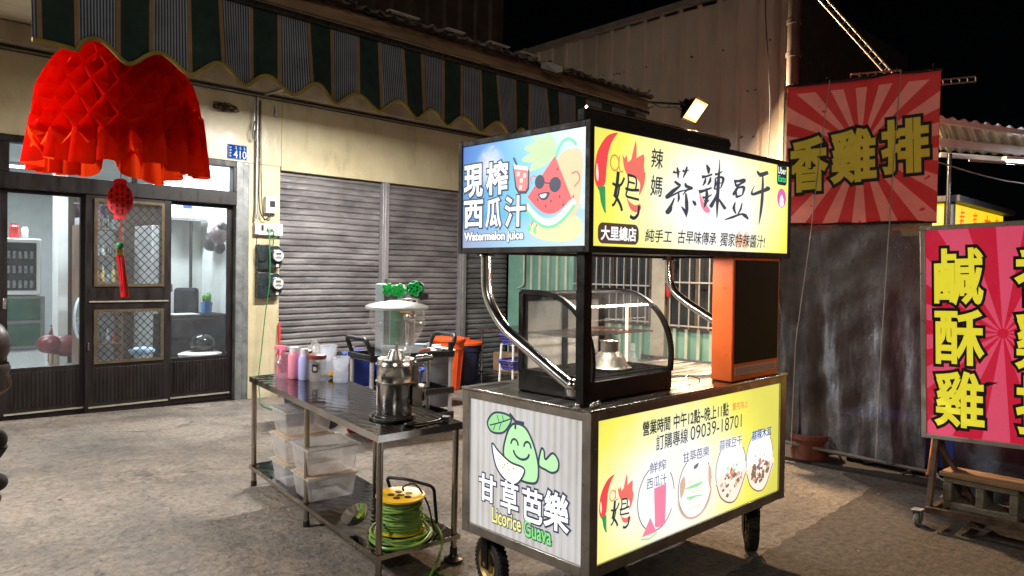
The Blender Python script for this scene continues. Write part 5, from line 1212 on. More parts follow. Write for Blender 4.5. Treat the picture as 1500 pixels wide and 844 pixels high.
pr.poly([(.458, 1.735), (.352, 1.715), (.352, 1.62), (.37, 1.6), (.42, 1.603), (.44, 1.63)], navy, 1.5); pr.poly([(.45, 1.725), (.36, 1.708), (.362, 1.628), (.375, 1.612), (.415, 1.615), (.43, 1.635)], emis('ink_juice', (1, .25, .25), .95, (.4, .1, .1)), 2.0); pr.poly([(.452, 1.735), (.356, 1.715), (.358, 1.7), (.448, 1.715)], ink_w, 2.3); pr.line([(.43, 1.73), (.452, 1.765)], .01, navy, 2.5)
for a, b in ((.42, 1.69), (.4, 1.66), (.38, 1.68), (.405, 1.63)): pr.rrect(a-.01, b-.01, a+.01, b+.01, .003, emis('ink_ice', (1, .72, .7), .95, (.5, .3, .3)), 2.3)
pr.build('watermelon_drawing', sg_l)
pr = Print(FT)
for ch, b in (('現', (.787, 1.61, .66, 1.755)), ('榨', (.628, 1.612, .49, 1.755)), ('西', (.787, 1.466, .657, 1.588)), ('瓜', (.632, 1.464, .53, 1.592)), ('汁', (.5, 1.462, .375, 1.592))):
    pr.text(ch, *b, navy, .012, .07, d=2.5); pr.text(ch, *b, ink_w, .026, 0, d=4.4)
pr.text('Watermelon juice', .785, 1.392, .385, 1.44, navy, .0, .10, d=2.5); pr.text('Watermelon juice', .785, 1.392, .385, 1.44, ink_w, .035, 0, d=4.4)
pr.build('lettering', sg_l)

# --- things standing on the counter (own objects, in the cart's frame)
def ct(name, label, cat, x, y, z=CZ, rz=0, group=None): return thing(name, label, cat, group=group, mat=CM @ Matrix.Translation((x, y, z)) @ Matrix.Rotation(rz, 4, 'Z'))
kb = ct('ordering_kiosk', 'orange self ordering kiosk with a dark screen on the cart counter', 'kiosk', 1.11, .012)
s = MB(); s.box((0, 0, .001), (.485, .125, .645)); s.build('housing', pm('orange_powder_coat', (.85, .16, .035), .38, .1, .12, 4, .04, 50), kb, local=True, bevel=.008)
s = MB(); s.box((.015, -.004, .095), (.465, .001, .625)); s.build('screen', pm('screen_glass', (.01, .011, .014), .5, 0, 0, spec=.12), kb, local=True, bevel=.002)
s = MB(); s.box((.02, -.003, .035), (.455, .0, .078)); st_ = s.build('sticker', pm('sticker_paper', (.75, .6, .52), .5, 0, .1), kb, local=True)
pr = Print(lambda u, v, d: Vector((u, -.003-d*.0009, v)))
random.seed(4)
for k in range(20):
    u = .03+k*.0205; cc = pm('sticker_red', (.5, .08, .12), .5) if k % 7 < 5 else pm('sticker_blue', (.15, .15, .4), .5)
    for q in range(3): pr.line([(u, .043+q*.011+random.uniform(0, .003)), (u+.014, .043+q*.011)], .003, cc)
    pr.line([(u+.007, .04), (u+.007, .072)], .003, cc)
pr.build('lettering', st_)
# warmer case
wc = ct('warming_case', 'black curved glass warming display case on the cart counter', 'display case', .13, .115)
wx, wy = .6, .45
s = MB(); s.box((0, 0, .001), (wx, wy, .088)); s.build('base', black_paint, wc, local=True, bevel=.006)
cp = [(.005, .09), (.0, .17), (.012, .25), (.05, .33), (.11, .395), (.2, .445), (.29, .462), (.44, .465)]     # y,z profile of the glass
cps = spline([(a, b) for a, b in cp], 5, False)
for xx in (0, wx-.018):
    s = MB()
    for i in range(len(cps)-1): s.bar((xx+.009, cps[i].x, cps[i].y), (xx+.009, cps[i+1].x, cps[i+1].y), .022, .018, up=(1, 0, 0))
    s.box((xx, wy-.03, .088), (xx+.018, wy, .465)); s.box((xx, .0, .088), (xx+.018, wy-.03, .105)); s.build('side_frame', black_paint, wc, local=True)
    s = MB(); s.prism([(p.x+.004, p.y) for p in cps]+[(wy-.03, .46), (wy-.03, .1)], lambda u, v, d: Vector((xx+.009+d, u, v)), 0, .003); s.build('side_glass', pane, wc, local=True, smooth=False)
s = MB(); s.grid(lambda u, v: Vector((.02+u*(wx-.04), cps[min(len(cps)-1, int(v*(len(cps)-1)+.5))].x, cps[min(len(cps)-1, int(v*(len(cps)-1)+.5))].y)), 1, len(cps)-1); s.build('curved_glass', clear('case_glass', (.95, .95, .93), .02, grough=.06, fres=1.5), wc, local=True)
s = MB()
for a, b in ((.018, .04), (wx/2-.02, wx/2+.02), (wx-.04, wx-.018)): s.box((a, wy-.025, .088), (b, wy-.005, .445))
s.box((.018, wy-.025, .42), (wx-.018, wy-.005, .463)); s.box((.018, wy-.15, .455), (wx-.018, wy, .466)); s.build('back_frame', black_paint, wc, local=True, bevel=.002)
for a, b in ((.04, wx/2-.02), (wx/2+.02, wx-.04)):
    s = MB(); s.box((a, wy-.02, .1), (b, wy-.014, .42)); s.build('sliding_door', clear('pale_back_door', (.85, .83, .8), .62, bodycol=(.8, .74, .68), grough=.2), wc, local=True)
s = MB()
for k in range(14): s.bar((.02, .1+k*.024, .275), (wx-.02, .1+k*.024, .275), .004)
for xx in (.022, wx/2, wx-.022): s.bar((xx, .1, .272), (xx, .42, .272), .006)
s.build('wire_shelf', chrome, wc, local=True)
s = MB()
for k in range(32): s.bar((.02+k*(wx-.04)/31, .02, .1), (.02+k*(wx-.04)/31, wy-.03, .1), .004)
for k in range(9): s.bar((.02, .03+k*.046, .102), (wx-.02, .03+k*.046, .102), .005)
s.build('tray_grid', dark_steel, wc, local=True)
s = MB(); s.cyl((.50, .2, .12), (.50, .2, .40), .007, 12); s.build('glint_tube', emis('glint_glow', (1, .72, .5), 2.2), wc, local=True)  # added glowing tube stands in for a lamp reflected in the glass
def ct2(name, label, cat, x, y, z): return thing(name, label, cat, mat=CM @ Matrix.Translation((x, y, z)))
b_ = MB(); b_.lathe([(.1, 0), (.105, .006), (.085, .02), (.075, .05), (.05, .075), (.042, .08), (.042, .125), (.048, .132), (.044, .134)], (0, 0, 0), 32)
t = ct2('steel_strainer', 'brushed steel funnel bowl upside down in the warming case', 'bowl', .13+.32, .115+.16, CZ+.106); b_.build('body', pm('spun_steel', (.7, .66, .6), .42, 1, .1, 10), t, local=True)
b_ = MB(); b_.lathe([(.03, .0), (.033, .01), (.033, .09), (.012, .125), (.012, .16), (.001, .16)], (0, 0, 0), 20)
t = ct2('squeeze_bottle', 'small clear bottle with pale top standing behind the case', 'bottle', .82, .42, CZ+.001); b_.build('body', milky, t, local=True)
b_ = MB(); b_.cyl((0, 0, .15), (0, 0, .185), .013, 12); b_.build('cap', white_pl, t, local=True)
t = ct2('blue_cloth', 'crumpled blue cloth behind the steel bowl in the case', 'cloth', .13+.49, .115+.3, CZ+.106)
b_ = MB(); b_.grid(lambda u, v: Vector((-.07+.14*u, -.05+.1*v, .02+.014*math.sin(u*9)+.012*math.sin(v*8+u*4))), 12, 10); b_.build('cloth', pm('royal_cloth', (.02, .05, .5), .8), t, local=True, solid=.004)
t = ct2('white_wire', 'thin white wire looped on the counter by the kiosk', 'wire', .86, .1, CZ+.006)
b_ = MB(); b_.tube(spline([(0, 0, 0), (.04, .05, .02), (.1, .07, .03), (.16, .05, .01), (.24, .1, 0)], 6, False), .003, 6); b_.build('wire', white_pl, t, local=True)
# ================================================================== STEEL TABLE
TM = Matrix(((.994, .103, -.024, 2.071), (-.104, .994, -.037, 3.01), (.02, .039, .999, .004), (0, 0, 0, 1)))
TM = Matrix.Translation(TM.translation) @ TM.to_3x3().to_quaternion().to_matrix().to_4x4()
tb = thing('steel_work_table', 'long shiny steel table with a lower shelf beside the stall cart', 'table', mat=TM)
TW, TL, TH = .496, 1.792, .744
def mirror_steel():
    m, nt, o = newmat('dark_mirror_steel')
    b = N(nt, 'ShaderNodeBsdfPrincipled'); nt.links.new(b.outputs[0], o.inputs[0]); b.inputs['Metallic'].default_value = 1
    wv = N(nt, 'ShaderNodeTexWave', wave_type='RINGS', rings_direction='Z'); wv.inputs['Scale'].default_value = 3.2; wv.inputs['Distortion'].default_value = 9; wv.inputs['Detail'].default_value = 2.5; wv.inputs['Detail Scale'].default_value = 1.1
    tc = N(nt, 'ShaderNodeTexCoord'); mp = N(nt, 'ShaderNodeMapping'); mp.inputs['Scale'].default_value = (2.6, 1, 1); nt.links.new(tc.outputs['Object'], mp.inputs['Vector']); nt.links.new(mp.outputs[0], wv.inputs['Vector'])
    r = ramp(nt, wv.outputs['Fac'], [(.2, (.13, .13, .14)), (.75, (.21, .215, .22))]); nt.links.new(r.outputs[0], b.inputs['Base Color'])
    n = noise(nt, 3, 4); rr = ramp(nt, n.outputs['Fac'], [(.3, (.04, .04, .04)), (.7, (.11, .11, .11))]); nt.links.new(rr.outputs[0], b.inputs['Roughness'])
    bp = N(nt, 'ShaderNodeBump'); bp.inputs['Strength'].default_value = .12; bp.inputs['Distance'].default_value = .004; nt.links.new(wv.outputs['Fac'], bp.inputs['Height']); nt.links.new(bp.outputs[0], b.inputs['Normal'])
    return m
mst = mirror_steel()
s = MB(); s.box((.001, .001, TH-.004), (TW-.001, TL-.001, TH)); s.build('tabletop', mst, tb, local=True)
s = MB(); s.box((0, 0, TH-.036), (TW, .003, TH-.0005)); s.box((0, TL-.003, TH-.036), (TW, TL, TH-.0005)); s.box((0, .003, TH-.036), (.003, TL-.003, TH-.0005)); s.box((TW-.003, .003, TH-.036), (TW, TL-.003, TH-.0005)); s.build('table_edge', pm('edge_steel', (.5, .49, .47), .18, 1, .2, 5, rvar=.08), tb, local=True)
leg_m = pm('leg_steel', (.42, .37, .32), .22, 1, .25, 5, rvar=.08)
for a, b in ((.025, .025), (.025, TL/2), (.025, TL-.025), (TW-.025, .025), (TW-.025, TL/2), (TW-.025, TL-.025)):
    s = MB(); s.cyl((a, b, .03), (a, b, TH-.03), .0165, 20); l_ = s.build('leg', leg_m, tb, local=True)
    if (a, b) == (TW-.025, .025):
        s = MB(); s.lathe([(.001, -.002), (.052, -.002), (.052, .012), (.03, .02), (.02, .034), (.02, .07)], (a, b, 0), 24); s.build('foot', black_pl, l_, local=True)
    else:
        s = MB(); s.cyl((a, b, -.002), (a, b, .035), .02, 14); s.build('foot', black_pl, l_, local=True)
s = MB(); s.box((.004, .004, .138), (TW-.004, TL-.004, .142)); s.build('shelf', mst, tb, local=True)
s = MB(); s.box((.0, .0, .118), (TW, .004, .1425)); s.box((0, TL-.004, .118), (TW, TL, .1425)); s.box((0, .004, .118), (.004, TL-.004, .1425)); s.box((TW-.004, .004, .118), (TW, TL-.004, .1425)); s.build('shelf_edge', leg_m, tb, local=True)
def tt(name, label, cat, x, y, z=TH, rz=0, group=None): return thing(name, label, cat, group=group, mat=TM @ Matrix.Translation((x, y, z+.0008)) @ Matrix.Rotation(rz, 4, 'Z'))
# spray bottle
t = tt('spray_bottle', 'clear spray bottle with a pink trigger head at the table end', 'spray bottle', .168, 1.64, rz=R(-50))
s = MB(); s.lathe([(.001, .002), (.04, .0), (.044, .01), (.044, .1), (.036, .135), (.018, .16), (.016, .17)], seg=24); s.build('bottle', clear('clear_pink_bottle', (.97, .8, .88), .22, bodycol=(.85, .45, .55), grough=.05, fres=1.5), t, local=True)
s = MB(); s.cyl((0, 0, .165), (0, 0, .188), .019, 16); s.box((-.05, -.012, .186), (.03, .012, .213)); s.tube([(-.03, 0, .188), (-.04, 0, .165), (-.05, 0, .14)], .007, 8); s.cyl((-.05, 0, .2), (-.062, 0, .2), .008, 10); s.build('spray_head', pm('pink_plastic', (.85, .25, .38), .35, 0, .05), t, local=True, bevel=.002)
s = MB()
for k in range(4): s.box((-.046, -.02, .03+k*.02), (-.0445, .02, .036+k*.02))
s.build('print', pm('pink_print', (.75, .1, .25), .5), t, local=True)
t = tt('pink_bottle', 'pink plastic bottle with a white cap', 'bottle', .225, 1.575)
s = MB(); s.lathe([(.001, 0), (.038, 0), (.042, .006), (.042, .15), (.034, .175), (.03, .18)], seg=28); s.build('body', pm('pink_milky', (.85, .3, .42), .35, 0, .05, em=0), t, local=True)
s = MB(); s.cyl((0, 0, .178), (0, 0, .21), .033, 24, .03); s.build('cap', white_pl, t, local=True, bevel=.002)
t = tt('lavender_bottle', 'pale lavender plastic bottle with a white cap', 'bottle', .262, 1.50)
s = MB(); s.lathe([(.001, 0), (.036, 0), (.039, .006), (.039, .13), (.03, .168), (.026, .175)], seg=28); s.build('body', pm('lavender_milky', (.48, .52, .9), .35, 0, .05), t, local=True)
s = MB(); s.cyl((0, 0, .172), (0, 0, .205), .028, 24, .026); s.build('cap', white_pl, t, local=True, bevel=.002)
lab_m = pm('black_label', (.015, .012, .012), .4, 0, 0)
def jar(x, y, lab, r=.056, h=.155, rz=0, label_on=True):
    t = tt('candy_jar', lab, 'jar', x, y, rz=rz, group='jars with brown lids')
    s = MB(); s.lathe([(.001, .002), (r-.004, 0), (r, .006), (r, h*.93), (r-.006, h)], seg=32); s.build('jar_body', clear('jar_clear', (.97, .96, .95), .2, bodycol=(.75, .72, .7), grough=.04, fres=1.45), t, local=True)
    s = MB(); s.lathe([(r+.002, h-.012), (r+.004, h), (r+.004, h+.012), (r-.004, h+.018), (.001, h+.018)], seg=32); s.build('lid', pm('brown_lid', (.22, .05, .035), .4, 0, .1), t, local=True)
    if label_on:
        s = MB(); a0 = -2.25
        s.grid(lambda u, v: Vector(((r+.001)*math.cos(a0+.62*u-.31), (r+.001)*math.sin(a0+.62*u-.31), h*.38+v*.055)), 8, 1); lb = s.build('label', lab_m, t, local=True)
        P_ = Print(lambda u, v, d: Vector(((r+.001+d*.0008)*math.cos(a0+u/r), (r+.001+d*.0008)*math.sin(a0+u/r), h*.38+v)))
        P_.text('御', -.011, .012, .011, .038, white_pl, .02, d=1); P_.build('lettering', lb)
jar(.325, 1.44, 'clear jar with a brown lid and black square label'); jar(.30, 1.60, 'brown lidded clear jar behind the labelled jar', .052, .165, label_on=False)
def cup(x, y, lab, r, h, side=1):
    t = tt('measuring_cup', lab, 'cup', x, y, group='tall frosted cups')
    s = MB(); s.lathe([(.001, .003), (r-.01, 0), (r-.006, .006), (r, h-.01), (r+.005, h-.008), (r+.005, h), (r-.003, h), (r-.004, h-.01), (r-.01, .01), (.001, .008)], seg=36); s.build('cup_body', milky_cup, t, local=True)
    s = MB(); a0 = -.75; s.grid(lambda u, v: Vector(((r+.0015)*math.cos(a0+.5*u-.25), (r+.0015)*math.sin(a0+.5*u-.25), h*.45+v*.05)), 6, 1); s.build('label', lab_m, t, local=True)
cup(.426, 1.30, 'tall frosted cup with black label standing in front of the sponge', .056, .165); cup(.475, 1.60, 'taller frosted cup standing behind the brown lidded jar', .06, .2)
t = tt('sponge', 'yellow orange sponge lying between the frosted cups', 'sponge', .466, 1.46, rz=.4)
s = MB(); s.ball((0, 0, .028), .05, 20, 1.25, .8, .55); s.ball((.04, .03, .028), .04, 14, 1, .8, .6); s.build('foam', pm('yellow_sponge', (.85, .48, .05), .9, 0, .15, 30, .5, 60), t, local=True)
# soy grinder
t = tt('soy_grinder', 'steel grinder with a big clear plastic hopper on the table', 'grinder', .255, .285, rz=R(-46))
s = MB(); s.lathe([(.001, .012), (.098, .012), (.1, .02), (.1, .185), (.104, .19), (.104, .2), (.1, .206), (.1, .275), (.104, .28), (.104, .29), (.098, .298), (.096, .315), (.001, .315)], seg=48); s.build('body', chrome, t, local=True)
s = MB(); s.lathe([(.1, .0), (.108, .0), (.108, .014), (.1, .018), (.001, .018)], seg=40); s.build('base_ring', black_pl, t, local=True)
s = MB()
for zz in (.196, .285): s.lathe([(.101, zz-.004), (.108, zz-.004), (.108, zz+.004), (.101, zz+.004)], seg=40)
s.box((.1, -.012, .18), (.125, .012, .3)); s.cyl((.115, 0, .285), (.15, 0, .285), .009, 10); s.cyl((.1, 0, .245), (.13, 0, .245), .012, 10); s.build('clamp', brushed, t, local=True, bevel=.002)
s = MB(); s.cyl((.1, .03, .31), (.16, .05, .318), .02, 16); s.cyl((.15, .047, .316), (.185, .058, .32), .014, 14); s.tube([(.11, .03, .335), (.13, .035, .355), (.17, .045, .365)], .006, 8); s.build('spout', brushed, t, local=True)
s = MB(); s.tube([(.115, .03, .35), (.14, .037, .362), (.175, .048, .366)], .008, 8); s.build('spout_lever', pm('red_orange_grip', (.6, .12, .05), .4), t, local=True)
s = MB(); s.box((.1, -.045, .07), (.155, .045, .18)); s.build('switch_box', brushed, t, local=True, bevel=.006)
s = MB(); s.box((.155, -.02, .1), (.16, .02, .15)); s.box((.155, -.008, .16), (.158, .008, .17)); s.build('switch', black_pl, t, local=True)
s = MB(); a0 = math.pi*1.12; s.grid(lambda u, v: Vector((.101*math.cos(a0+.5*u-.25), .101*math.sin(a0+.5*u-.25), .07+.1*v)), 8, 1); lb = s.build('sticker', pm('pale_sticker', (.65, .6, .58), .5, 0, .05), t, local=True)
P_ = Print(lambda u, v, d: Vector(((.101+d*.0008)*math.cos(a0+u/.1), (.101+d*.0008)*math.sin(a0+u/.1), v)))
for k in range(7): P_.line([(-.018, .155-k*.012), (.018-random.uniform(0, .012), .155-k*.012)], .0035, red_pl)
P_.build('sticker_print', lb)
s = MB(); s.lathe([(.07, .316), (.076, .335), (.09, .375), (.14, .475), (.150, .498), (.152, .585)], seg=8)
s2 = [(.088, .318), (.10, .352), (.148, .455), (.152, .47), (.152, .585)]
s.build('hopper', clear('hopper_clear', (.95, .95, .95), .12, bodycol=(.75, .75, .75), grough=.05, fres=1.5), t, local=True, smooth=True, ang=80)
s = MB(); s.lathe([(.148, .496), (.155, .499), (.155, .503), (.148, .506)], seg=40); s.build('hopper_band', clearpl, t, local=True)
s = MB(); s.lathe([(.155, .582), (.166, .583), (.166, .594), (.15, .6), (.1, .612), (.03, .622), (.001, .624)], seg=44); s.build('hopper_lid', pm('white_lid', (.42, .44, .46), .35, 0, .04), t, local=True)
s = MB(); s.cyl((0, 0, .31), (0, 0, .36), .05, 20, .03); s.cyl((0, 0, .36), (0, 0, .4), .012, 10, .004); s.build('auger', brushed, t, local=True)
s = MB()
cp_ = [(.1, -.06, .012), (.02, -.125, .008), (-.09, -.1, .008), (-.13, 0, .008), (-.08, .1, .006)]
s.tube(spline(cp_, 6, False), .006, 8); s.tube(spline([(.1, -.04, .02), (.14, -.1, .008), (.1, -.17, .007), (.17, -.15, .007), (.24, -.06, .007), (.28, -.02, .02)], 6, False), .0055, 8); s.box((.26, -.04, .005), (.3, .0, .025))
s.build('power_cord', black_pl, t, local=True)
# bins on the shelf
SZ = .1425
def tote(x, y, z, w, d, h, lab, lid=None):
    t = thing('storage_box', lab, 'storage box', group='clear plastic boxes under the table', mat=TM @ Matrix.Translation((x, y, z+.0008)))
    s = MB(); k = .022
    A = [s.bm.verts.new(p) for p in ((k, k, 0), (w-k, k, 0), (w-k, d-k, 0), (k, d-k, 0))]; B = [s.bm.verts.new(p) for p in ((.004, .004, h), (w-.004, .004, h), (w-.004, d-.004, h), (.004, d-.004, h))]
    s.bm.faces.new(A)
    for i in range(4): s.bm.faces.new((A[i], A[(i+1) % 4], B[(i+1) % 4], B[i]))
    s.build('box_body', milky, t, local=True, bevel=.014)
    s = MB(); s.tube([(0, 0, h-.004), (w, 0, h-.004), (w, d, h-.004), (0, d, h-.004)], .0055, 6, True); s.build('rim', clear('milky_rim', (.93, .94, .96), .6, bodycol=(.82, .82, .82), grough=.2, fres=1.35), t, local=True)
    s = MB(); s.box((.004, .004, h+.001), (w-.004, d-.004, h+.006)); s.box((.03, .03, h+.006), (w-.03, d-.03, h+.009)); s.box((w/2-.03, .012, h+.009), (w/2+.03, .02, h+.013)); s.build('lid', lid or clear('milky_lid', (.94, .95, .96), .3, bodycol=(.8, .78, .76), grough=.15, fres=1.4), t, local=True, bevel=.003)
tanlid = clear('cream_lid', (.9, .86, .8), .82, bodycol=(.85, .68, .5), grough=.25, fres=1.35)
tote(-.0+.01, .84, SZ, .32, .255, .145, 'clear plastic box with a cream lid, lower one of the nearer stack', tanlid)
tote(-.0+.005, .835, SZ+.158, .33, .265, .16, 'clear empty plastic box, upper one of the nearer stack')
tote(.0+.01, 1.185, SZ, .32, .25, .135, 'clear plastic box at the bottom of the farther stack', tanlid)
tote(.0+.005, 1.18, SZ+.148, .33, .26, .155, 'clear plastic box with a cream lid in the middle of the farther stack', tanlid)
tote(.01, 1.185, SZ+.317, .32, .25, .15, 'clear plastic box on top of the farther stack')
# cable reel
t = tt('cable_reel', 'yellow cable reel wound with green cable on the lower shelf', 'cable reel', .225, .165, SZ)
s = MB()
for z0 in (.035, .205): s.lathe([(.02, z0), (.118, z0), (.128, z0+.006), (.128, z0+.014), (.118, z0+.012), (.02, z0+.01)], seg=40)
s.cyl((0, 0, .0), (0, 0, .205), .03, 20)
s.build('drum', pm('yellow_drum', (.85, .52, .02), .4, 0, .08, 10), t, local=True)
for k in range(5):
    s = MB(); a = k*1.257; s.cyl((.05*math.cos(a), .05*math.sin(a), .2151), (.05*math.cos(a), .05*math.sin(a), .2185), .018, 12); s.build('socket', pm('dark_brown_pl', (.06, .03, .02), .5), t, local=True)
gcab = pm('green_hose', (.06, .2, .03), .4, 0, .3, 5, col2=(.3, .46, .08)); random.seed(21)
s = MB()
for k in range(12):
    zz = .055+k*.0128; r = .098+.012*math.sin(math.pi*(k+.5)/12)-.0*k + (.012 if k < 4 else 0)
    w1, w2, w3 = random.uniform(-.006, .006), random.uniform(0, 6), random.uniform(-.004, .004)
    s.tube([((r+w3*math.sin(3*a))*math.cos(a), (r+w3*math.sin(3*a))*math.sin(a), zz+w1*math.sin(a+w2)) for a in [i*.1745 for i in range(36)]], .0075, 8, True)
for k in range(14):
    r = random.uniform(.096, .118); zz = random.uniform(.06, .18); tl = random.uniform(.01, .03); ph = random.uniform(0, 6)
    s.tube([((r+.004*math.sin(2*a))*math.cos(a), (r+.004*math.sin(2*a))*math.sin(a), zz+tl*math.sin(a+ph)) for a in [i*.1745 for i in range(36)]], .007, 8, True)
s.tube(spline([(.11, -.05, .07), (.1, -.14, .04), (-.02, -.19, .015), (-.15, -.13, .01), (-.16, .02, .01), (-.08, .13, .01)], 8, False), .0075, 8)
s.tube(spline([(-.14, -.03, .12), (-.16, -.08, .06), (-.1, -.16, .02), (.02, -.17, .01), (.13, -.1, .01), (.17, 0, .01), (.1, .12, .01)], 8, False), .0075, 8)
s.tube(spline([(.12, .02, .1), (.17, -.06, .05), (.14, -.19, -.01), (.02, -.27, -.12), (-.02, -.25, -.1385), (.08, -.2, -.139), (.1, -.3, -.139)], 8, False), .0075, 8)
for k in range(5):
    rr = .13+random.uniform(-.02, .03); s.tube([(rr*math.cos(a)*1.0, rr*math.sin(a), .008+k*.006+.004*math.sin(a*2+k)) for a in [i*.2094 for i in range(30)]], .0065, 6, True)
s.build('cable', gcab, t, local=True)
s = MB(); s.tube(fillet([(.03, .16, .0), (.03, .16, .20), (-.0, .15, .27), (.05, .02, .285), (.16, -.07, .25), (.175, -.08, .06)], .03), .009, 10); s.tube([(-.13, .1, .01), (.03, .16, .01), (.17, .1, .01), (.175, -.08, .06)], .008, 8); s.build('carry_handle', black_paint, t, local=True)
s = MB(); s.tube(spline([(.03, .02, .225), (.03, .02, .25), (.08, -.02, .26), (.13, -.06, .16), (.16, -.09, .02), (.24, -.06, .0), (.27, .0, .0)], 8, False), .005, 8); s.build('plug_lead', black_pl, t, local=True)
t = tt('steel_bowl', 'shiny steel bowl standing on edge beside the cable reel', 'bowl', .075, .345, SZ)
s = MB(); s.lathe([(.001, .0), (.06, .004), (.1, .03), (.12, .07), (.125, .074), (.118, .07), (.097, .034), (.058, .008), (.001, .004)], seg=36)
for v in s.bm.verts: v.co = Matrix.Rotation(R(-62), 3, 'X') @ Matrix.Rotation(R(20), 3, 'Z') @ (v.co*.62) + Vector((-.02, -.04, .075))
s.build('bowl_body', chrome, t, local=True)

# ================================================================== UTILITY TROLLEY
TX, TY, TA = 4.09, 5.58, R(-6)
tr = thing('utility_trolley', 'black utility trolley with grey posts and red castors behind the table', 'trolley', (TX, TY, gh(TX, TY)), TA)
hx, hy = .44, .22
for zz in (.13, .36, .70):
    s = MB(); s.box((-hx, -hy, zz), (hx, hy, zz+.012)); s.box((-hx, -hy, zz+.012), (hx, -hy+.02, zz+.06)); s.box((-hx, hy-.02, zz+.012), (hx, hy, zz+.06)); s.box((-hx, -hy+.02, zz+.012), (-hx+.02, hy-.02, zz+.06)); s.box((hx-.02, -hy+.02, zz+.012), (hx, hy-.02, zz+.06)); s.build('tray', black_pl, tr, local=True, bevel=.006)
for a in (-1, 1):
    for b in (-1, 1):
        s = MB(); s.cyl((a*(hx-.03), b*(hy-.03), .13), (a*(hx-.03), b*(hy-.03), .80), .019, 14); s.build('post', pm('light_grey_post', (.6, .6, .62), .35, .3, .05), tr, local=True)
        q = Vector((a*(hx-.05), b*(hy-.02), 0)); s = MB(); s.lathe([(.02, -.016), (.05, -.016), (.056, -.01), (.056, .01), (.05, .016), (.02, .016)], q+Vector((0, 0, .058)), 24, 'Y'); cst = s.build('castor', pm('dark_red_wheel', (.3, .02, .03), .4), tr, local=True)
        s = MB(); s.cyl(q+Vector((0, -.02, .058)), q+Vector((0, .02, .058)), .02, 14); s.box(q+Vector((-.035, -.03, .05)), q+Vector((.035, -.022, .13))); s.box(q+Vector((-.035, .022, .05)), q+Vector((.035, .03, .13))); s.box(q+Vector((-.04, -.035, .13)), q+Vector((.04, .035, .14))); s.build('castor_fork', black_pl, cst, local=True, bevel=.002)
    s = MB(); s.tube(fillet([(a*(hx-.03), -hy+.03, .76), (a*(hx+.03), -hy+.03, .90), (a*(hx+.03), hy-.03, .90), (a*(hx-.03), hy-.03, .76)], .06), .021, 12); s.tube(fillet([(a*(hx-.03), -hy+.03, .72), (a*(hx-.03), -hy+.03, .84)], .02), .025, 12); s.build('push_handle', black_pl, tr, local=True)
# press machine with the green star knobs, standing on the trolley
PM_ = Matrix.Translation((TX, TY, gh(TX, TY))) @ Matrix.Rotation(TA, 4, 'Z')
t = thing('juice_press', 'pale blue press machine with two green star knobs behind the hopper', 'press', mat=PM_ @ Matrix.Translation((.02, .0, .815)) @ Matrix.Rotation(R(-38), 4, 'Z'))
pb_ = pm('pale_blue_enamel', (.5, .62, .7), .35, 0, .06)
s = MB(); s.box((-.27, .0, -.102), (-.19, .14, .56)); s.box((-.19, -.12, -.102), (.2, .16, .0)); s.box((-.19, .06, .0), (.0, .16, .48)); s.build('stand', pb_, t, local=True, bevel=.006)
s = MB(); s.cyl((-.06, .2, .5), (-.06, -.02, .5), .055, 24); s.cyl((.1, .22, .52), (.1, -.03, .52), .062, 24); s.cyl((-.15, .1, .5), (-.15, -.01, .49), .05, 20); s.build('housing', pm('cast_grey', (.42, .43, .45), .4, .6, .15, 8), t, local=True, bevel=.004)
s = MB(); s.cyl((.1, -.03, .52), (.1, -.055, .52), .078, 30); s.build('knob_plate', pm('dark_teal', (.01, .05, .05), .4), t, local=True, bevel=.004)
gk = pm('bright_green_knob', (.01, .55, .1), .3, 0, .1)
for cx_, cz_, yy, sc in ((.1, .52, -.07, 1.0), (-.05, .5, -.05, .95), (-.15, .51, -.03, .8)):
    s = MB()
    ptsk = [(cx_+sc*(.055+.012*math.cos(5*a))*math.cos(a), yy, cz_+sc*(.055+.012*math.cos(5*a))*math.sin(a)) for a in [i*.1257 for i in range(50)]]
    s.tube(ptsk, .009, 8, True)
    for k in range(5):
        a = k*1.2566; s.bar((cx_, yy, cz_), (cx_+sc*.05*math.cos(a), yy, cz_+sc*.05*math.sin(a)), .014)
        s.tube([(cx_+sc*(.05*math.cos(a)+.017*math.cos(b)), yy, cz_+sc*(.05*math.sin(a)+.017*math.sin(b))) for b in [i*.6283 for i in range(10)]], .005, 6, True)
    s.cyl((cx_, yy-.02, cz_), (cx_, yy+.03, cz_), .017, 14); s.build('star_knob', gk, t, local=True)
s = MB(); s.box((-.06, -.06, .385), (.13, .08, .43)); s.build('white_bracket', white_pl, t, local=True, bevel=.004)
s = MB()
for k in range(3): s.box((-.03+k*.055, -.062, .398), (.0+k*.055, -.0595, .415))
s.build('bracket_slot', black_pl, t, local=True)
s = MB(); s.box((-.03, -.1, .3), (.07, .0, .37)); s.build('yellow_block', pm('yellow_nylon', (.9, .55, .02), .45), t, local=True, bevel=.006)
s = MB(); s.cyl((-.08, .0, .0), (-.08, .0, .36), .05, 20); s.build('green_cylinder', pm('dark_green_paint', (.01, .22, .1), .4), t, local=True)
s = MB(); s.cyl((.05, -.02, .0), (.05, -.02, .3), .05, 20); s.ball((.05, -.02, .26), .07, 16); s.build('chamber', chrome, t, local=True)
s = MB(); s.lathe([(.001, 0), (.12, .0), (.15, .03), (.15, .045), (.11, .02), (.001, .015)], (0, 0, 0), 30); t = thing('white_tray', 'white dish on the trolley beside the press machine', 'dish', mat=PM_ @ Matrix.Translation((.30, .05, .713))); s.build('dish_body', white_pl, t, local=True)
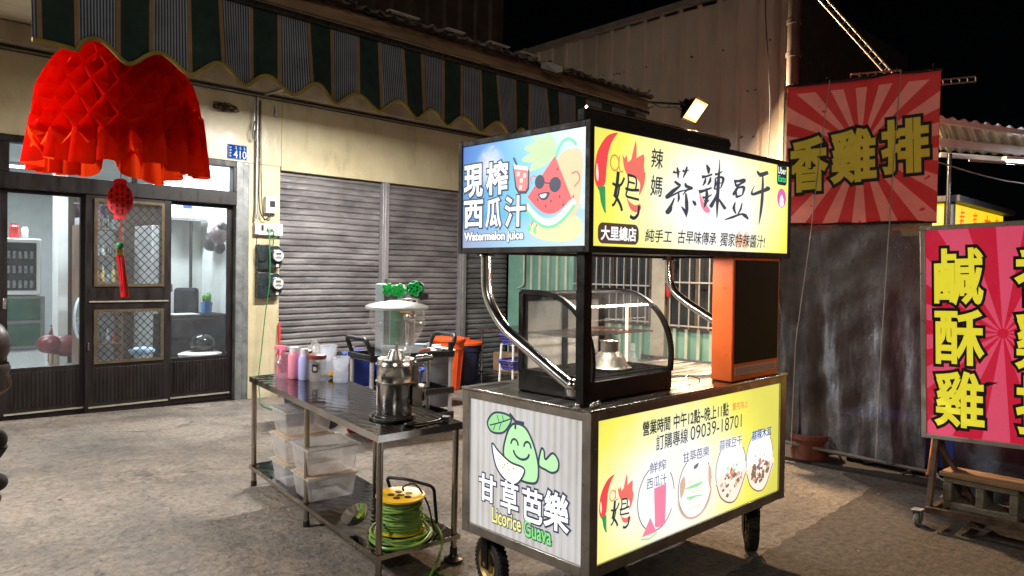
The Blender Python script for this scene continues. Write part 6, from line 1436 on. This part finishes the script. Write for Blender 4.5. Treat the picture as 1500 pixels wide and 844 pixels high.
# ================================================================== RED BANNER AND TARPAULIN
P1 = Vector((5.985, 2.84, 0)); P2 = Vector((6.214, 1.755, 0)); bd = (P2-P1); BL_ = bd.length; bd.normalize(); bn = Vector((-bd.y, bd.x, 0));
if bn.dot(Vector((-1, -1, 0))) < 0: bn = -bn
def BF(u, v, d): return P1+bd*u+bn*(d*.001)+Vector((0, 0, v))
ban = thing('red_banner', 'red sunburst banner with yellow characters hung above the tarpaulin', 'banner', (6.1, 2.3, 2.0))
bz0, bz1 = 1.985, 3.13
wob = lambda u, v: 10*math.sin(u*7+v*2.6)+6*math.sin(u*15+1.3-v*1.5)+4*math.sin(v*9+u*3)
s = MB(); s.grid(lambda a, b: BF(a*BL_, bz0+(bz1-bz0)*b, wob(a*BL_, bz0+(bz1-bz0)*b)), 40, 24); 
cloth_r = pm('banner_dark_red', (.58, .035, .035), .6, 0, .12, 6, em=.13, emc=(.6, .03, .03)); cloth_p = pm('banner_salmon', (.72, .22, .16), .6, 0, .12, 6, em=.13, emc=(.85, .25, .2))  # cloth and rays glow faintly in place of light falling on the banner
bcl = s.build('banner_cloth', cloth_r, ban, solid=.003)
pr = Print(lambda u, v, d: BF(u, v, wob(u, v)+4.0+d))
cu, cv = BL_*.51, (bz0+bz1)/2+.02
def clip_poly(poly, x0, y0, x1, y1):
    for ax, lim, sg in ((0, x0, 1), (0, x1, -1), (1, y0, 1), (1, y1, -1)):
        out = []
        for i in range(len(poly)):
            a, b = poly[i], poly[(i+1) % len(poly)]; ia, ib = (a[ax]-lim)*sg >= 0, (b[ax]-lim)*sg >= 0
            if ia: out.append(a)
            if ia != ib:
                t = (lim-a[ax])/(b[ax]-a[ax]); out.append((a[0]+(b[0]-a[0])*t, a[1]+(b[1]-a[1])*t))
        poly = out
        if not poly: return poly
    return poly
def rays(pr, cu, cv, x0, y0, x1, y1, n, mat, rot=0., step=.06, d=0.):
    for k in range(n):
        a0 = 2*math.pi*k/n+rot; a1 = a0+math.pi/n; r = .03
        while r < 2.:
            r2 = r+step
            q = clip_poly([(cu+rr*math.cos(a), cv+rr*math.sin(a)) for rr, a in ((r, a0), (r2, a0), (r2, a1), (r, a1))], x0, y0, x1, y1)
            if len(q) > 2: pr.poly(q, mat, d)
            r = r2
rays(pr, cu, cv, .004, bz0+.004, BL_-.004, bz1-.07, 18, cloth_p, .1)
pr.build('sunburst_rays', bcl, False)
yel = pm('banner_yellow', (.75, .62, .06), .6, 0, .08, 6, em=.08, emc=(.6, .48, .05)); outl = pm('banner_outline', (.012, .01, .01), .6, 0, 0)  # letters glow faintly too, in place of light falling on them
pr = Print(lambda u, v, d: BF(u, v, wob(u, v)+5+d))
for ch, x0, x1, z0, z1 in (('香', .045, .315, 2.265, 2.68), ('雞', .365, .67, 2.325, 2.72), ('排', .73, 1.035, 2.375, 2.765)):
    pr.text(ch, x0, z0, x1, z1, outl, .0, .10, d=2, rot=.04); pr.text(ch, x0, z0, x1, z1, yel, .038, 0, d=5, rot=.04)
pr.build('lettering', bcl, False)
s = MB(); s.cyl(BF(0, bz0, 0), BF(BL_, bz0, 0), .012, 10); s.build('pole', dark_steel, ban); s = MB(); s.cyl(BF(-.01, bz1, 0), BF(BL_+.01, bz1, 0), .014, 10)
for k in range(5): s.cyl(BF(.05+k*.25, bz1, 0), BF(.06+k*.25, bz1+.05, 0), .004, 6)
s.build('pole', dark_steel, ban)
tarp = thing('tarpaulin_curtain', 'dirty dark clear plastic curtain hanging below the red banner', 'tarpaulin', (6.1, 2.3, .15))
def tarp_mat():
    m, nt, o = newmat('dirty_clear_tarpaulin')
    b = N(nt, 'ShaderNodeBsdfPrincipled')
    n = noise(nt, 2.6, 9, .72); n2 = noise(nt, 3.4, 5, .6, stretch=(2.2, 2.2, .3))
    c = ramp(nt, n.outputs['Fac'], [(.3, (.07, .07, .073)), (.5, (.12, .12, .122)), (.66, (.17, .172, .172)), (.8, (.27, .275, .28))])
    d = ramp(nt, n2.outputs['Fac'], [(.4, (.5, .5, .55)), (.52, (.85, .88, .95)), (.6, (1.6, 1.8, 2.1)), (.66, (3.2, 3.7, 4.2))])  # bluish streaks low down paint wrinkle highlights into the dirty sheet colour
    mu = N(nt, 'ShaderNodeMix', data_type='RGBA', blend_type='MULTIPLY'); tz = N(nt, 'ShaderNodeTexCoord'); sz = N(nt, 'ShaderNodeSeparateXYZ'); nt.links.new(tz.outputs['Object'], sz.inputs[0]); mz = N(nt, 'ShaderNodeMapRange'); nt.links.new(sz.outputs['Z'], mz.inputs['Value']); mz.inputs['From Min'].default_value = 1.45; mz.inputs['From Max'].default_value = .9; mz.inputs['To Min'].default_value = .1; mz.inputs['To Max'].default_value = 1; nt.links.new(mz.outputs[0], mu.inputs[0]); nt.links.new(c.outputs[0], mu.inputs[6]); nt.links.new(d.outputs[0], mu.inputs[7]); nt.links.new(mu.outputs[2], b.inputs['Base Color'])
    b.inputs['Roughness'].default_value = .2; b.inputs['Alpha'].default_value = 1
    tr_ = N(nt, 'ShaderNodeBsdfTransparent'); mx = N(nt, 'ShaderNodeMixShader'); al = ramp(nt, n.outputs['Fac'], [(.3, (.93, .93, .93)), (.6, (.985, .985, .985))])
    nt.links.new(al.outputs[0], mx.inputs[0]); nt.links.new(tr_.outputs[0], mx.inputs[1]); nt.links.new(b.outputs[0], mx.inputs[2]); nt.links.new(mx.outputs[0], o.inputs[0])
    n3 = noise(nt, 9, 7, .7, stretch=(1.2, 1.2, .8)); bp = N(nt, 'ShaderNodeBump'); bp.inputs['Strength'].default_value = .8; bp.inputs['Distance'].default_value = .03; nt.links.new(n3.outputs['Fac'], bp.inputs['Height']); nt.links.new(bp.outputs[0], b.inputs['Normal'])
    return m
tm_ = tarp_mat()
def tw(u, z):
    k = max(0, min(1, (1.6-z)/1.0))
    return -18-14*math.sin(u*5+.6) - k*(38*abs(math.sin(u*11+1.2*math.sin(z*1.5)))**3*(1 if .15 < u < 1.08 else .2)) + 7*math.sin(u*31+z*2.2)*k + 5*math.sin(z*9+u*4) + 5*math.sin(z*23+3*math.sin(u*6)) + 4*math.sin(u*19-z*13)
s = MB(); nU, nZ = 150, 60
def tarpP(a, b):
    u = -.05+a*(BL_+.02); zb = .165-.085*max(0, u/BL_); z = zb+(bz0+.0-zb)*b
    return BF(u, z, tw(u, z))
s.grid(tarpP, nU, nZ); s.build('sheet', tm_, tarp)
s = MB(); s.cyl(BF(-.02, .165, -20), BF(BL_-.0, .08, -20), .016, 12); s.build('bottom_pole', pm('grey_pole', (.25, .24, .23), .5, .4, .2), tarp)
s = MB(); s.cyl(BF(BL_-.0, .08, -15), BF(BL_+.03, .40, -15), .016, 10); s.ball(BF(BL_-.005, .07, -15), .022, 10); s.build('corner_grip', pm('orange_wrapping', (.55, .18, .05), .6, 0, .3), tarp)
for u0, u1, dd in ((.33, .10, 26), (.84, .74, 30)):
    s = MB(); s.tube([BF(u0, 3.14, dd), BF((u0*.72+u1*.28), 2.5, dd+4), BF((u0*.5+u1*.5), 1.9, dd), BF(u1+.02, 1.0, dd), BF(u1, .13, dd-25)], .004, 6); s.build('rope', pm('pale_rope', (.42, .4, .36), .7), tarp)
s = MB()
s.grid(lambda a, b: BF(-.22+.2*a+.02*math.sin(b*9), 1.0+1.0*b, -25+40*math.sin(b*6+a*5)+18*math.sin(a*14+b*3)), 20, 24); s.build('bunched_flap', tm_, tarp)
s = MB(); s.tube([BF(-.12+.02*math.sin(k), 1.98-.04*k, 10*math.sin(k)) for k in range(16)], .006, 6); s.build('tie', pm('brown_tie', (.2, .14, .09), .8), tarp)
# slotted steel angles above
def slotted(p, q, w, lab):
    p, q = Vector(p), Vector(q); n = int((q-p).length/.06); d = (q-p)/n; sd = d.normalized().cross(Vector((.7, .7, 0))).normalized()*w/2
    s = MB(); s.bar(p+sd, q+sd, .012); s.bar(p-sd, q-sd, .012)
    for k in range(n+1): s.bar(p+d*k+sd, p+d*k-sd, .02, .006)
    tag(s.build('slotted_angle', pm('pale_slotted_steel', (.2, .19, .17), .6, .3, .2)), lab, 'steel angle', 'slotted angles over the banner')
slotted((6.05, 2.68, 3.92), (6.502, 2.21, 3.22), .05, 'pale slotted steel angle sloping down to the banner top'); slotted((6.27, 2.44, 3.2), (6.56, 2.15, 3.24), .04, 'short level slotted steel angle on the banner top')
slotted((6.75, 1.95, 3.16), (7.0, 1.72, 3.2), .04, 'short slotted steel angle at the banner right corner')
s = MB(); s.cyl((6.62, 3.1, 3.3), (6.62, 3.1, 5.2), .055, 16); s.cyl((6.62, 3.1, 3.86), (6.62, 3.1, 3.9), .066, 16); s.cyl((6.62, 3.1, 3.56), (6.62, 3.1, 3.6), .066, 16); tag(s.build('drain_pipe', pm('dim_brown_pipe', (.05, .038, .033), .6, 0, .4, 3)), 'thick dull drain pipe rising beside the shed edge', 'pipe')
s = MB(); s.tube(spline([(6.9, 3.5, 5.0), (6.85, 3.5, 4.2), (6.95, 3.5, 3.6), (6.9, 3.45, 3.0), (6.3, 3.2, 2.1)], 6, False), .006, 6); s.box((7.9, 3.7, 2.5), (7.94, 3.78, 3.5)); tag(s.build('hanging_cable', black_pl), 'thin black cable hanging along the shed corner', 'cable')
# dark wall added far behind the stalls to keep the background black
s = MB(); s.box((13.9, -6, 0), (14, 12, 2.0)); tag(s.build('dark_backdrop', pm('night_wall', (.03, .025, .022), .8, 0, .3)), 'low dark backdrop wall added far behind the stalls', 'wall')
# below the curtain
s = MB(); s.lathe([(.001, .0), (.12, .0), (.17, .2), (.185, .2), (.185, .24), (.165, .24), (.15, .03), (.001, .03)], (6.18, 2.66, .002), 28); tag(s.build('terracotta_pot', pm('terracotta', (.16, .05, .03), .7, 0, .25, 12, .1)), 'terracotta pot standing under the curtain edge', 'pot')
t = thing('blue_tub', 'long blue plastic tub under the plastic curtain', 'tub', (6.55, 2.05, 0)); s = MB(); s.box((6.3, 1.6, .10), (6.75, 2.45, .42)); s.build('body', blue_pl, t, bevel=.02); s = MB(); s.box((6.28, 1.58, .4), (6.77, 2.47, .43)); s.build('rim', blue_pl, t, bevel=.008)
for a, b in ((6.35, 1.66), (6.35, 2.4), (6.7, 1.66), (6.7, 2.4)):
    s = MB(); s.cyl((a, b, 0), (a, b, .1), .02, 10); s.build('foot', black_pl, t)
s = MB(); s.box((6.05, 1.2, .004), (7.6, 3.3, .03)); tag(s.build('rubber_mat', rubber), 'black rubber mat on the ground behind the curtain', 'mat')
random.seed(31); s = MB()
for k in range(16):
    x_, y_ = 6.12+random.uniform(0, .5), 1.5+random.uniform(0, 1.1); s.tube(spline([(x_, y_, .04), (x_+random.uniform(-.1, .1), y_+random.uniform(-.15, .15), .09), (x_+random.uniform(-.2, .2), y_+random.uniform(-.2, .2), .04)], 4, False), random.uniform(.006, .014), 6)
tag(s.build('hose_clutter', pm('grey_hose', (.12, .12, .12), .5, 0, .4, 9)), 'tangle of dark hoses lying under the curtain', 'hose')
t = thing('stacked_crate', 'dark blue crate standing behind the red sign', 'crate', (6.6, 1.2, 0)); s = MB(); s.box((6.45, .6, .03), (7.0, 1.45, .95)); s.build('body', pm('night_blue_crate', (.015, .03, .09), .5, 0, .2), t, bevel=.01); s = MB()
for k in range(6): s.box((6.44, .62, .1+k*.14), (6.45, 1.43, .13+k*.14))
s.build('ridge', navy_pl, t)
# ================================================================== RED LIGHT BOX SIGN
LX, LY0, LY1, LZ0, LZ1 = 5.165, 1.49, .28, .545, 1.885
LM = Matrix.Translation((LX, LY0, 0)) @ Matrix.Rotation(R(-2.0), 4, 'X')
sg = thing('fried_chicken_sign', 'red light box with yellow characters on a rusty wheeled frame', 'sign', mat=LM)
wL = LY0-LY1
s = MB(); s.box((0, -wL, LZ0), (.12, 0, LZ0+.028)); s.box((0, -wL, LZ1-.028), (.12, 0, LZ1)); s.box((0, -.03, LZ0+.028), (.12, 0, LZ1-.028)); s.box((0, -wL, LZ0+.028), (.12, -wL+.03, LZ1-.028)); s.build('sign_frame', pm('silver_frame', (.5, .48, .46), .35, .6, .1), sg, local=True, bevel=.003)
red_f = pm('sign_red_film', (.5, .01, .035), .35, 0, .1, 4, em=.6, emc=(.66, .012, .05)); pink_f = pm('sign_pink_film', (.62, .06, .14), .35, 0, .1, 4, em=.6, emc=(.85, .09, .18)); yel_f = pm('sign_yellow_film', (.85, .75, .05), .35, 0, .05, em=.62, emc=(.92, .82, .04)); blk_f = pm('sign_black_film', (.01, .01, .01), .35, 0, 0)
s = MB(); s.box((.012, -wL+.03, LZ0+.028), (.11, -.03, LZ1-.028)); face = s.build('sign_face', red_f, sg, local=True)
FG = lambda u, v, d: Vector((.012-d*.0009, -u, v))
pr = Print(FG); rays(pr, .445, 1.22, .032, LZ0+.03, wL-.032, LZ1-.03, 14, pink_f, .05, .1, 1); pr.build('sunburst_rays', face)
pr = Print(FG)
for x0, x1, col in ((.085, .34, '鹹酥雞'), (.515, .77, '香雞排'), (.9, 1.13, '古早味')):
    if col == '古早味': continue
    for ch, (a, b) in zip(col, ((1.4, 1.73), (1.025, 1.35), (.64, .97))):
        pr.text(ch, x0, a, x1, b, blk_f, .0, .078, d=2); pr.text(ch, x0, a, x1, b, yel_f, .024, 0, d=4.4)
pr.build('lettering', face)
rst = pm('brown_painted_angle', (.1, .06, .045), .6, .3, .5, 9, .15, 60, col2=(.2, .13, .09))
s = MB()
for yy in (-.08, -wL+.08):
    s.bar((.03, yy, LZ0), (-.07, yy+.02, .13), .03); s.bar((.1, yy, LZ0), (.35, yy, .13), .03); s.bar((-.12, yy, .12), (.4, yy, .12), .035)
s.bar((-.10, -.05, .12), (-.10, -wL+.05, .12), .035); s.bar((.38, -.05, .12), (.38, -wL+.05, .12), .035); s.bar((.06, -.08, LZ0-.02), (.06, -.3, .13), .025)
s.build('wheeled_frame', rst, sg, local=True)
def castor(x, y):
    s = MB(); q = Vector((x, y, .045)); s.lathe([(.012, -.016), (.038, -.016), (.045, -.01), (.045, .01), (.038, .016), (.012, .016)], q, 24, 'Y'); c_ = s.build('castor', pm('worn_grey_wheel', (.25, .26, .25), .5, 0, .3, 20), sg, local=True)
    s = MB(); s.box(q+Vector((-.025, -.026, -.01)), q+Vector((.02, -.02, .06))); s.box(q+Vector((-.025, .02, -.01)), q+Vector((.02, .026, .06))); s.box(q+Vector((-.035, -.03, .055)), q+Vector((.035, .03, .062))); s.build('castor_fork', galv, c_, local=True, bevel=.002)
castor(-.08, .0); castor(-.08, -wL+.05); castor(.36, -.04); castor(.36, -wL+.05)
s = MB(); s.box((.001, -.2, LZ1+.001), (.005, -.1, LZ1+.0)) if False else None
s.bm.free()
# concrete block and plank on the frame
bx, by = 5.13, 1.37
t = thing('concrete_block', 'hollow concrete block lying on the red sign frame', 'block', mat=Matrix.Translation((bx, by, .142)) @ Matrix.Rotation(R(-90-3), 4, 'Z'))
s = MB(); w3, h3, d3 = .40, .19, .19
o1 = [(0, 0), (w3, 0), (w3, h3), (0, h3)]
for z0_, z1_ in ((0, .04), (h3-.035, h3)): s.box((0, 0, z0_), (w3, d3, z1_))
for a, b in ((0, .05), (.18, .225), (.355, .40)): s.box((a, 0, .04), (b, d3, h3-.035))
s.build('block_body', pm('mossy_concrete', (.2, .18, .14), .9, 0, .35, 15, .5, 50), t, local=True, bevel=.006)
t = thing('wood_plank', 'short brown plank resting on the concrete block', 'plank', mat=Matrix.Translation((bx, by, .334)) @ Matrix.Rotation(R(-90-3), 4, 'Z'))
s = MB(); s.box((-.02, -.01, .0), (.44, .2, .025)); s.build('plank_body', pm('old_plank', (.3, .17, .09), .75, 0, .35, 6, .2, 40, stretch=(.4, 3, 1)), t, local=True, bevel=.003)
t = thing('gas_cylinder', 'grey gas cylinder standing behind the concrete block', 'gas cylinder', (5.75, 1.0, 0))
s = MB(); s.lathe([(.1, .0), (.1, .02), (.13, .03), (.155, .08), (.155, .34), (.12, .42), (.05, .455), (.03, .46)], (5.72, 1.08, .002), 30); s.build('tank', pm('silver_tank', (.3, .28, .25), .35, .7, .25, 8), t)
s = MB(); s.lathe([(.08, .44), (.085, .55), (.08, .55), (.075, .445)], (5.72, 1.08, .002), 24); s.cyl((5.72, 1.08, .45), (5.72, 1.08, .52), .02, 12); s.build('valve_collar', galv, t)
s = MB(); s.grid(lambda a, b: Vector((5.55+.03*math.sin(a*20), 1.42-1.1*a, .12+.75*b+.02*math.sin(a*14))), 30, 8); tag(s.build('blue_tarp_flap', pm('dull_blue_tarp', (.07, .10, .14), .4, 0, .3, 7, .5, 20)), 'dull blue tarpaulin hanging behind the red sign', 'tarpaulin')
# ================================================================== YELLOW STALL AND CANOPY
yst = thing('yellow_sign_stall', 'distant stall with a lit yellow light box sign', 'stall', (10, 2.9, 0))
ysf = lit_panel('yellow_lightbox', None, 1.0, lambda nt, tc, b: setattr(b.inputs['Emission Color'], 'default_value', (1, .72, .01, 1)))
s = MB(); s.box((9.03, 2.42, 2.02), (11.28, 3.6, 2.38)); s.build('sign_core', black_paint, yst)
s = MB(); s.box((8.9, 2.3, 2.385), (11.4, 3.7, 2.45)); s.box((8.99, 2.38, 1.98), (9.07, 2.46, 2.385)); s.build('roof_trim', pm('dark_grey_trim', (.06, .06, .065), .5), yst, bevel=.004)
s = MB(); s.box((9.09, 2.405, 2.03), (11.25, 2.42, 2.375)); yf = s.build('sign_face', ysf, yst)
s = MB(); s.box((9.015, 2.48, 2.03), (9.03, 2.9, 2.375)); yf2 = s.build('sign_face', ysf, yst)
yr = emis('ink_orange_red', (.85, .14, .01), 1, (.4, .08, .01)); yt = emis('ink_teal', (.02, .45, .5), 1, (.02, .3, .3))
pr = Print(lambda u, v, d: Vector((u, 2.405-d*.001, v)))
random.seed(8)
for cx_, kind in ((9.42, 0), (9.95, 0), (10.95, 0)):
    for q in range(4): pr.line([(cx_-.1+random.uniform(0, .04), 2.16+q*.045), (cx_+.1-random.uniform(0, .05), 2.17+q*.045)], .022, yr)
    pr.line([(cx_-.02, 2.34), (cx_-.03, 2.08)], .024, yr); pr.line([(cx_-.05, 2.2), (cx_-.11, 2.1)], .024, yr); pr.line([(cx_+.03, 2.2), (cx_+.1, 2.1)], .024, yr)
pr.text('力', 10.35, 2.1, 10.62, 2.33, yr, .03, shear=.1)
pr.blob([(9.22, 2.05), (9.3, 2.03), (9.42, 2.03), (9.56, 2.05), (9.6, 2.12), (9.5, 2.08), (9.52, 2.15), (9.42, 2.1), (9.38, 2.15), (9.34, 2.1), (9.26, 2.15), (9.28, 2.08), (9.2, 2.12)], yt, 2, 4)
pr.build('lettering', yf, False)
pr = Print(lambda u, v, d: Vector((9.015-d*.001, u, v))); pr.text('三', 2.98, 2.1, 2.55, 2.32, yr, .04, d=1); pr.build('lettering', yf2, False)
for a, b in ((9.05, 2.44), (11.25, 2.44), (9.05, 3.55), (11.25, 3.55)):
    s = MB(); s.box((a-.02, b-.02, 0), (a+.02, b+.02, 2.0)); s.build('post', black_paint, yst)
s = MB(); s.box((9.0, 2.4, .1), (11.3, 3.6, .85)); s.build('counter', black_paint, yst, bevel=.01)
can = thing('stall_canopy', 'translucent corrugated canopy lit from below over the far stall', 'canopy', (8.2, 1.8, 2.85))
cA, cB, cC, cD = Vector((6.90, 2.05, 2.94)), Vector((8.1, .85, 2.72)), Vector((10.4, 1.0, 2.83)), Vector((8.87, 2.49, 2.93))
def cq(a, b, dz=0): return cA*(1-a)*(1-b)+cB*a*(1-b)+cC*a*b+cD*(1-a)*b+Vector((0, 0, dz))
s = MB(); s.grid(lambda a, b: cq(a, b, .012*math.sin(a*110)), 120, 4); s.build('canopy_sheet', clear('translucent_sheet', (.6, .6, .5), .85, bodycol=(.8, .76, .55), grough=.3, fres=1.2), can)
s = MB(); s.bar(cq(0, .55, -.05), cq(1, .5, -.07), .05, .07); s.bar(cq(0, .98, -.05), cq(1, .98, -.06), .04, .05); s.bar(cq(0, .02, -.03), cq(1, .02, -.03), .04, .04); s.build('beam', pm('white_beam', (.6, .62, .65), .4, .2, .1), can)
for a, b in ((.02, .02), (.98, .98), (.05, .95)):
    s = MB(); p = cq(a, b, -.04); 
    if (a, b) != (.02, .02): s.cyl((p.x, p.y, 0), p, .025, 10); s.build('post', dark_steel, can)
    else: s.bm.free()
t = thing('stall_tube_light', 'bright white tube light under the far canopy', 'tube light', (8.4, 1.6, 2.6))
s = MB(); s.bar((8.2, 1.76, 2.70), (9.0, .98, 2.66), .07, .03); s.build('fixture', white_pl, t); s = MB(); s.cyl((8.22, 1.74, 2.662), (8.98, 1.0, 2.625), .019, 10); s.build('tube', emis('cold_tube', (.9, .95, 1), 20), t)
L = bpy.data.lights.new('stall_tube', 'AREA'); L.shape = 'RECTANGLE'; L.size = 1.; L.size_y = .06; L.energy = 60; L.color = (.85, .93, 1)
lo = bpy.data.objects.new('stall_tube', L); COL.objects.link(lo); lo.location = (8.6, 1.37, 2.6); lo.rotation_euler = (0, 0, R(-45))
L = bpy.data.lights.new('stall_uplight', 'POINT'); L.energy = 3.; L.color = (1, .8, .3); L.shadow_soft_size = .1
t = thing('far_plastic_wall', 'dark plastic sheet closing the back of the far stall', 'plastic sheet', (9.0, 3.9, 0))
s = MB(); s.grid(lambda a, b: Vector((8.6+3.4*a, 3.9+.05*math.sin(a*40)+.03*math.sin(a*90+b*4), 3.3*b)), 160, 10); s.build('sheet', pm('black_plastic_sheet', (.05, .05, .06), .22, 0, .3, 4, .4, 14), t)
s = MB(); s.tube([(7.6, 1.9, 2.62), (8.6, 1.2, 2.6), (10, .4, 2.58)], .01, 6); s.tube(spline([(7.3, 2.1, 2.6), (8.2, 1.6, 2.45), (9, .9, 2.52), (9.8, .4, 2.3)], 6, False), .006, 6); s.bar((8.85, 1.2, 2.5), (9.1, 1.2, 1.7), .012); tag(s.build('sagging_wires', pm('grey_wire', (.3, .3, .3), .5)), 'wires sagging below the far canopy', 'wire')
# ================================================================== SCOOTER AT THE LEFT EDGE
sc = thing('parked_scooter', 'dark parked scooter cut off at the left edge of the picture', 'scooter', (.3, 4.2, 0))
bodym = pm('dark_scooter_paint', (.03, .018, .015), .25, .2, .2)
SM = Matrix.Translation((.52, 3.9, 0)) @ Matrix.Rotation(R(40), 4, 'Z')      # local +x points backwards/left of the picture
SM = Matrix.Translation((.10, 4.15, .0)) @ Matrix.Rotation(R(118), 4, 'Z')
f_ = lambda *p: SM @ Vector(p)
def tf(mb):
    for v in mb.bm.verts: v.co = SM @ v.co
    return mb
s = MB(); s.tube(spline([(.62, 0, .5), (.52, 0, .62), (.28, 0, .66), (.05, 0, .55), (-.05, 0, .4), (.2, 0, .32), (.5, 0, .36)], 5), [.13]*35, 12, True); tf(s).build('body', bodym, sc)
s = MB(); s.tube([(-.28, 0, .3), (-.36, 0, .6), (-.44, 0, .92)], [.12, .15, .1], 14); s.ball((-.47, 0, .93), .12, 18, .9, 1.2, .9); tf(s).build('front_shield', bodym, sc)
s = MB(); s.box((-.28, -.14, .27), (.05, .14, .31)); tf(s).build('footboard', black_pl, sc, bevel=.01)
s = MB(); s.ball((.3, 0, .74), .16, 20, 2.1, .85, .4); tf(s).build('seat', pm('seat_vinyl', (.02, .018, .018), .5, 0, .2), sc)
for xx in (-.62, .5):
    s = MB(); s.lathe([(.15, -.03), (.2, -.045), (.235, -.02), (.235, .02), (.2, .045), (.15, .03)], (xx, 0, .237), 36, 'Y'); w_ = tf(s).build('wheel', rubber, sc)
    s = MB(); s.lathe([(.03, -.03), (.15, -.025), (.155, .025), (.03, .03)], (xx, 0, .237), 24, 'Y'); tf(s).build('rim', galv, w_)
s = MB(); s.tube(spline([(-.84, 0, .32), (-.8, 0, .43), (-.66, 0, .5), (-.5, 0, .47), (-.42, 0, .38)], 5, False), .06, 12); s.bar((-.62, .05, .24), (-.5, .05, .75), .03); s.bar((-.62, -.05, .24), (-.5, -.05, .75), .03); tf(s).build('front_fender', pm('dull_maroon', (.06, .015, .012), .35), sc)
s = MB(); s.tube(fillet([(-.36, -.36, 1.0), (-.42, -.1, 1.0), (-.44, 0, .98), (-.42, .1, 1.0), (-.36, .36, 1.0)], .08), .016, 10); s.tube([(-.36, -.36, 1.0), (-.33, -.25, 1.005)], .022, 10); s.tube([(-.36, .36, 1.0), (-.39, .25, 1.0)], .022, 10); tf(s).build('handlebar', black_pl, sc)
s = MB(); s.ball((-.57, 0, .9), .07, 16, .6, 1.3, 1); tf(s).build('headlight', clearpl, sc)
for b in (-1, 1):
    s = MB(); s.tube([(-.42, b*.16, 1.0), (-.44, b*.22, 1.16)], .006, 8); s.ball((-.44, b*.24, 1.2), .05, 14, .3, 1.4, 1); tf(s).build('mirror', black_pl, sc)
s = MB(); s.tube(spline([(.2, 3.98, .62), (.45, 3.9, .66), (.62, 3.82, .70), (.675, 3.795, .77)], 5, False), .03, 10); s.ball((.665, 3.795, .79), .034, 14, 1, 1, 1.3); s.build('side_stand_arm', rubber, sc)
s = MB(); s.tube(spline([(.2, 3.98, .5), (.5, 3.86, .56), (.66, 3.79, .60)], 5, False), [.03]*11, 10); s.ball((.65, 3.785, .61), .045, 16, 1.1, 1.1, .9); s.build('foot_peg', rubber, sc)
s = MB(); s.ball((.625, 3.77, .545), .04, 12, 1.2, 1.1, .8); s.build('reflector', pm('dull_maroon', (.06, .015, .012), .35), sc)
hp = Vector((.585, 3.815, 1.07))
s = MB(); s.ball(hp+Vector((0, 0, .13)), .125, 26, 1.0, 1.12, 1.0, lo=.12); s.lathe([(.118, .0), (.126, .03), (.12, .05)], hp, 26, sy=1.1); 
hm = tag(s.build('helmet', pm('matt_dark_helmet', (.045, .03, .028), .45, 0, .2, 8)), 'dark matt helmet hung at the left edge on the scooter mirror', 'helmet')
s = MB(); s.tube(spline([hp+Vector((.1, -.02, .04)), hp+Vector((.12, -.02, -.05)), hp+Vector((.05, -.03, -.1))], 5, False), .006, 6); s.build('strap', pm('tan_strap', (.35, .25, .15), .7), hm)

# across the street: what the polished steel mirrors
s = MB(); s.box((-14, -9.3, 0), (16, -9, 7)); tag(s.build('buildings', pm('street_facade', (.4, .37, .33), .7, 0, .3, 1.), smooth=False), kind='structure')
def fill_street_lamp(x, y, e):  # unseen lamp, added off-frame for fill and steel reflections
    t = thing('fill_street_lamp', 'unseen street lamp added behind the photographer for fill light', 'street lamp', (x, y, 0), 0)
    s = MB(); s.tube(fillet([(x, y, 0), (x, y, 5.6), (x+.9, y+.3, 5.9)], .6), [.07]*9, 12); s.build('pole', galv, t)
    s = MB(); s.box((x+.8, y+.2, 5.8), (x+1.3, y+.45, 5.9)); s.build('lamp_head', white_pl, t, bevel=.02)
    L = bpy.data.lights.new('fill_street_lamp_light', 'POINT'); L.energy = e; L.color = (1, .86, .68); L.shadow_soft_size = .15
    lo = bpy.data.objects.new('fill_street_lamp_light', L); COL.objects.link(lo); lo.location = (x+1.05, y+.32, 5.72)
fill_street_lamp(-4.2, -3., 430)
# ================================================================== WORLD AND RENDER
w = bpy.data.worlds.new('World'); S.world = w; w.use_nodes = True; nt = w.node_tree
bg = nt.nodes.get('Background'); sk = nt.nodes.new('ShaderNodeTexSky'); sk.sky_type = 'NISHITA'; sk.sun_disc = False; sk.sun_elevation = R(38); sk.sun_rotation = R(225)
nt.links.new(sk.outputs[0], bg.inputs[0]); bg.inputs[1].default_value = .00015
# weak warm sun lamp added as fill, acting as a street light from behind
L = bpy.data.lights.new('fill_sun', 'SUN'); L.energy = .08; L.angle = R(6); L.color = (1, .84, .66)
lo = bpy.data.objects.new('fill_sun', L); COL.objects.link(lo); lo.rotation_euler = Vector((.62, .66, -.60)).to_track_quat('-Z', 'Y').to_euler()
S.view_settings.view_transform = 'Standard'; S.view_settings.look = 'None'; S.view_settings.gamma = 1; S.view_settings.exposure = 0
S.render.engine = 'CYCLES'; S.cycles.use_denoising = True; S.cycles.max_bounces = 8; S.cycles.transparent_max_bounces = 24; S.cycles.diffuse_bounces = 4; S.cycles.glossy_bounces = 4
S.cycles.sample_clamp_indirect = 4; S.cycles.caustics_reflective = False; S.cycles.caustics_refractive = False
